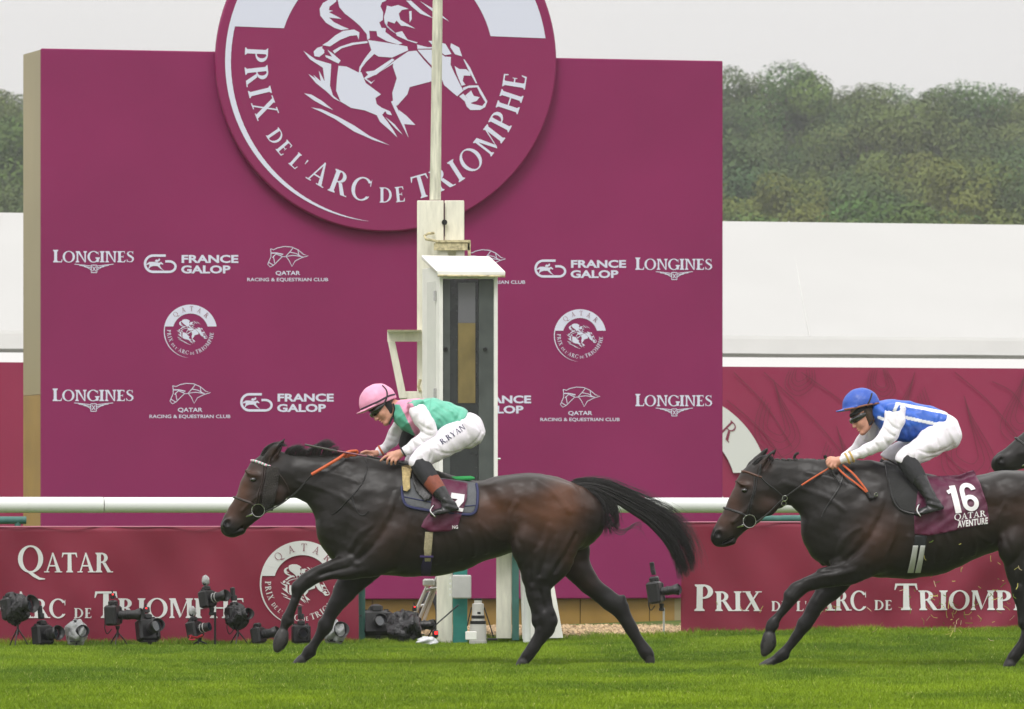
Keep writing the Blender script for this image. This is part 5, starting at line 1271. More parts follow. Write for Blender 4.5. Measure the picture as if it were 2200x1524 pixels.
        sd = field_obj(fdl, rig, 'saddle', M_LEATHER, rt); drape('flap', [(884, 1008), (905, 1010), (926, 1040), (930, 1070), (915, 1078), (895, 1056), (886, 1030)], hf, rig, M_LEATHER, sd, lift=8, th=2)
        drape('girth', [(915, 1143), (932, 1143), (929, 1180), (926, 1206), (914, 1206), (912, 1180)], hf, rig, M_BEIGE, rt, step=4, lift=3, th=2)
        drape('girth_end', [(911, 1200), (929, 1200), (926, 1237), (905, 1237), (906, 1215)], hf, rig, M_PURPLE, rt, step=4, lift=2.2, th=2)
        mb = MB(); strap(mb, [(904, 1196), (914, 1196), (922, 1196), (932, 1196)], hf, rig, 2.6, 4); mb.build('girth_band', M_PURPLE, rt, smooth=True)
        st = [(956, 1050), (925, 1100), 96]
    else:
        poly = [(1900, 998), (1902, 1030), (1910, 1070), (1925, 1094), (1950, 1102), (1968, 1104), (1975, 1060), (1960, 1020), (1930, 1000)]
        sp = drape('saddle_pad', poly, hf, rig, mat('black_felt', (.022, .022, .022), .8, bump=.3, bscale=60), rt, lift=3, th=3)
        mb = MB(); strap(mb, [(1901, 1000), (1903, 1030), (1911, 1070), (1926, 1094), (1950, 1103), (1968, 1105)], hf, rig, 2.4, 3.4); mb.build('binding', M_LEATHER, sp, smooth=True)
        nc = drape('number_cloth', [(1975, 1022), (2018, 1023), (2058, 1021), (2090, 1010), (2094, 1018), (2102, 1050), (2113, 1085), (2118, 1123), (2080, 1132), (2030, 1143), (1990, 1151), (1958, 1148), (1957, 1110), (1965, 1060)], lambda x, y: max(hf(x, y), 18), rig, M_MAROON, rt, lift=5, th=2, wob=1.8, step=4.5)
        def mf(x, y, l): return rig.v(x, y, max(hf(x, y), 18)+9.4+l/q)
        def skew(Pz, a, b, s0=-.11): return [[(a+(x-a)+(y-b)*.22, y+(x-a)*s0) for x, y in p] for p in Pz]
        def tilt(Pz): return [[(x+(y-1090)*.20, y-(x-2065)*.13) for x, y in p] for p in Pz]
        o16 = []
        for i in range(8): o16 += [[(2043, 1042+i*7.3), (2056, 1042+i*7.3), (2056, 1049.4+i*7.3), (2043, 1049.4+i*7.3)]]
        o16 += stroke([(2049, 1045), (2044, 1052), (2036, 1055)], [7, 8, 8])
        o16 += ring(2079, 1083, 17, 17.5, 9.5, 9, 0, 360, 24)
        for i in range(3): o16 += [[(2062, 1058+i*8), (2071.8, 1058+i*8), (2071.8, 1066.2+i*8), (2062, 1066.2+i*8)]]
        o16 += ring(2079, 1058, 17, 18, 9.8, 9, 180, 352, 14)
        art_obj('number', tilt(o16), M_WPRINT, nc, 0, lift=.001, mapf=mf)
        g_, wd = serif_line([('Q', 1), ('ATAR', 1)], gap=.02, S=.15, T=.08, st=.08)
        rt_ = lambda Pz: [[(x, y-(x-2044)*.13) for x, y in p] for p in Pz]
        art_obj('lettering', rt_(fit(g_, wd, 2042, 1118, 2110, 13))+rt_([[(x, y) for x, y in p] for p in fitu(font_polys('AVENTURE', .035, spacing=1.1), 2049, 1134, 2114, 13.5)]), M_WPRINT, nc, 0, lift=.001, mapf=mf)
        drape('girth', [(1959, 1150), (1984, 1148), (1983, 1176), (1957, 1176)], hf, rig, mat('black_elastic', (.012, .013, .016), .6), rt, step=4, lift=3, th=2)
        for a, b in ((1950, 1961), (1966, 1976)):
            drape('girth_strap', [(a+5, 1172), (b+5, 1172), (b-2, 1231), (a-4, 1231)], hf, rig, M_GREY, rt, step=4, lift=3.6, th=2)
        fdl = Field((1895, 985, -30), (2000, 1070, 100), 2.5); fdl.loft([(1903, 998, 9, 24, 0), (1935, 1012, 9, 30, 0), (1985, 1022, 6, 34, 0)], k=4)
        field_obj(fdl, rig, 'saddle', M_LEATHER, rt)
tack(H1, 1); tack(H2, 2); tack(H3, 3)
# ------------------------------------------------------------------ riders
def headset(fd, c, f, yaw, k=3):
    up = (-f[1], f[0]) if (-f[1]*0+f[0]) < 0 else (f[1], -f[0])   # up has negative y
    cy_, sy_ = math.cos(R(yaw)), math.sin(R(yaw)); ang = math.degrees(math.atan2(f[1], f[0]))
    def W_(a, u, s_):
        fa = a*cy_-s_*sy_; return (c[0]+f[0]*fa+up[0]*u, c[1]+f[1]*fa+up[1]*u, c[2]+a*sy_+s_*cy_)
    E = lambda a, u, s_, r, kk=k, sub=False: fd.ell(W_(a, u, s_), (r[0], r[1], r[2]), ang, kk, sub)
    Lf = lambda st, kk=k, sub=False: fd.loft([(*W_(a, u, s_)[:2], h, w_, W_(a, u, s_)[2]) for a, u, s_, h, w_ in st], k=kk, n=3, sub=sub)
    E(0, 9, 0, (27, 25, 21), 6); E(8, -8, 0, (18, 23, 17), 8)
    for sg in (1, -1): Lf([(-5, -9, 14*sg, 7, 5), (5, -22, 12*sg, 6, 5), (17, -29, 4*sg, 5, 6)], 5); E(16, -8, 11*sg, (6, 7, 5), 5)
    E(19.5, -29, 0, (6, 5.5, 7), 4)
    Lf([(24, 3, 0, 2.2, 2.2), (28.5, -4, 0, 2.8, 2.6), (31, -9.5, 0, 3.2, 3.2)], 3); 
    for sg in (1, -1): E(28.5, -10.5, 3*sg, (2.4, 2, 2.2), 2)
    E(25.5, -17, 0, (3.2, 1.7, 5.5), 1.5); E(25, -21, 0, (3.2, 2, 5), 1.5); E(28, -19, 0, (4, .8, 6), 1, True)
    E(23, 6, 0, (4, 3, 14), 4)
    for sg in (1, -1):
        E(25, 0, 8*sg, (4.5, 3.2, 4.5), 3, True); E(21, 0, 8*sg, (4, 3, 4), 1.5)
        E(-5, -3, 20*sg, (4.5, 8, 2.6), 2); E(-4, -3, 22.5*sg, (2.4, 5, 1.5), 1.5, True)
    return W_, ang
def rider(rig, label, S_, col):
    root = empty('person', rig.v(*S_['seat'])); tag(root, label, 'person', 'jockeys riding in the race')
    x0, x1 = S_['xr']; h = 1.7
    def newf(hh=h, lo=None, hi=None): return Field(lo or (x0, 815, -118), hi or (x1, 1128, 122), hh)
    fb = newf(1.6)
    W_, ang = headset(fb, S_['head'], S_['f'], S_['yaw'])
    lf = lambda fd, st, k=5, sc=1.0, n=4, sub=False: fd.loft([(x, y, a*sc, b*sc, z) for x, y, a, b, z in st], k=k, n=n, sub=sub)
    hc = S_['head']
    lf(fb, [(*W_(-8, -6, 0)[:2], 13, 13, W_(-8, -6, 0)[2]), S_['neckmid'], (S_['torso'][0][0]+8, S_['torso'][0][1]+6, 20, 24, 0)], 8)
    lf(fb, S_['torso'], 6, .8); fb.ell(S_['hip'], [q*.82 for q in S_['hipr']], 30, 8)
    for A in (S_['armN'], S_['armF']): lf(fb, A, 5, .58)
    for Lg in (S_['thighN'], S_['thighF'], S_['shinN'], S_['shinF']): lf(fb, Lg, 5, .62)
    for ft in (S_['footN'], S_['footF']): lf(fb, [(x, y-4, a*.3, b*.4, z) for x, y, a, b, z in ft], 4, 1)
    for hand in (S_['handN'], S_['handF']):
        for st in hand: lf(fb, st, 2.2, n=4)
    body = field_obj(fb, rig, 'body', M_SKIN, root)
    # silks
    fv = newf(); lf(fv, S_['torso'], 6); fv.ell((S_['torso'][0][0]+4, S_['torso'][0][1]+4, 0), (16, 20, 24), 0, 8)
    for e_ in S_.get('vestx', []): fv.ell(*e_)
    ht = S_['hem']; fv.cut(ht[0], ht[1], ht[2], 2)
    fv.relief(lambda X, Y, Z: 2.2*np.abs(np.sin((X*.55+Y*.8)*.085+1.3*np.sin(Y*.05+X*.02)+Z*.01))**.7*np.clip(.5+.6*np.sin(X*.035+2), 0, 1)+1.1*np.sin((X*.9+Y*.35)*.17+1.5*np.sin(Y*.08))*np.sin((Y-X*.3)*.09+Z*.05)+.6*np.sin(X*.13-Y*.29+Z*.08))
    creases(fv, S_['creV'])
    vest = field_obj(fv, rig, 'silk_vest', M_SILK, root, col['vest'])
    for A, nm in ((S_['armN'], 1), (S_['armF'], 2)):
        fs = newf(); lf(fs, A[:-1], 4)
        fs.relief(lambda X, Y, Z: 1.5*np.abs(np.sin((X*S_['wr'][0]+Y*S_['wr'][1])*.10+1.6*np.sin((X-Y)*.05)+Z*.03))**.6+.9*np.sin((X*S_['wr'][0]-Y*S_['wr'][1])*.16+1.2*np.sin((X+Y)*.06))+.5*np.sin(X*.3+Y*.12+Z*.2))
        if nm == 1: creases(fs, S_['creS'], 2.8)
        else: creases(fs, [[(a+S_['armF'][3][0]-S_['armN'][3][0], b+S_['armF'][3][1]-S_['armN'][3][1]) for a, b in q_] for q_ in S_['creS']], 2.6)
        o = field_obj(fs, rig, 'sleeve', M_SILKW, root)
        if nm == 1: Hs = smoothH(fs.heights(), 2); fsn = fs
    if 'dark' in S_:
        fs = newf(); lf(fs, S_['dark'], 5); field_obj(fs, rig, 'body_protector', M_SOCK, root)
    # breeches
    fp_ = newf(); fp_.ell(S_['hip'], S_['hipr'], S_.get('hipa', 30), 8); lf(fp_, S_['thighN'], 10); lf(fp_, S_['thighF'], 10)
    for e_ in S_.get('seatx', []): fp_.ell(*e_)
    fp_.cut(*S_['bcut'], 2)
    fp_.relief(lambda X, Y, Z: .8*np.abs(np.sin((X*.85-Y*.5)*.07+1.4*np.sin(Y*.045)+Z*.015))**.6*1.8+1.0*np.sin((X*.45+Y*.9)*.15+np.sin(X*.05)*1.3)*np.clip(1.2-np.abs(X-S_['knee'][0]-20)/60, .25, 1)+.45*np.sin(X*.21-Y*.17))
    creases(fp_, S_['creB'], 2.6)
    br = field_obj(fp_, rig, 'breeches', M_BREECH, root)
    Hb = smoothH(fp_.heights(), 2); hb_ = lambda x, y: sample(Hb, fp_, x, y, 40)
    for sgn, sh_, ft in ((1, S_['shinN'], S_['footN']), (-1, S_['shinF'], S_['footF'])):
        K0 = catm(sh_, 6); n_ = len(K0); a, b = S_['sock']
        fk = newf(1.7); fk.loft([(x, y, p*1.03, q*1.03, z) for x, y, p, q, z in K0[:int(n_*a)+1]], k=3, n=1)
        field_obj(fk, rig, 'sock', M_SOCK, root)
        if b > a:
            fk = newf(1.7); fk.loft([(x, y, p*1.0, q*1.0, z) for x, y, p, q, z in K0[int(n_*a)-1:int(n_*b)+1]], k=3, n=1); field_obj(fk, rig, 'half_chap', M_TAN, root)
        fk = newf(1.6); fk.loft([(x, y, p*1.02, q*1.02, z) for x, y, p, q, z in K0[int(n_*b)-1:]], k=5, n=1); lf(fk, ft, 6)
        fk.relief(lambda X, Y, Z: .8*np.sin((Y*1.1-X*.3)*.42)*np.exp(-((Y-S_['ankle'][1])/14)**2))
        fx, fy = ft[-1][0], ft[-1][1]; sx, sy = ft[0][0], ft[0][1]
        # flatten the sole
        dx, dy = sx-fx, sy-fy; l = math.hypot(dx, dy); nx_, ny_ = -dy/l, dx/l
        if ny_ < 0: nx_, ny_ = -nx_, -ny_
        fk.cut(nx_, ny_, nx_*fx+ny_*fy+ft[-1][2]*.75, 2)
        bt = field_obj(fk, rig, 'boot', M_BOOT, root)
        mb = MB(); z = ft[0][4]; p = [(fx+dx*t, fy+dy*t) for t in (.35, .48, .6)]; dn = ft[0][2]*.78
        cx_, cy_ = p[1]; r_ = 14
        st = [(cx_-7, cy_+dn, z-13), (cx_-7, cy_+dn, z+13), (cx_-4, cy_-8, z+12), (cx_+2, cy_-20, z+4), (cx_+2, cy_-20, z-4), (cx_-4, cy_-8, z-12), (cx_-7, cy_+dn, z-13)]
        st = S_['iron'](cx_, cy_, z, dn) if 'iron' in S_ else st
        mb.tube([rig.v(*q) for q in catm(st, 5)], 1.7*rig.q, 8); mb.build('stirrup_iron', M_STEEL, root, smooth=True)
    # helmet
    fh = newf(1.5, (hc[0]-75, hc[1]-65, -50), (hc[0]+50, hc[1]+40, 60))
    fh.ell((*S_['cap'], hc[2]), (41, 39.5, 32), S_['capa'], 2); fh.cut(*S_['brim'], 1.5)
    fh.ell((S_['cap'][0]+4, S_['cap'][1]+10, hc[2]), (34, 33, 26), S_['capa'], 1.5, True)
    fh.loft([(x, y, a, b, z+hc[2]) for x, y, a, b, z in S_['peak']], k=3, n=4)
    fh.relief(lambda X, Y, Z: .35*np.sin(X*.23+Y*.1)*np.sin(Y*.19-X*.07))
    cap = field_obj(fh, rig, 'helmet', M_CAP, root, col['cap'])
    Hh = smoothH(fh.heights(), 1); hh = lambda x, y: sample(Hh, fh, x, y, hc[2]+20)
    mb = MB(); strap(mb, S_['band'], hh, rig, 2.0, .3); mb.build('helmet_band', S_['bandm'], cap, smooth=True)
    if 'strap2' in S_:
        mb = MB(); strap(mb, S_['strap2'], hh, rig, 1.7, .6); mb.build('goggle_strap', M_SOCK, cap, smooth=True)
    # goggles
    fg = newf(1.2, (hc[0]-50, hc[1]-30, -40), (hc[0]+40, hc[1]+40, 60))
    for st, kk in (([(-4, 5, 21, 3.5, 2), (10, 5, 19.5, 6, 2.5), (20, 4, 14, 7, 4), (26, 3.5, 6, 7, 4), (27.5, 4, 0, 5, 3.5), (26, 3.5, -6, 7, 4), (20, 4, -14, 7, 4), (10, 5, -19.5, 6, 2.5), (-4, 5, -21, 3.5, 2)], 2),):
        fg.loft([(*W_(a, u, s_)[:2], h_, w_, W_(a, u, s_)[2]) for a, u, s_, h_, w_ in st], k=kk, n=5)
    field_obj(fg, rig, 'goggles', M_GOGG, root)
    fg = newf(1.4, (hc[0]-50, hc[1]-40, -40), (hc[0]+40, hc[1]+40, 60)); fg.loft([(*W_(a, u, s_)[:2], h_, w_, W_(a, u, s_)[2]) for a, u, s_, h_, w_ in [(-6, 17, 18, 5, 4), (10, 17, 17, 6, 4), (21, 15, 9, 5, 4), (24, 14, 0, 5, 4), (21, 15, -9, 5, 4), (10, 17, -17, 6, 4), (-6, 17, -18, 5, 4)]], k=3, n=4)
    field_obj(fg, rig, 'helmet_liner', M_SOCK, cap)
    # hair and chin strap
    fa = newf(1.5, (hc[0]-50, hc[1]-45, -40), (hc[0]+50, hc[1]+50, 60)); fa.ell(W_(-8, 4, 0), (24, 24, 22.5), ang, 3); fa.ell(W_(14, -8, 0), (26, 22, 40), ang, 3, True); fa.cut(-S_['f'][0], -S_['f'][1], -S_['f'][0]*hc[0]-S_['f'][1]*hc[1]+40, 2)
    field_obj(fa, rig, 'hair', M_HAIRH, root)
    fa = newf(1.5, (hc[0]-50, hc[1]-45, -40), (hc[0]+50, hc[1]+50, 60))
    for sg in (1, -1): fa.loft([(*W_(a, u, s_*sg)[:2], r_, 3.5, W_(a, u, s_*sg)[2]) for a, u, s_, r_ in ((-4, 10, 20.5, 7), (-5, -2, 20.5, 8.5), (-3, -12, 18, 7), (3, -20, 14.5, 4))], k=3, n=4)
    field_obj(fa, rig, S_['side'][0], S_['side'][1], root)
    Hbd = smoothH(fb.heights(), 1); hbd = lambda x, y: sample(Hbd, fb, x, y, 20)
    mb = MB(); strap(mb, S_['chin'], hbd, rig, 2.2, 1.0); mb.build('chin_strap', M_SOCK, root, smooth=True)
    for pts, r_, m_ in S_.get('cuffs', []):
        mb = MB(); (cx_, cy_, cz_), (nx_, ny_), (ra, rb) = pts
        mb.tube([rig.v(cx_-ny_*ra*math.cos(t), cy_+nx_*ra*math.cos(t), cz_+rb*math.sin(t)) for t in [2*math.pi*i/20 for i in range(21)]], r_*rig.q, 6, cap=False); mb.build('cuff_band', m_, root, smooth=True)
    for txt, (ax, ay), (bx, by), hgt, m_ in S_.get('text', []):
        g_, wd_ = serif_line([(txt, 1)], gap=.02, S=.15, T=.06); P_ = [[(a_/wd_, b_) for a_, b_ in p] for p in g_]; l = math.hypot(bx-ax, by-ay); ux_, uy_ = (bx-ax)/l, (by-ay)/l
        art_obj('lettering', [[(ax+ux_*u*l+uy_*v*hgt, ay+uy_*u*l-ux_*v*hgt) for u, v in p] for p in P_], m_, br, 0, lift=0, mapf=lambda x, y, l_: rig.v(x, y, hb_(x, y)+1.6+l_/rig.q))
    return root, hbd
def fingers(base, tips, r=3.1):
    out_ = []
    for (a, b, c) in tips: out_.append([(*a[:2], r, r, a[2]), (*b[:2], r*.95, r*.95, b[2]), (*c[:2], r*.78, r*.78, c[2])])
    return out_
def creases(fd, lines, r=3.0, k=3.5):
    H = fd.heights()
    for L_ in lines:
        st = []; C_ = catm(L_, 5); n = len(C_)
        for i, (x, y) in enumerate(C_):
            w_ = sample(H, fd, x, y, None)
            if w_ is not None: rr = r*(.35+.65*math.sin(math.pi*(i+.5)/n)); st.append((x, y, rr, rr*1.2, w_+rr*.35))
        if len(st) > 3: fd.loft(st, k=k, n=1, sub=True)
# ---- first rider
ZN = 46
S1 = dict(side=('ear_cover', M_SOCK), seat=(1000, 960, 0), xr=(758, 1050), head=(823, 876, 2), f=(-.743, .67), yaw=22,
 neckmid=(846, 872, 14, 14, 1),
 torso=[(866, 884, 27, 32, 0), (884, 894, 38, 46, 0), (915, 898, 44, 50, 0), (945, 899, 39, 48, 0), (975, 903, 33, 46, 0), (1000, 915, 32, 46, 0)],
 creV=[[(936, 866), (955, 880), (975, 892)], [(932, 884), (955, 903), (968, 928)], [(944, 906), (950, 922), (948, 938)], [(965, 876), (972, 896), (985, 908)], [(990, 882), (984, 898), (972, 915)], [(880, 905), (892, 922), (902, 936)], [(876, 868), (880, 885), (876, 905)], [(948, 862), (966, 868), (985, 884)]],
 creS=[[(896, 872), (904, 890), (906, 908)], [(912, 885), (918, 902), (914, 918)], [(902, 912), (915, 922), (930, 926)], [(902, 926), (914, 935), (930, 938)], [(896, 938), (906, 948), (916, 958)], [(884, 948), (892, 958), (896, 970)], [(874, 956), (880, 965), (882, 974)]],
 creB=[[(905, 968), (910, 982), (906, 996)], [(920, 962), (928, 975), (924, 992)], [(936, 968), (962, 976), (990, 970), (1018, 955)], [(950, 986), (980, 982), (1005, 972)], [(1004, 896), (1022, 912), (1034, 930)], [(1018, 898), (1030, 912), (1038, 928)], [(1008, 960), (1026, 945), (1036, 928)], [(930, 950), (944, 962), (950, 976)], [(988, 905), (1000, 920), (1008, 938)]],
 dark=[(884, 918, 14, 16, -22), (874, 938, 14, 14, -26), (868, 954, 12, 10, -26)],
 vestx=[((893, 872, 44), (20, 18, 18), 0, 8), ((893, 872, -44), (20, 18, 18), 0, 8)], hem=(.905, .425, .905*1002+.425*894), hip=(1003, 925, 0), hipr=(37, 41, 50), hipa=40,
 seatx=[((1013, 932, 20), (27, 30, 26), 60, 8), ((1013, 932, -20), (27, 30, 26), 60, 8)],
 armN=[(898, 884, 21, 19, 46), (908, 900, 22, 20, 52), (918, 916, 20.5, 19, 55), (922, 932, 19, 18, 56), (907, 948, 16, 15, 56), (888, 960, 14, 13, 54), (872, 969, 11.5, 11, 52), (862, 975, 9, 9, 50)],
 armF=[(872, 884, 20, 18, -44), (864, 905, 20, 18, -48), (854, 926, 19, 17, -50), (842, 944, 16, 15, -46), (828, 960, 12.5, 12, -40), (815, 970, 11, 10, -34), (806, 975, 8.5, 8, -30)],
 handN=[[(864, 974, 8.5, 8, 50), (853, 979, 11, 8, 50), (844, 983, 9, 7, 50)]]+fingers(0, [((842, 977, 52), (829, 982, 55), (819, 991, 54)), ((845, 981, 54), (835, 988, 58), (833, 997, 54)), ((851, 984, 54), (843, 991, 58), (842, 999, 54)), ((857, 985, 54), (851, 992, 57), (851, 998, 53))])+
   [[(856, 975, 3.6, 3.6, 44), (845, 973, 3.4, 3.4, 40), (834, 976, 2.8, 2.8, 40)]],
 handF=[[(806, 975, 8, 8, -30), (795, 977, 9, 8, -26), (786, 979, 8, 7, -22)]]+fingers(0, [((786, 974, -20), (775, 977, -12), (772, 984, -8)), ((788, 978, -18), (779, 983, -10), (779, 990, -6)), ((793, 980, -18), (786, 987, -10), (787, 993, -6)), ((799, 981, -18), (794, 989, -12), (795, 994, -8))])+
   [[(797, 972, 3.5, 3.5, -20), (786, 970, 3.2, 3.2, -14), (776, 973, 2.7, 2.7, -10)]],
 thighN=[(1000, 930, 33, 30, 26), (975, 941, 33, 30, 38), (948, 958, 31, 27, 50), (922, 975, 26, 23, 62), (905, 987, 22, 20, 68), (897, 995, 19, 18, 70)],
 thighF=[(1000, 930, 33, 30, -26), (970, 941, 32, 30, -38), (935, 960, 29, 27, -50), (905, 976, 24, 23, -62), (888, 986, 20, 20, -68), (882, 996, 17, 18, -70)],
 shinN=[(903, 998, 20, 18, 70), (914, 1014, 20.5, 17, 76), (930, 1036, 19, 15, 84), (945, 1056, 16, 13, 90), (957, 1072, 13, 12, 96), (965, 1084, 12.5, 12, 99)],
 shinF=[(888, 1000, 20, 18, -70), (904, 1016, 20, 17, -78), (922, 1038, 19, 15, -86), (940, 1058, 16, 13, -94), (952, 1074, 13, 12, -98), (960, 1086, 12.5, 12, -100)],
 footN=[(972, 1095, 15, 11, 100), (960, 1099, 13, 11.5, 100), (945, 1102, 10, 12, 101), (931, 1105, 6.5, 10, 102)],
 footF=[(967, 1097, 15, 11, -101), (955, 1101, 13, 11.5, -101), (940, 1104, 10, 12, -101), (926, 1107, 6.5, 10, -102)],
 ankle=(967, 1086), knee=(903, 995), sock=(.34, .62), bcut=(-.45, .893, -.45*893+.893*1010), wr=(.8, .6),
 cap=(812, 864), capa=-25, brim=(.383, .924, 1116.4), peak=[(806, 872, 4, 30, 4), (788, 881, 3.2, 27, 6), (775, 886.5, 2.4, 20, 8), (767, 889, 1.5, 10, 9)],
 band=[(776, 880), (795, 872), (815, 863), (835, 852), (848, 848)], bandm=mat('dark_band', (.03, .012, .03), .6), strap2=[(822, 829), (831, 840), (832, 853), (827, 866)],
 chin=[(845, 868), (848, 880), (845, 893), (840, 904), (837, 912)],
 cuffs=[(((867, 972, 51), (-.86, .5), (11, 11)), 1.8, M_SOCK), (((818, 968, -36), (-.86, .5), (11, 11)), 2.2, M_ORANGE)],
 text=[('R.RYAN', (951, 957), (1002, 922), 12.5, M_INK)],
 iron=lambda cx, cy, z, dn: [(cx-14, cy+dn-1, z-13), (cx-14, cy+dn-1, z+13), (cx-24, cy-1, z+12), (cx-20, cy-11, z+6), (cx-16, cy-14, z), (cx-20, cy-11, z-6), (cx-24, cy-1, z-12), (cx-14, cy+dn-1, z-13)])
cP, cG = np.array(srgb(226, 150, 182)), np.array(srgb(98, 184, 158))
def vest1(V):
    x, y = V[:, 0], V[:, 1]
    band = np.abs((x-866)*.894-(y-868)*.447-6) < 13
    pink = (band & (y > 868)) | ((y < 871-(x-860)*.25) & (x < 912) & (y < 870))
    pink &= ~((x > 884) & (y > 862-(x-884)*.15) & (y < 900) & (x < 925) & ~band)
    c = np.where(pink[:, None], cP, cG); seam = (np.abs(x-925+(y-870)*.1) < 1.2) & (y < 890); return np.where(seam[:, None], cG*.8, c)
def cap1(V): return np.tile(np.array(srgb(232, 158, 190)), (len(V), 1))
P1, hb1 = rider(RIG1, 'jockey in pink cap and green and pink silks crouching on the leading horse', S1, dict(vest=vest1, cap=cap1))
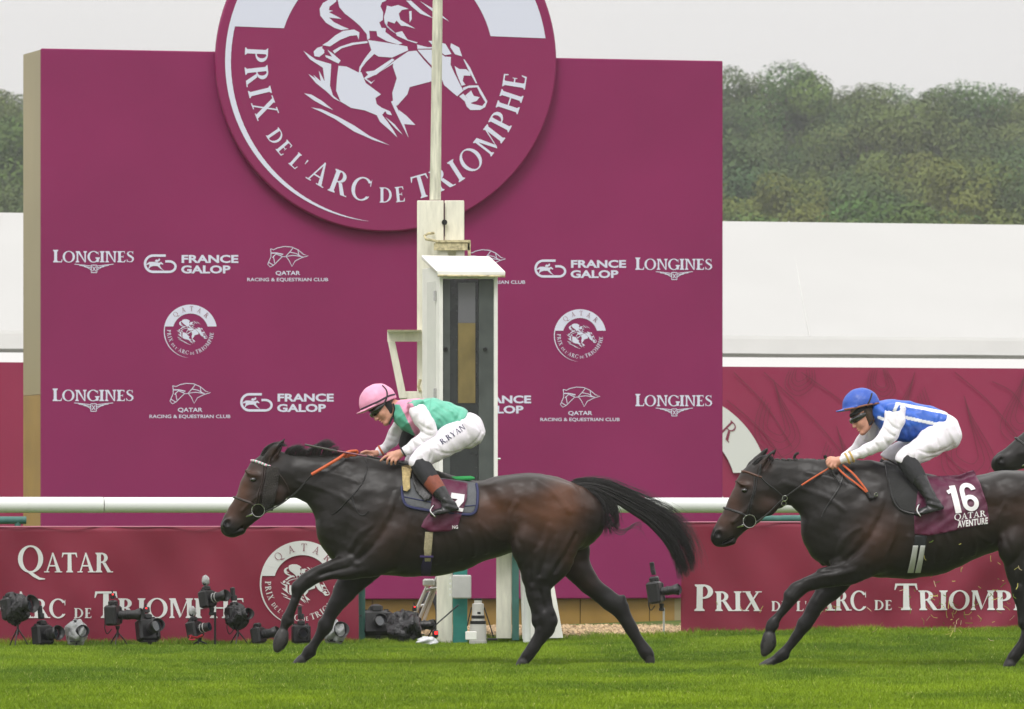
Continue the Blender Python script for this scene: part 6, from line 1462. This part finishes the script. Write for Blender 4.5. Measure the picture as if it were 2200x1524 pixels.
# ---- second rider
S2 = dict(side=('sideburn', M_HAIRH), seat=(2030, 960, 0), xr=(1760, 2080), head=(1857, 896, 2), f=(-.9, .43), yaw=12,
 neckmid=(1880, 890, 14, 14, 1),
 torso=[(1893, 884, 24, 32, 0), (1910, 892, 34, 46, 0), (1935, 904, 46, 50, 0), (1960, 906, 42, 48, 0), (1990, 905, 35, 46, 0), (2012, 908, 30, 46, 0), (2025, 914, 28, 44, 0)],
 creV=[[(1930, 874), (1950, 882), (1972, 884)], [(1950, 880), (1968, 893), (1980, 906)], [(1930, 912), (1945, 926), (1950, 945)], [(1948, 908), (1962, 926), (1966, 946)], [(1975, 905), (1980, 922), (1978, 940)], [(2002, 886), (2008, 898), (2004, 912)], [(2018, 892), (2014, 904), (2006, 918)], [(1890, 872), (1898, 885), (1896, 900)]],
 creS=[[(1912, 882), (1922, 896), (1926, 914)], [(1900, 905), (1912, 918), (1926, 924)], [(1894, 922), (1906, 934), (1920, 940)], [(1886, 936), (1896, 948), (1906, 962)], [(1870, 950), (1880, 960), (1884, 974)], [(1852, 962), (1860, 972), (1862, 984)], [(1834, 972), (1842, 980), (1844, 990)]],
 creB=[[(1938, 966), (1944, 980), (1940, 994)], [(1954, 960), (1962, 974), (1958, 990)], [(1966, 968), (1992, 976), (2020, 970), (2046, 955)], [(1980, 988), (2008, 982), (2030, 972)], [(2032, 898), (2050, 912), (2060, 932)], [(2046, 898), (2056, 912), (2064, 930)], [(2030, 925), (2040, 945), (2044, 962)], [(1984, 925), (2004, 940), (2012, 958)]],
 vestx=[((1918, 884, 44), (22, 18, 18), 0, 8), ((1918, 884, -44), (22, 18, 18), 0, 8)], hem=(.85, .527, .85*2036+.527*892), hip=(2024, 930, 0), hipr=(38, 43, 50), hipa=35,
 seatx=[((2036, 938, 20), (29, 31, 26), 60, 8), ((2036, 938, -20), (29, 31, 26), 60, 8)],
 armN=[(1926, 884, 18, 15, 36), (1920, 893, 23, 18, 45), (1916, 910, 23, 20, 52), (1908, 930, 21, 19, 55), (1895, 948, 18.5, 18, 56), (1872, 962, 16, 15, 56), (1848, 973, 13.5, 13, 54), (1825, 983, 11.5, 11, 52), (1805, 990, 10, 10, 50), (1797, 992, 8, 8, 50)],
 armF=[(1895, 892, 20, 18, -44), (1882, 915, 20, 18, -48), (1866, 938, 19, 17, -50), (1850, 956, 15, 15, -46), (1834, 970, 12.5, 12, -40), (1818, 982, 11, 10, -34), (1806, 988, 8.5, 8, -20)],
 handN=[[(1799, 991, 8.5, 8, 50), (1790, 994, 11, 8, 50), (1782, 995, 10, 7, 50)]]+fingers(0, [((1780, 987, 52), (1773, 991, 57), (1774, 999, 54)), ((1782, 991, 54), (1775, 998, 58), (1778, 1005, 54)), ((1787, 994, 54), (1782, 1003, 58), (1786, 1008, 53)), ((1793, 996, 54), (1790, 1003, 57), (1794, 1007, 52))])+
   [[(1792, 987, 3.6, 3.6, 46), (1783, 984, 3.4, 3.4, 42), (1775, 986, 2.8, 2.8, 42)]],
 handF=[[(1806, 988, 8, 8, -18), (1797, 991, 9, 8, -12), (1789, 993, 8, 7, -8)]]+fingers(0, [((1789, 988, -8), (1781, 992, 0), (1780, 999, 6)), ((1791, 992, -6), (1784, 998, 2), (1786, 1004, 6)), ((1796, 994, -6), (1791, 1001, 2), (1793, 1006, 6)), ((1801, 995, -6), (1798, 1002, 0), (1800, 1007, 4))])+
   [[(1798, 986, 3.5, 3.5, -4), (1789, 984, 3.2, 3.2, 0), (1781, 987, 2.7, 2.7, 2)]],
 thighN=[(2022, 936, 33, 30, 26), (2000, 950, 33, 30, 38), (1975, 967, 29, 26, 50), (1955, 978, 25, 22, 62), (1942, 984, 22, 20, 68), (1935, 990, 19, 18, 70)],
 thighF=[(2022, 936, 33, 30, -26), (1990, 950, 32, 30, -38), (1955, 966, 29, 27, -50), (1925, 978, 24, 22, -62), (1912, 986, 20, 20, -66), (1908, 996, 16, 18, -68)],
 shinN=[(1942, 992, 20, 18, 70), (1955, 1010, 20, 17, 76), (1969, 1032, 17, 14, 84), (1981, 1052, 14, 12, 90), (1991, 1069, 13, 12, 96), (1996, 1081, 13, 12, 99)],
 shinF=[(1914, 998, 20, 18, -70), (1932, 1016, 20, 17, -78), (1950, 1038, 17, 14, -86), (1966, 1058, 14, 12, -94), (1976, 1074, 13, 12, -98), (1984, 1086, 12.5, 12, -100)],
 footN=[(2004, 1093, 16, 11, 100), (1992, 1097, 13.5, 11.5, 100), (1977, 1101, 10.5, 12, 101), (1963, 1104, 7, 10, 102)],
 footF=[(1992, 1097, 15, 11, -101), (1980, 1101, 13, 11.5, -101), (1966, 1104, 10, 12, -101), (1952, 1107, 6.5, 10, -102)],
 ankle=(1998, 1082), knee=(1942, 990), sock=(.36, .36), bcut=(-.5, .866, -.5*1926+.866*993+3), wr=(.85, .5),
 cap=(1850, 873), capa=-11, brim=(.194, .981, 1215.8), peak=[(1838, 875, 4, 30, 2), (1820, 880, 3.2, 27, 3), (1806, 883, 2.4, 20, 4), (1796, 884.5, 1.5, 10, 5)],
 band=[(1812, 881), (1835, 877), (1860, 871), (1887, 867)], bandm=mat('brown_band', srgb(140, 92, 66), .6), strap2=[(1872, 846), (1868, 858), (1862, 870), (1858, 880)],
 chin=[(1874, 872), (1877, 886), (1874, 900), (1866, 914)],
 cuffs=[(((1817, 986, 52), (-.9, .42), (11.5, 11.5)), 2.3, M_GOLDB), (((1826, 982, 53), (-.9, .42), (12, 12)), 2.3, M_GOLDB)],
 text=[], iron=lambda cx, cy, z, dn: [(cx-14, cy+dn-1, z-13), (cx-14, cy+dn-1, z+13), (cx-21, cy-1, z+12), (cx-18, cy-12, z+6), (cx-14, cy-15, z), (cx-18, cy-12, z-6), (cx-21, cy-1, z-12), (cx-14, cy+dn-1, z-13)])
cB, cW = np.array(srgb(50, 98, 194)), np.array((.84, .84, .88))
def segd(x, y, a, b):
    dx, dy = b[0]-a[0], b[1]-a[1]; t = np.clip(((x-a[0])*dx+(y-a[1])*dy)/(dx*dx+dy*dy), 0, 1); return np.hypot(x-a[0]-t*dx, y-a[1]-t*dy)
def vest2(V):
    x, y = V[:, 0], V[:, 1]; d = np.minimum.reduce([segd(x, y, (1925, 868), (2036, 889)), segd(x, y, (1941, 898), (2020, 915)), segd(x, y, (1925, 868), (1917, 884)), segd(x, y, (1886, 898), (1896, 902))])
    return np.where((d < 3.4)[:, None], cW, cB)
def cap2(V): return np.tile(np.array(srgb(42, 84, 178)), (len(V), 1))
P2, hb2 = rider(RIG2, 'jockey in blue cap and blue silks with white stripes crouching on the second horse', S2, dict(vest=vest2, cap=cap2))
mb = MB(); mb.tube([RIG2.v(x, y, 58) for x, y in ((1944, 958), (1975, 944), (2030, 926))], .35*RIG2.q, 4)
# whips
def whip(rig, pts, lab):
    e = empty('riding_whip', rig.v(*pts[0])); tag(e, lab, 'whip', 'whips held by the jockeys')
    q = rig.q; P_ = [rig.v(*p) for p in pts]
    mb = MB(); mb.tube(P_[:2], [3.2*q, 2.6*q], 8, flat=.5); mb.build('flap', mat('grey_flap', (.16, .16, .16), .5), e, smooth=True)
    mb = MB(); mb.tube(P_[1:3], [1.9*q, 1.6*q], 8); mb.build('shaft', mat('wine_shaft', srgb(110, 24, 52), .35), e, smooth=True)
    mb = MB(); mb.tube(P_[2:], [1.9*q, 2.4*q]+[2.6*q]*(len(P_)-4), 8); mb.build('handle', M_SOCK, e, smooth=True); return e
whip(RIG1, [(656, 956, 30), (726, 970, 36), (790, 981, 44), (826, 988, 50), (856, 994, 51), (880, 999, 51)], 'thin dark whip with grey flap held level by the jockey in the pink cap')
e = empty('riding_whip', RIG2.v(1771, 985, 52)); tag(e, 'black whip handle end sticking up from the fist of the jockey in blue', 'whip', 'whips held by the jockeys')
q = RIG2.q; mb = MB(); mb.tube([RIG2.v(1769, 979, 52), RIG2.v(1770, 983, 52), RIG2.v(1772, 988, 51), RIG2.v(1776, 1000, 49), RIG2.v(1800, 1040, 64)], [3.4*q, 3.8*q, 2.4*q, 2*q, 1.2*q], 8); mb.build('handle', M_LEATHER, e, smooth=True)
mb = MB(); mb.tube([RIG2.v(1800, 1040, 64), RIG2.v(1830, 1088, 90)], [1.2*q, .8*q], 6)
mb = MB(); mb.tube([RIG2.v(1770.5, 984.5, 52), RIG2.v(1771.5, 987, 51.5)], 3.0*q, 8); mb.build('collar', M_STEEL, e, smooth=True)

# ------------------------------------------------------------------ remote cameras along the turf
def blob(c, r, seed, amp=.16, n=28, m=18, ax=None):
    rr = np.random.default_rng(seed); V = []; ph = rr.random(12)*6.3
    for i in range(m):
        t = math.pi*i/(m-1)
        for j in range(n):
            p = 2*math.pi*j/n; k = 1+amp*(math.sin(3*p+ph[0]+2*math.cos(t*3+ph[1]))*.5+.35*math.sin(7*p+ph[2]+4*t)+.3*math.sin(5*t+ph[3]+2*p)+.25*abs(math.sin(9*p+3*t+ph[4])))
            V.append((c.x+r[0]*k*math.sin(t)*math.cos(p), c.y+r[1]*k*math.sin(t)*math.sin(p), c.z+r[2]*k*math.cos(t)))
    Q = [(i*n+j, (i+1)*n+j, (i+1)*n+(j+1) % n, i*n+(j+1) % n) for i in range(m-1) for j in range(n)]
    return V, Q
def camera_thing(label, px, py, yaw=0, pitch=0, s=1.0, lens=.15, lr=.038, hood=True, hoodr=1.35, flash=None, stand='tripod', d0=46.7, cover=None, strapm=None, white=False, ring_=False, standx=0, gy=None, tall=1.3, body=True, cr=1.0):
    """yaw 0 = lens points right in the picture, 90 = towards the viewer"""
    s *= 1.16; lr *= 1.12; cr *= 1.08
    c = PK(px, py, d0); e = empty('remote_camera', (c.x, c.y, .02)); tag(e, label, 'camera', 'remote cameras set along the turf edge')
    L_ = Vector((math.cos(R(yaw))*math.cos(R(pitch)), -math.sin(R(yaw))*math.cos(R(pitch)), math.sin(R(pitch)))); Sd = Vector((-math.sin(R(yaw)), -math.cos(R(yaw)), 0)); U = Sd.cross(L_).normalized()
    if U.z < 0: U = -U
    ax = (L_, Sd, U)
    if body:
        mb = MB(); bc = c-L_*.035*s; mb.bbox(bc, (.092*s, .15*s, .115*s*tall), ax, .16); mb.bbox(bc+U*(.06*s*tall+.012)+L_*.008, (.066*s, .06*s, .045*s), ax, .25); mb.bbox(bc-Sd*.052*s+L_*.03*s, (.05*s, .035*s, .10*s*tall), ax, .3)
        o = mb.build('body', M_BLACK, e, bevel=.003)
        mb = MB(); mb.tube([bc+U*.054*s*tall-Sd*.05*s, bc+U*.068*s*tall-Sd*.05*s], .012*s, 10); mb.tube([bc+U*.054*s*tall+Sd*.05*s, bc+U*.066*s*tall+Sd*.05*s], .016*s, 10); mb.build('dial', M_BLACK, o, smooth=True)
    lm = M_LGREY if white else M_BLACK
    mb = MB(); a = c
    mb.tube([a, a+L_*.02*s, a+L_*.021*s, a+L_*lens*.45, a+L_*(lens*.45+.001), a+L_*lens*.7, a+L_*(lens*.7+.001), a+L_*lens], [lr*.86, lr*.86, lr*.95, lr*.95, lr*1.06, lr*1.06, lr, lr*1.04], 20); lo_ = mb.build('lens', lm, e, smooth=True)
    mb = MB(); mb.tube([a+L_*(lens+.0005), a+L_*(lens+.003)], lr*.86, 20); mb.build('front_glass', M_LENS, lo_, smooth=True)
    mb = MB(); ringtube(mb, a+L_*lens*.3, lr*1.0, .003, 20, Sd, U); ringtube(mb, a+L_*lens*.57, lr*1.08, .0035, 20, Sd, U); mb.build('focus_ring', M_GREY if ring_ else M_BLACK, lo_, smooth=True)
    if hood:
        n = 24; V = []; Q = []
        for k, (t, r_) in enumerate(((lens, lr*1.12), (lens+.055, lr*hoodr), (lens+.055, lr*hoodr*.94), (lens+.002, lr*1.03))):
            for j in range(n): an = 2*math.pi*j/n; wv = .012*math.cos(2*an) if k in (1, 2) else 0; V.append(a+L_*(t+wv)+(Sd*math.cos(an)+U*math.sin(an))*r_)
        for k in range(3): Q += [(k*n+j, k*n+(j+1) % n, (k+1)*n+(j+1) % n, (k+1)*n+j) for j in range(n)]
        mesh_np('lens_hood', V, Q, M_BLACK, lo_)
    if flash:
        b = c-L_*.03*s+U*(.088*s*tall)
        mb = MB(); mb.bbox(b+Vector((0, 0, .03)), (.035, .055, .05), ax, .15); mb.tube([b+Vector((0, 0, .05)), b+Vector((-.008, 0, .085))], .006, 6)
        f_ = mb.build('radio_trigger', M_BLACK, e)
        if flash == 'red':
            mb = MB(); mb.bbox(b+Vector((.002, -.032, .045)), (.014, .004, .01)); mb.build('red_light', M_RED, f_)
        if flash == 'white':
            V, Q = blob(b+Vector((0, 0, .045)), (.034, .034, .045), 3); mesh_np('plastic_cap', V, Q, M_CLEAR, f_)
        if flash == 'long':
            mb = MB(); mb.bbox(b+Vector((-.01, 0, .075)), (.04, .035, .10), ax, .2); mb.bbox(b+Vector((-.012, -.02, .105)), (.02, .004, .02)); mb.build('antenna', M_BLACK, f_)
    g0 = .0 if gy is None else gy
    base = Vector((c.x+standx, c.y, g0)); top = c-U*.06*s*tall; 
    if stand == 'tripod':
        mb = MB(); mb.tube([top, top+Vector((0, 0, -.03))], [.022, .016], 10); mb.tube([top+Vector((0, 0, -.03)), Vector((top.x, top.y, max(.06, (top.z-g0)*.45)))], .010, 8); tr = mb.build('tripod', M_BLACK, e, smooth=True)
        hub = Vector((top.x, top.y, max(.05, min(top.z-.05, .6*top.z+.02))))
        for k in range(3):
            an = R(k*120+20); ft = Vector((top.x+math.cos(an)*.11, top.y+math.sin(an)*.08, g0-.01)); kn = hub*.5+ft*.5+Vector((0, 0, .01))
            mb = MB(); mb.tube([hub, kn], .007, 6); mb.tube([kn, ft], .005, 6); mb.build('leg', M_BLACK, tr, smooth=True)
    elif stand == 'pole':
        mb = MB(); mb.tube([top, top+Vector((0, 0, -.05))], [.024, .018], 10); mb.bbox(top+Vector((.0, -.01, -.055)), (.05, .03, .03)); mb.build('pole_clamp', M_BLACK, e, smooth=True)
        mb = MB(); mb.tube([top+Vector((standx, 0, -.04)), Vector((top.x+standx, top.y, g0-.02))], .010, 8); mb.build('pole', M_ALU if strapm == 'alu' else M_BLACK, e, smooth=True)
    elif stand == 'plate':
        mb = MB(); mb.box(Vector((c.x, c.y, top.z-.006)), (.12, .12, .012)); mb.tube([Vector((c.x, c.y, top.z-.01)), Vector((c.x, c.y, -.01))], .02, 8); mb.build('floor_plate', M_BLACK, e)
    if cover:
        m = M_BAG if cover == 'black' else M_CLEAR
        V, Q = blob(c-L_*.02-U*.01, (.085*cr, .085*cr, .098*cr), int(px), .2, 48, 30)
        V = [Vector(v)+L_*.05*max(0, (Vector(v)-c).dot(L_)/.1) for v in V]
        mesh_np('rain_cover', V, Q, m, e)
    if strapm == 'red':
        mb = MB(); mb.tube([c-L_*.05+Vector((-.03, -.08, -.05)), c+Vector((0, -.09, -.075)), c+Vector((.05, -.08, -.05))], .014, 8, flat=.4); mb.tube([c+Vector((-.05, -.08, -.05)), c+Vector((-.07, -.08, -.09)), c+Vector((-.02, -.08, -.09))], .010, 6); mb.build('strap', M_REDC, e, smooth=True)
    if strapm in ('black', 'alu'):
        mb = MB(); p = c-L_*.06; mb.tube([tuple(Vector(x)) for x in catm([tuple(p+Vector((0, -.03, .0))), tuple(p+Vector((-.05, -.04, -.08))), tuple(p+Vector((-.03, -.04, -.16))), tuple(p+Vector((.01, -.03, -.12)))], 5)], .006, 6, flat=.5); mb.build('strap', M_BLACK, e, smooth=True)
    return e
camera_thing('large camera in a black rain bag on a short stand, furthest left', 34, 1306, 35, 12, 1.15, .14, .05, hoodr=1.5, stand='tripod', cover='black', cr=1.15)
camera_thing('low camera with tall trigger beside the bagged camera at far left', 98, 1364, 40, 8, 1.05, .11, .042, flash='long', stand='plate', hoodr=1.45, strapm='black')
camera_thing('small camera wrapped in clear plastic facing out beside the banner letters', 166, 1358, 62, 5, .85, .08, .04, hoodr=1.25, stand='plate', cover='clear', cr=1.0)
camera_thing('camera on a mini tripod with red lit trigger and long lens pointing right', 252, 1322, 12, 2, 1.05, .17, .036, flash='red', stand='tripod', strapm='black', hoodr=1.45)
camera_thing('chunky camera with red lit trigger facing out under the big letters', 322, 1352, 62, 14, 1.15, .13, .046, flash='red', stand='plate', hood=True, hoodr=1.2)
camera_thing('camera on a tall pole with a white capped trigger, highest of all', 452, 1286, 30, 10, .9, .12, .036, flash='white', stand='pole', standx=.03, ring_=True)
camera_thing('camera with a red strap below the pole mounted one', 425, 1352, 25, 12, .9, .12, .034, flash='white', stand='tripod', strapm='red', ring_=True, hood=False)
camera_thing('camera hidden in a crumpled black bag on a thin tripod', 510, 1322, 45, 6, .95, .10, .036, flash='long', stand='tripod', cover='black', cr=1.0, strapm='black')
camera_thing('two part black camera on the grass just left of the raised hoof', 562, 1364, 20, 10, .85, .10, .036, flash=None, stand='plate', hoodr=1.35, strapm='black')
camera_thing('black camera facing out between the front legs of the leader', 648, 1362, 80, 6, .95, .09, .036, flash='long', stand='plate', hoodr=1.2)
camera_thing('camera in clear plastic with a wide round lens hood beside the teal post', 722, 1358, 62, 14, .9, .06, .044, stand='plate', cover='clear', hoodr=1.5, cr=.95)
camera_thing('pair of black camera bodies on a plate right of the teal post', 812, 1338, 75, 15, 1.75, .07, .044, flash=None, stand='tripod', hoodr=1.2, d0=47.6, tall=1.0)
camera_thing('camera under a crumpled black bag, largest of the low bagged ones', 868, 1352, 55, 6, 1.2, .10, .046, stand='plate', cover='black', cr=1.5, d0=47.2, hoodr=1.4)
camera_thing('black lens and body poking out behind the large black bag', 898, 1343, 8, 0, .9, .10, .036, flash='red', stand='plate', d0=47.6)
camera_thing('camera on an upright grey pole between the board and the right banner', 1418, 1272, 14, 8, 1.15, .13, .036, flash='long', stand='pole', strapm='alu', standx=.02, d0=47.9, gy=.03, tall=1.35)
# trigger box on teal post, white telephoto, white bag
e = empty('radio_trigger', P(762, 1325, 47.2)); tag(e, 'tiny black trigger box with a red light clamped on the teal post', 'radio trigger')
mb = MB(); mb.bbox(P(757, 1327, 47.2), (.05, .04, .045)); mb.tube([P(760, 1325, 47.2), P(777, 1323, 47.2)], .006, 6); mb.tube([P(757, 1327, 47.2), P(752, 1334, 47.2), P(762, 1338, 47.2)], .006, 6); mb.build('casing', M_BLACK, e)
mb = MB(); mb.bbox(P(756, 1325, 47.17), (.028, .006, .016)); mb.build('red_light', M_RED, e)
e = empty('radio_trigger', P(937, 1362, 46.7)); tag(e, 'tiny black trigger box with a red light at the foot of the cream leg', 'radio trigger')
mb = MB(); mb.bbox(P(935, 1362, 46.7), (.055, .05, .07)); mb.build('casing', M_BLACK, e)
mb = MB(); mb.bbox(P(937, 1360, 46.67), (.026, .006, .026)); mb.build('red_light', M_RED, e)
e = empty('plastic_bag', P(920, 1380, 46.4)); tag(e, 'scrunched white plastic bag lying on the grass by the cream leg', 'plastic bag'); V, Q = blob(P(917, 1379, 46.4), (.085, .06, .04), 8, .25); mesh_np('film', V, Q, mat('white_film', (.7, .72, .74), .3, bump=.8, bscale=30, bdist=.03), e)
e = empty('telephoto_lens', P(1027, 1386, 46.4)); tag(e, 'big pale grey telephoto lens standing upright on the turf with black rings', 'camera lens')
mb = MB(); zf = lambda y: P(1027, y, 46.4)
segs = [(1385, 19), (1376, 19.5), (1375.8, 18.2), (1342, 17.8), (1341.5, 16), (1334, 14), (1333.8, 14), (1310, 12.5), (1309.8, 12.8), (1298, 12.6), (1296, 8.5), (1290, 8.2)]
mb.tube([zf(y) for y, r_ in segs], [r_/241 for y, r_ in segs], 28); o = mb.build('barrel', M_LGREY, e, smooth=True)
mb = MB()
for y0, y1, r_ in ((1341, 1334, 17.2), (1329, 1322.5, 14.6), (1290, 1286, 8.6), (1386.5, 1384, 19.6)): mb.tube([zf(y0), zf(y1)], r_/241, 28)
mb.build('rubber_ring', M_BLACK, o, smooth=False)
mb = MB(); mb.bbox(P(1029, 1317, 46.4)+Vector((.0, -.053, 0)), (.03, .006, .02)); mb.build('switch_panel', M_BLACK, o)
mb = MB(); mb.tube([tuple(p) for p in (P(1040, 1305, 46.4), P(1050, 1335, 46.4), P(1060, 1368, 46.4))], .007, 6, flat=.5); mb.tube([P(1013, 1305, 46.5), P(1008, 1325, 46.5), P(1004, 1345, 46.5)], .006, 6); mb.bbox(P(1058, 1374, 46.4), (.09, .05, .02)); mb.build('strap', M_BLACK, e)
mb = MB(); mb.bbox(P(1012, 1366, 46.2), (.10, .05, .075), bv=.1); mb.build('foot_box', M_WHITE, e)

# ------------------------------------------------------------------ clippings kicked up by the second horse
V = []; Q = []; cc = []
for i in range(110):
    x = RNG.normal(2070, 75); y = RNG.normal(1290, 60)
    if i % 3 == 0: x = RNG.normal(2060, 28); y = RNG.normal(1312, 25)
    if i % 9 == 0: x = RNG.uniform(1540, 1990)
    if y > 1405: continue
    c = P(x, y, RNG.uniform(38.5, 41)); l = RNG.uniform(.006, .030); a = RNG.random()*6.3; cv = RNG.normal(0, .5)
    dx, dz = math.cos(a)*l, math.sin(a)*l; w_ = .0016+RNG.random()*.0016; b = len(V)
    for t in (-1, 0, 1):
        bx = c+Vector((dx*t-dz*cv*t*t*.5, 0, dz*t+dx*cv*t*t*.5)); nn = Vector((-math.sin(a), .5, math.cos(a)))*w_
        V += [bx-nn, bx+nn]
    Q += [(b, b+2, b+3, b+1), (b+2, b+4, b+5, b+3)]; k = RNG.random(); cl_ = srgb(176, 170, 96) if k < .5 else (srgb(120, 142, 60) if k < .8 else srgb(200, 180, 150)); cc += [cl_]*6
tag(mesh_np('grass_clippings', V, Q, M_GRASS, cols=np.array(cc), smooth=False), kind='stuff', cat='grass clippings', label='bits of cut grass and soil thrown up behind the second horse')

# ------------------------------------------------------------------ wooded hillside
hv = []; hq = []; ys_ = [230, 290, 340, 400, 460, 520, 640]; xs_ = [-260, -120, -60, -30, 0, 30, 60, 120, 260]
for y in ys_:
    for x in xs_: hv.append((x, y, (-3 if y < 235 else min(26, (y-260)*.137+2)-max(0, y-455)*.1)+1.5*math.sin(x*.05)))
for j in range(len(ys_)-1):
    for i in range(len(xs_)-1): a = j*len(xs_)+i; hq.append((a, a+1, a+1+len(xs_), a+len(xs_)))
tag(mesh_np('hill', hv, hq, M_HILL), kind='structure', label='wooded hill behind the tent')
def crown_mesh(seed, conifer=False):
    r = np.random.default_rng(seed); cl_ = []; Rr = 3.9
    for i in range(30):
        u = r.normal(0, 1, 3); u /= np.linalg.norm(u); k = r.random()**.35
        cl_.append((u*np.array([Rr, Rr, 3.6])*k*np.array([1, 1, 1+.15*r.random()])+np.array([0, 0, 8.2]), 1.1+1.2*r.random(), .3+1.2*r.random()))
    V = []; C_ = []
    for c, rad, sh_ in cl_:
        n = 700; u = r.normal(0, 1, (n, 3)); u /= np.linalg.norm(u, axis=1)[:, None]; p = c+u*rad*(.72+.38*r.random(n))[:, None]*np.array([1, 1, .8])
        nn = u*.8+np.array([0, 0, .5])+r.normal(0, .42, (n, 3)); nn /= np.linalg.norm(nn, axis=1)[:, None]; a = np.cross(nn, r.normal(0, 1, (n, 3))); a /= np.linalg.norm(a, axis=1)[:, None]+1e-9; b = np.cross(nn, a)
        s_ = (.08+.10*r.random(n))[:, None]; V.append(np.stack([p-a*s_, p+b*s_*.6, p+a*s_, p-b*s_*.6], 1).reshape(-1, 3))
        g = r.random(n)[:, None]; hue = r.random(); base = np.array([.078+.045*hue, .135+.015*hue, .045]); C_.append(np.repeat(base*(.62+.42*sh_)*(.93+.14*g), 4, 0))
    V = np.concatenate(V); return V, np.arange(len(V)).reshape(-1, 4), np.concatenate(C_)
PROTO = []
for k in range(6):
    t = empty('woodland_tree', (0, 0, 0)); V, Q, C_ = crown_mesh(40+k); mesh_np('crown', V, Q, M_LEAF if k else M_LEAF, t, cols=C_*np.array([[1, 1, 1], [1.25, 1.15, .9], [.78, .9, 1.05], [1.0, 1.15, .9], [.9, .88, .95], [1.3, 1.25, .8]][k]), smooth=False)
    mb = MB(); mb.tube([(0, 0, -2), (0.1, 0, 3), (.05, .1, 7.5), (.1, 0, 10.5)], [.42, .34, .2, .06], 8)
    for j in range(7): a = j*2.4+k; mb.tube([(0, 0, 4.2+j*.5), (math.cos(a)*1.5, math.sin(a)*1.5, 6+j*.55), (math.cos(a)*2.7, math.sin(a)*2.7, 7.5+j*.5)], [.16, .09, .03], 6)
    mb.build('trunk', M_BARK, t, smooth=True); PROTO.append(t)
kinds = ['dark green', 'yellow green', 'blue green', 'fresh green', 'dull olive', 'bright yellowish']
spots = []
rt2 = random.Random(5)
for row, y in enumerate((292, 312, 334, 358, 384, 412)):
    z = (y-260)*.137+4
    x = y*.0405-3+rt2.random()*4
    while x < y*.101+7:
        spots.append((x, y+rt2.uniform(-7, 7), z, row)); x += rt2.uniform(4.6, 6.8)
    x = -y*.0937-1+rt2.random()*2
    while x > -y*.101-4: spots.append((x, y+rt2.uniform(-7, 7), z, row)); x -= rt2.uniform(4.5, 6)
for px, py in ((1568, 158), (1625, 166), (1690, 150), (1745, 168), (1800, 205), (1850, 188), (1905, 198), (1960, 222), (2015, 212), (2070, 190), (2125, 198), (2180, 200), (2240, 192), (48, 232), (18, 208), (-40, 200)):
    y = 445+rt2.uniform(-4, 4); spots.append(((px-1100)/F*y, y, HC-(py+9-YH)/F*y-12.2*1.05+5.2, 6))
used = set()
for i, (x, y, z, row) in enumerate(spots):
    k = rt2.choice([1, 5, 3, 0, 4] if row < 2 else [0, 1, 2, 3, 4, 0]); 
    if k in used: t = copy_tree(PROTO[k])
    else: t = PROTO[k]; used.add(k)
    s_ = rt2.uniform(.85, 1.15) if row < 6 else 1.05; t.location = (x, y, z-5.2); t.scale = (s_, s_, s_*(rt2.uniform(.9, 1.05) if row < 6 else 1)); t.rotation_euler = (0, 0, rt2.random()*6.3)
    side = 'left' if x < 0 else 'right'
    tag(t, f"{kinds[k]} leafy tree crown in {['the front', 'the second', 'the third', 'the middle', 'the fifth', 'the sixth', 'the skyline'][row]} row of the wood, {side} of the board", 'tree', f'trees of the wood {side} of the board, row {row+1}')
for k in range(6):
    if k not in used:
        for ch in list(PROTO[k].children): bpy.data.objects.remove(ch)
        bpy.data.objects.remove(PROTO[k])
# ------------------------------------------------------------------ haze
mb = MB(); mb.box((0, 330, 59), (760, 690, 124)); hz = mb.build('haze', bpy.data.materials.new('haze')); hm = hz.data.materials[0]; hm.use_nodes = True
for n in list(hm.node_tree.nodes): hm.node_tree.nodes.remove(n)
o_ = hm.node_tree.nodes.new('ShaderNodeOutputMaterial'); vv = hm.node_tree.nodes.new('ShaderNodeVolumePrincipled'); vv.inputs['Color'].default_value = (.92, .94, .96, 1); vv.inputs['Density'].default_value = .00036
hm.node_tree.links.new(vv.outputs[0], o_.inputs['Volume']); tag(hz, 'thin grey autumn haze', 'haze', kind='stuff')
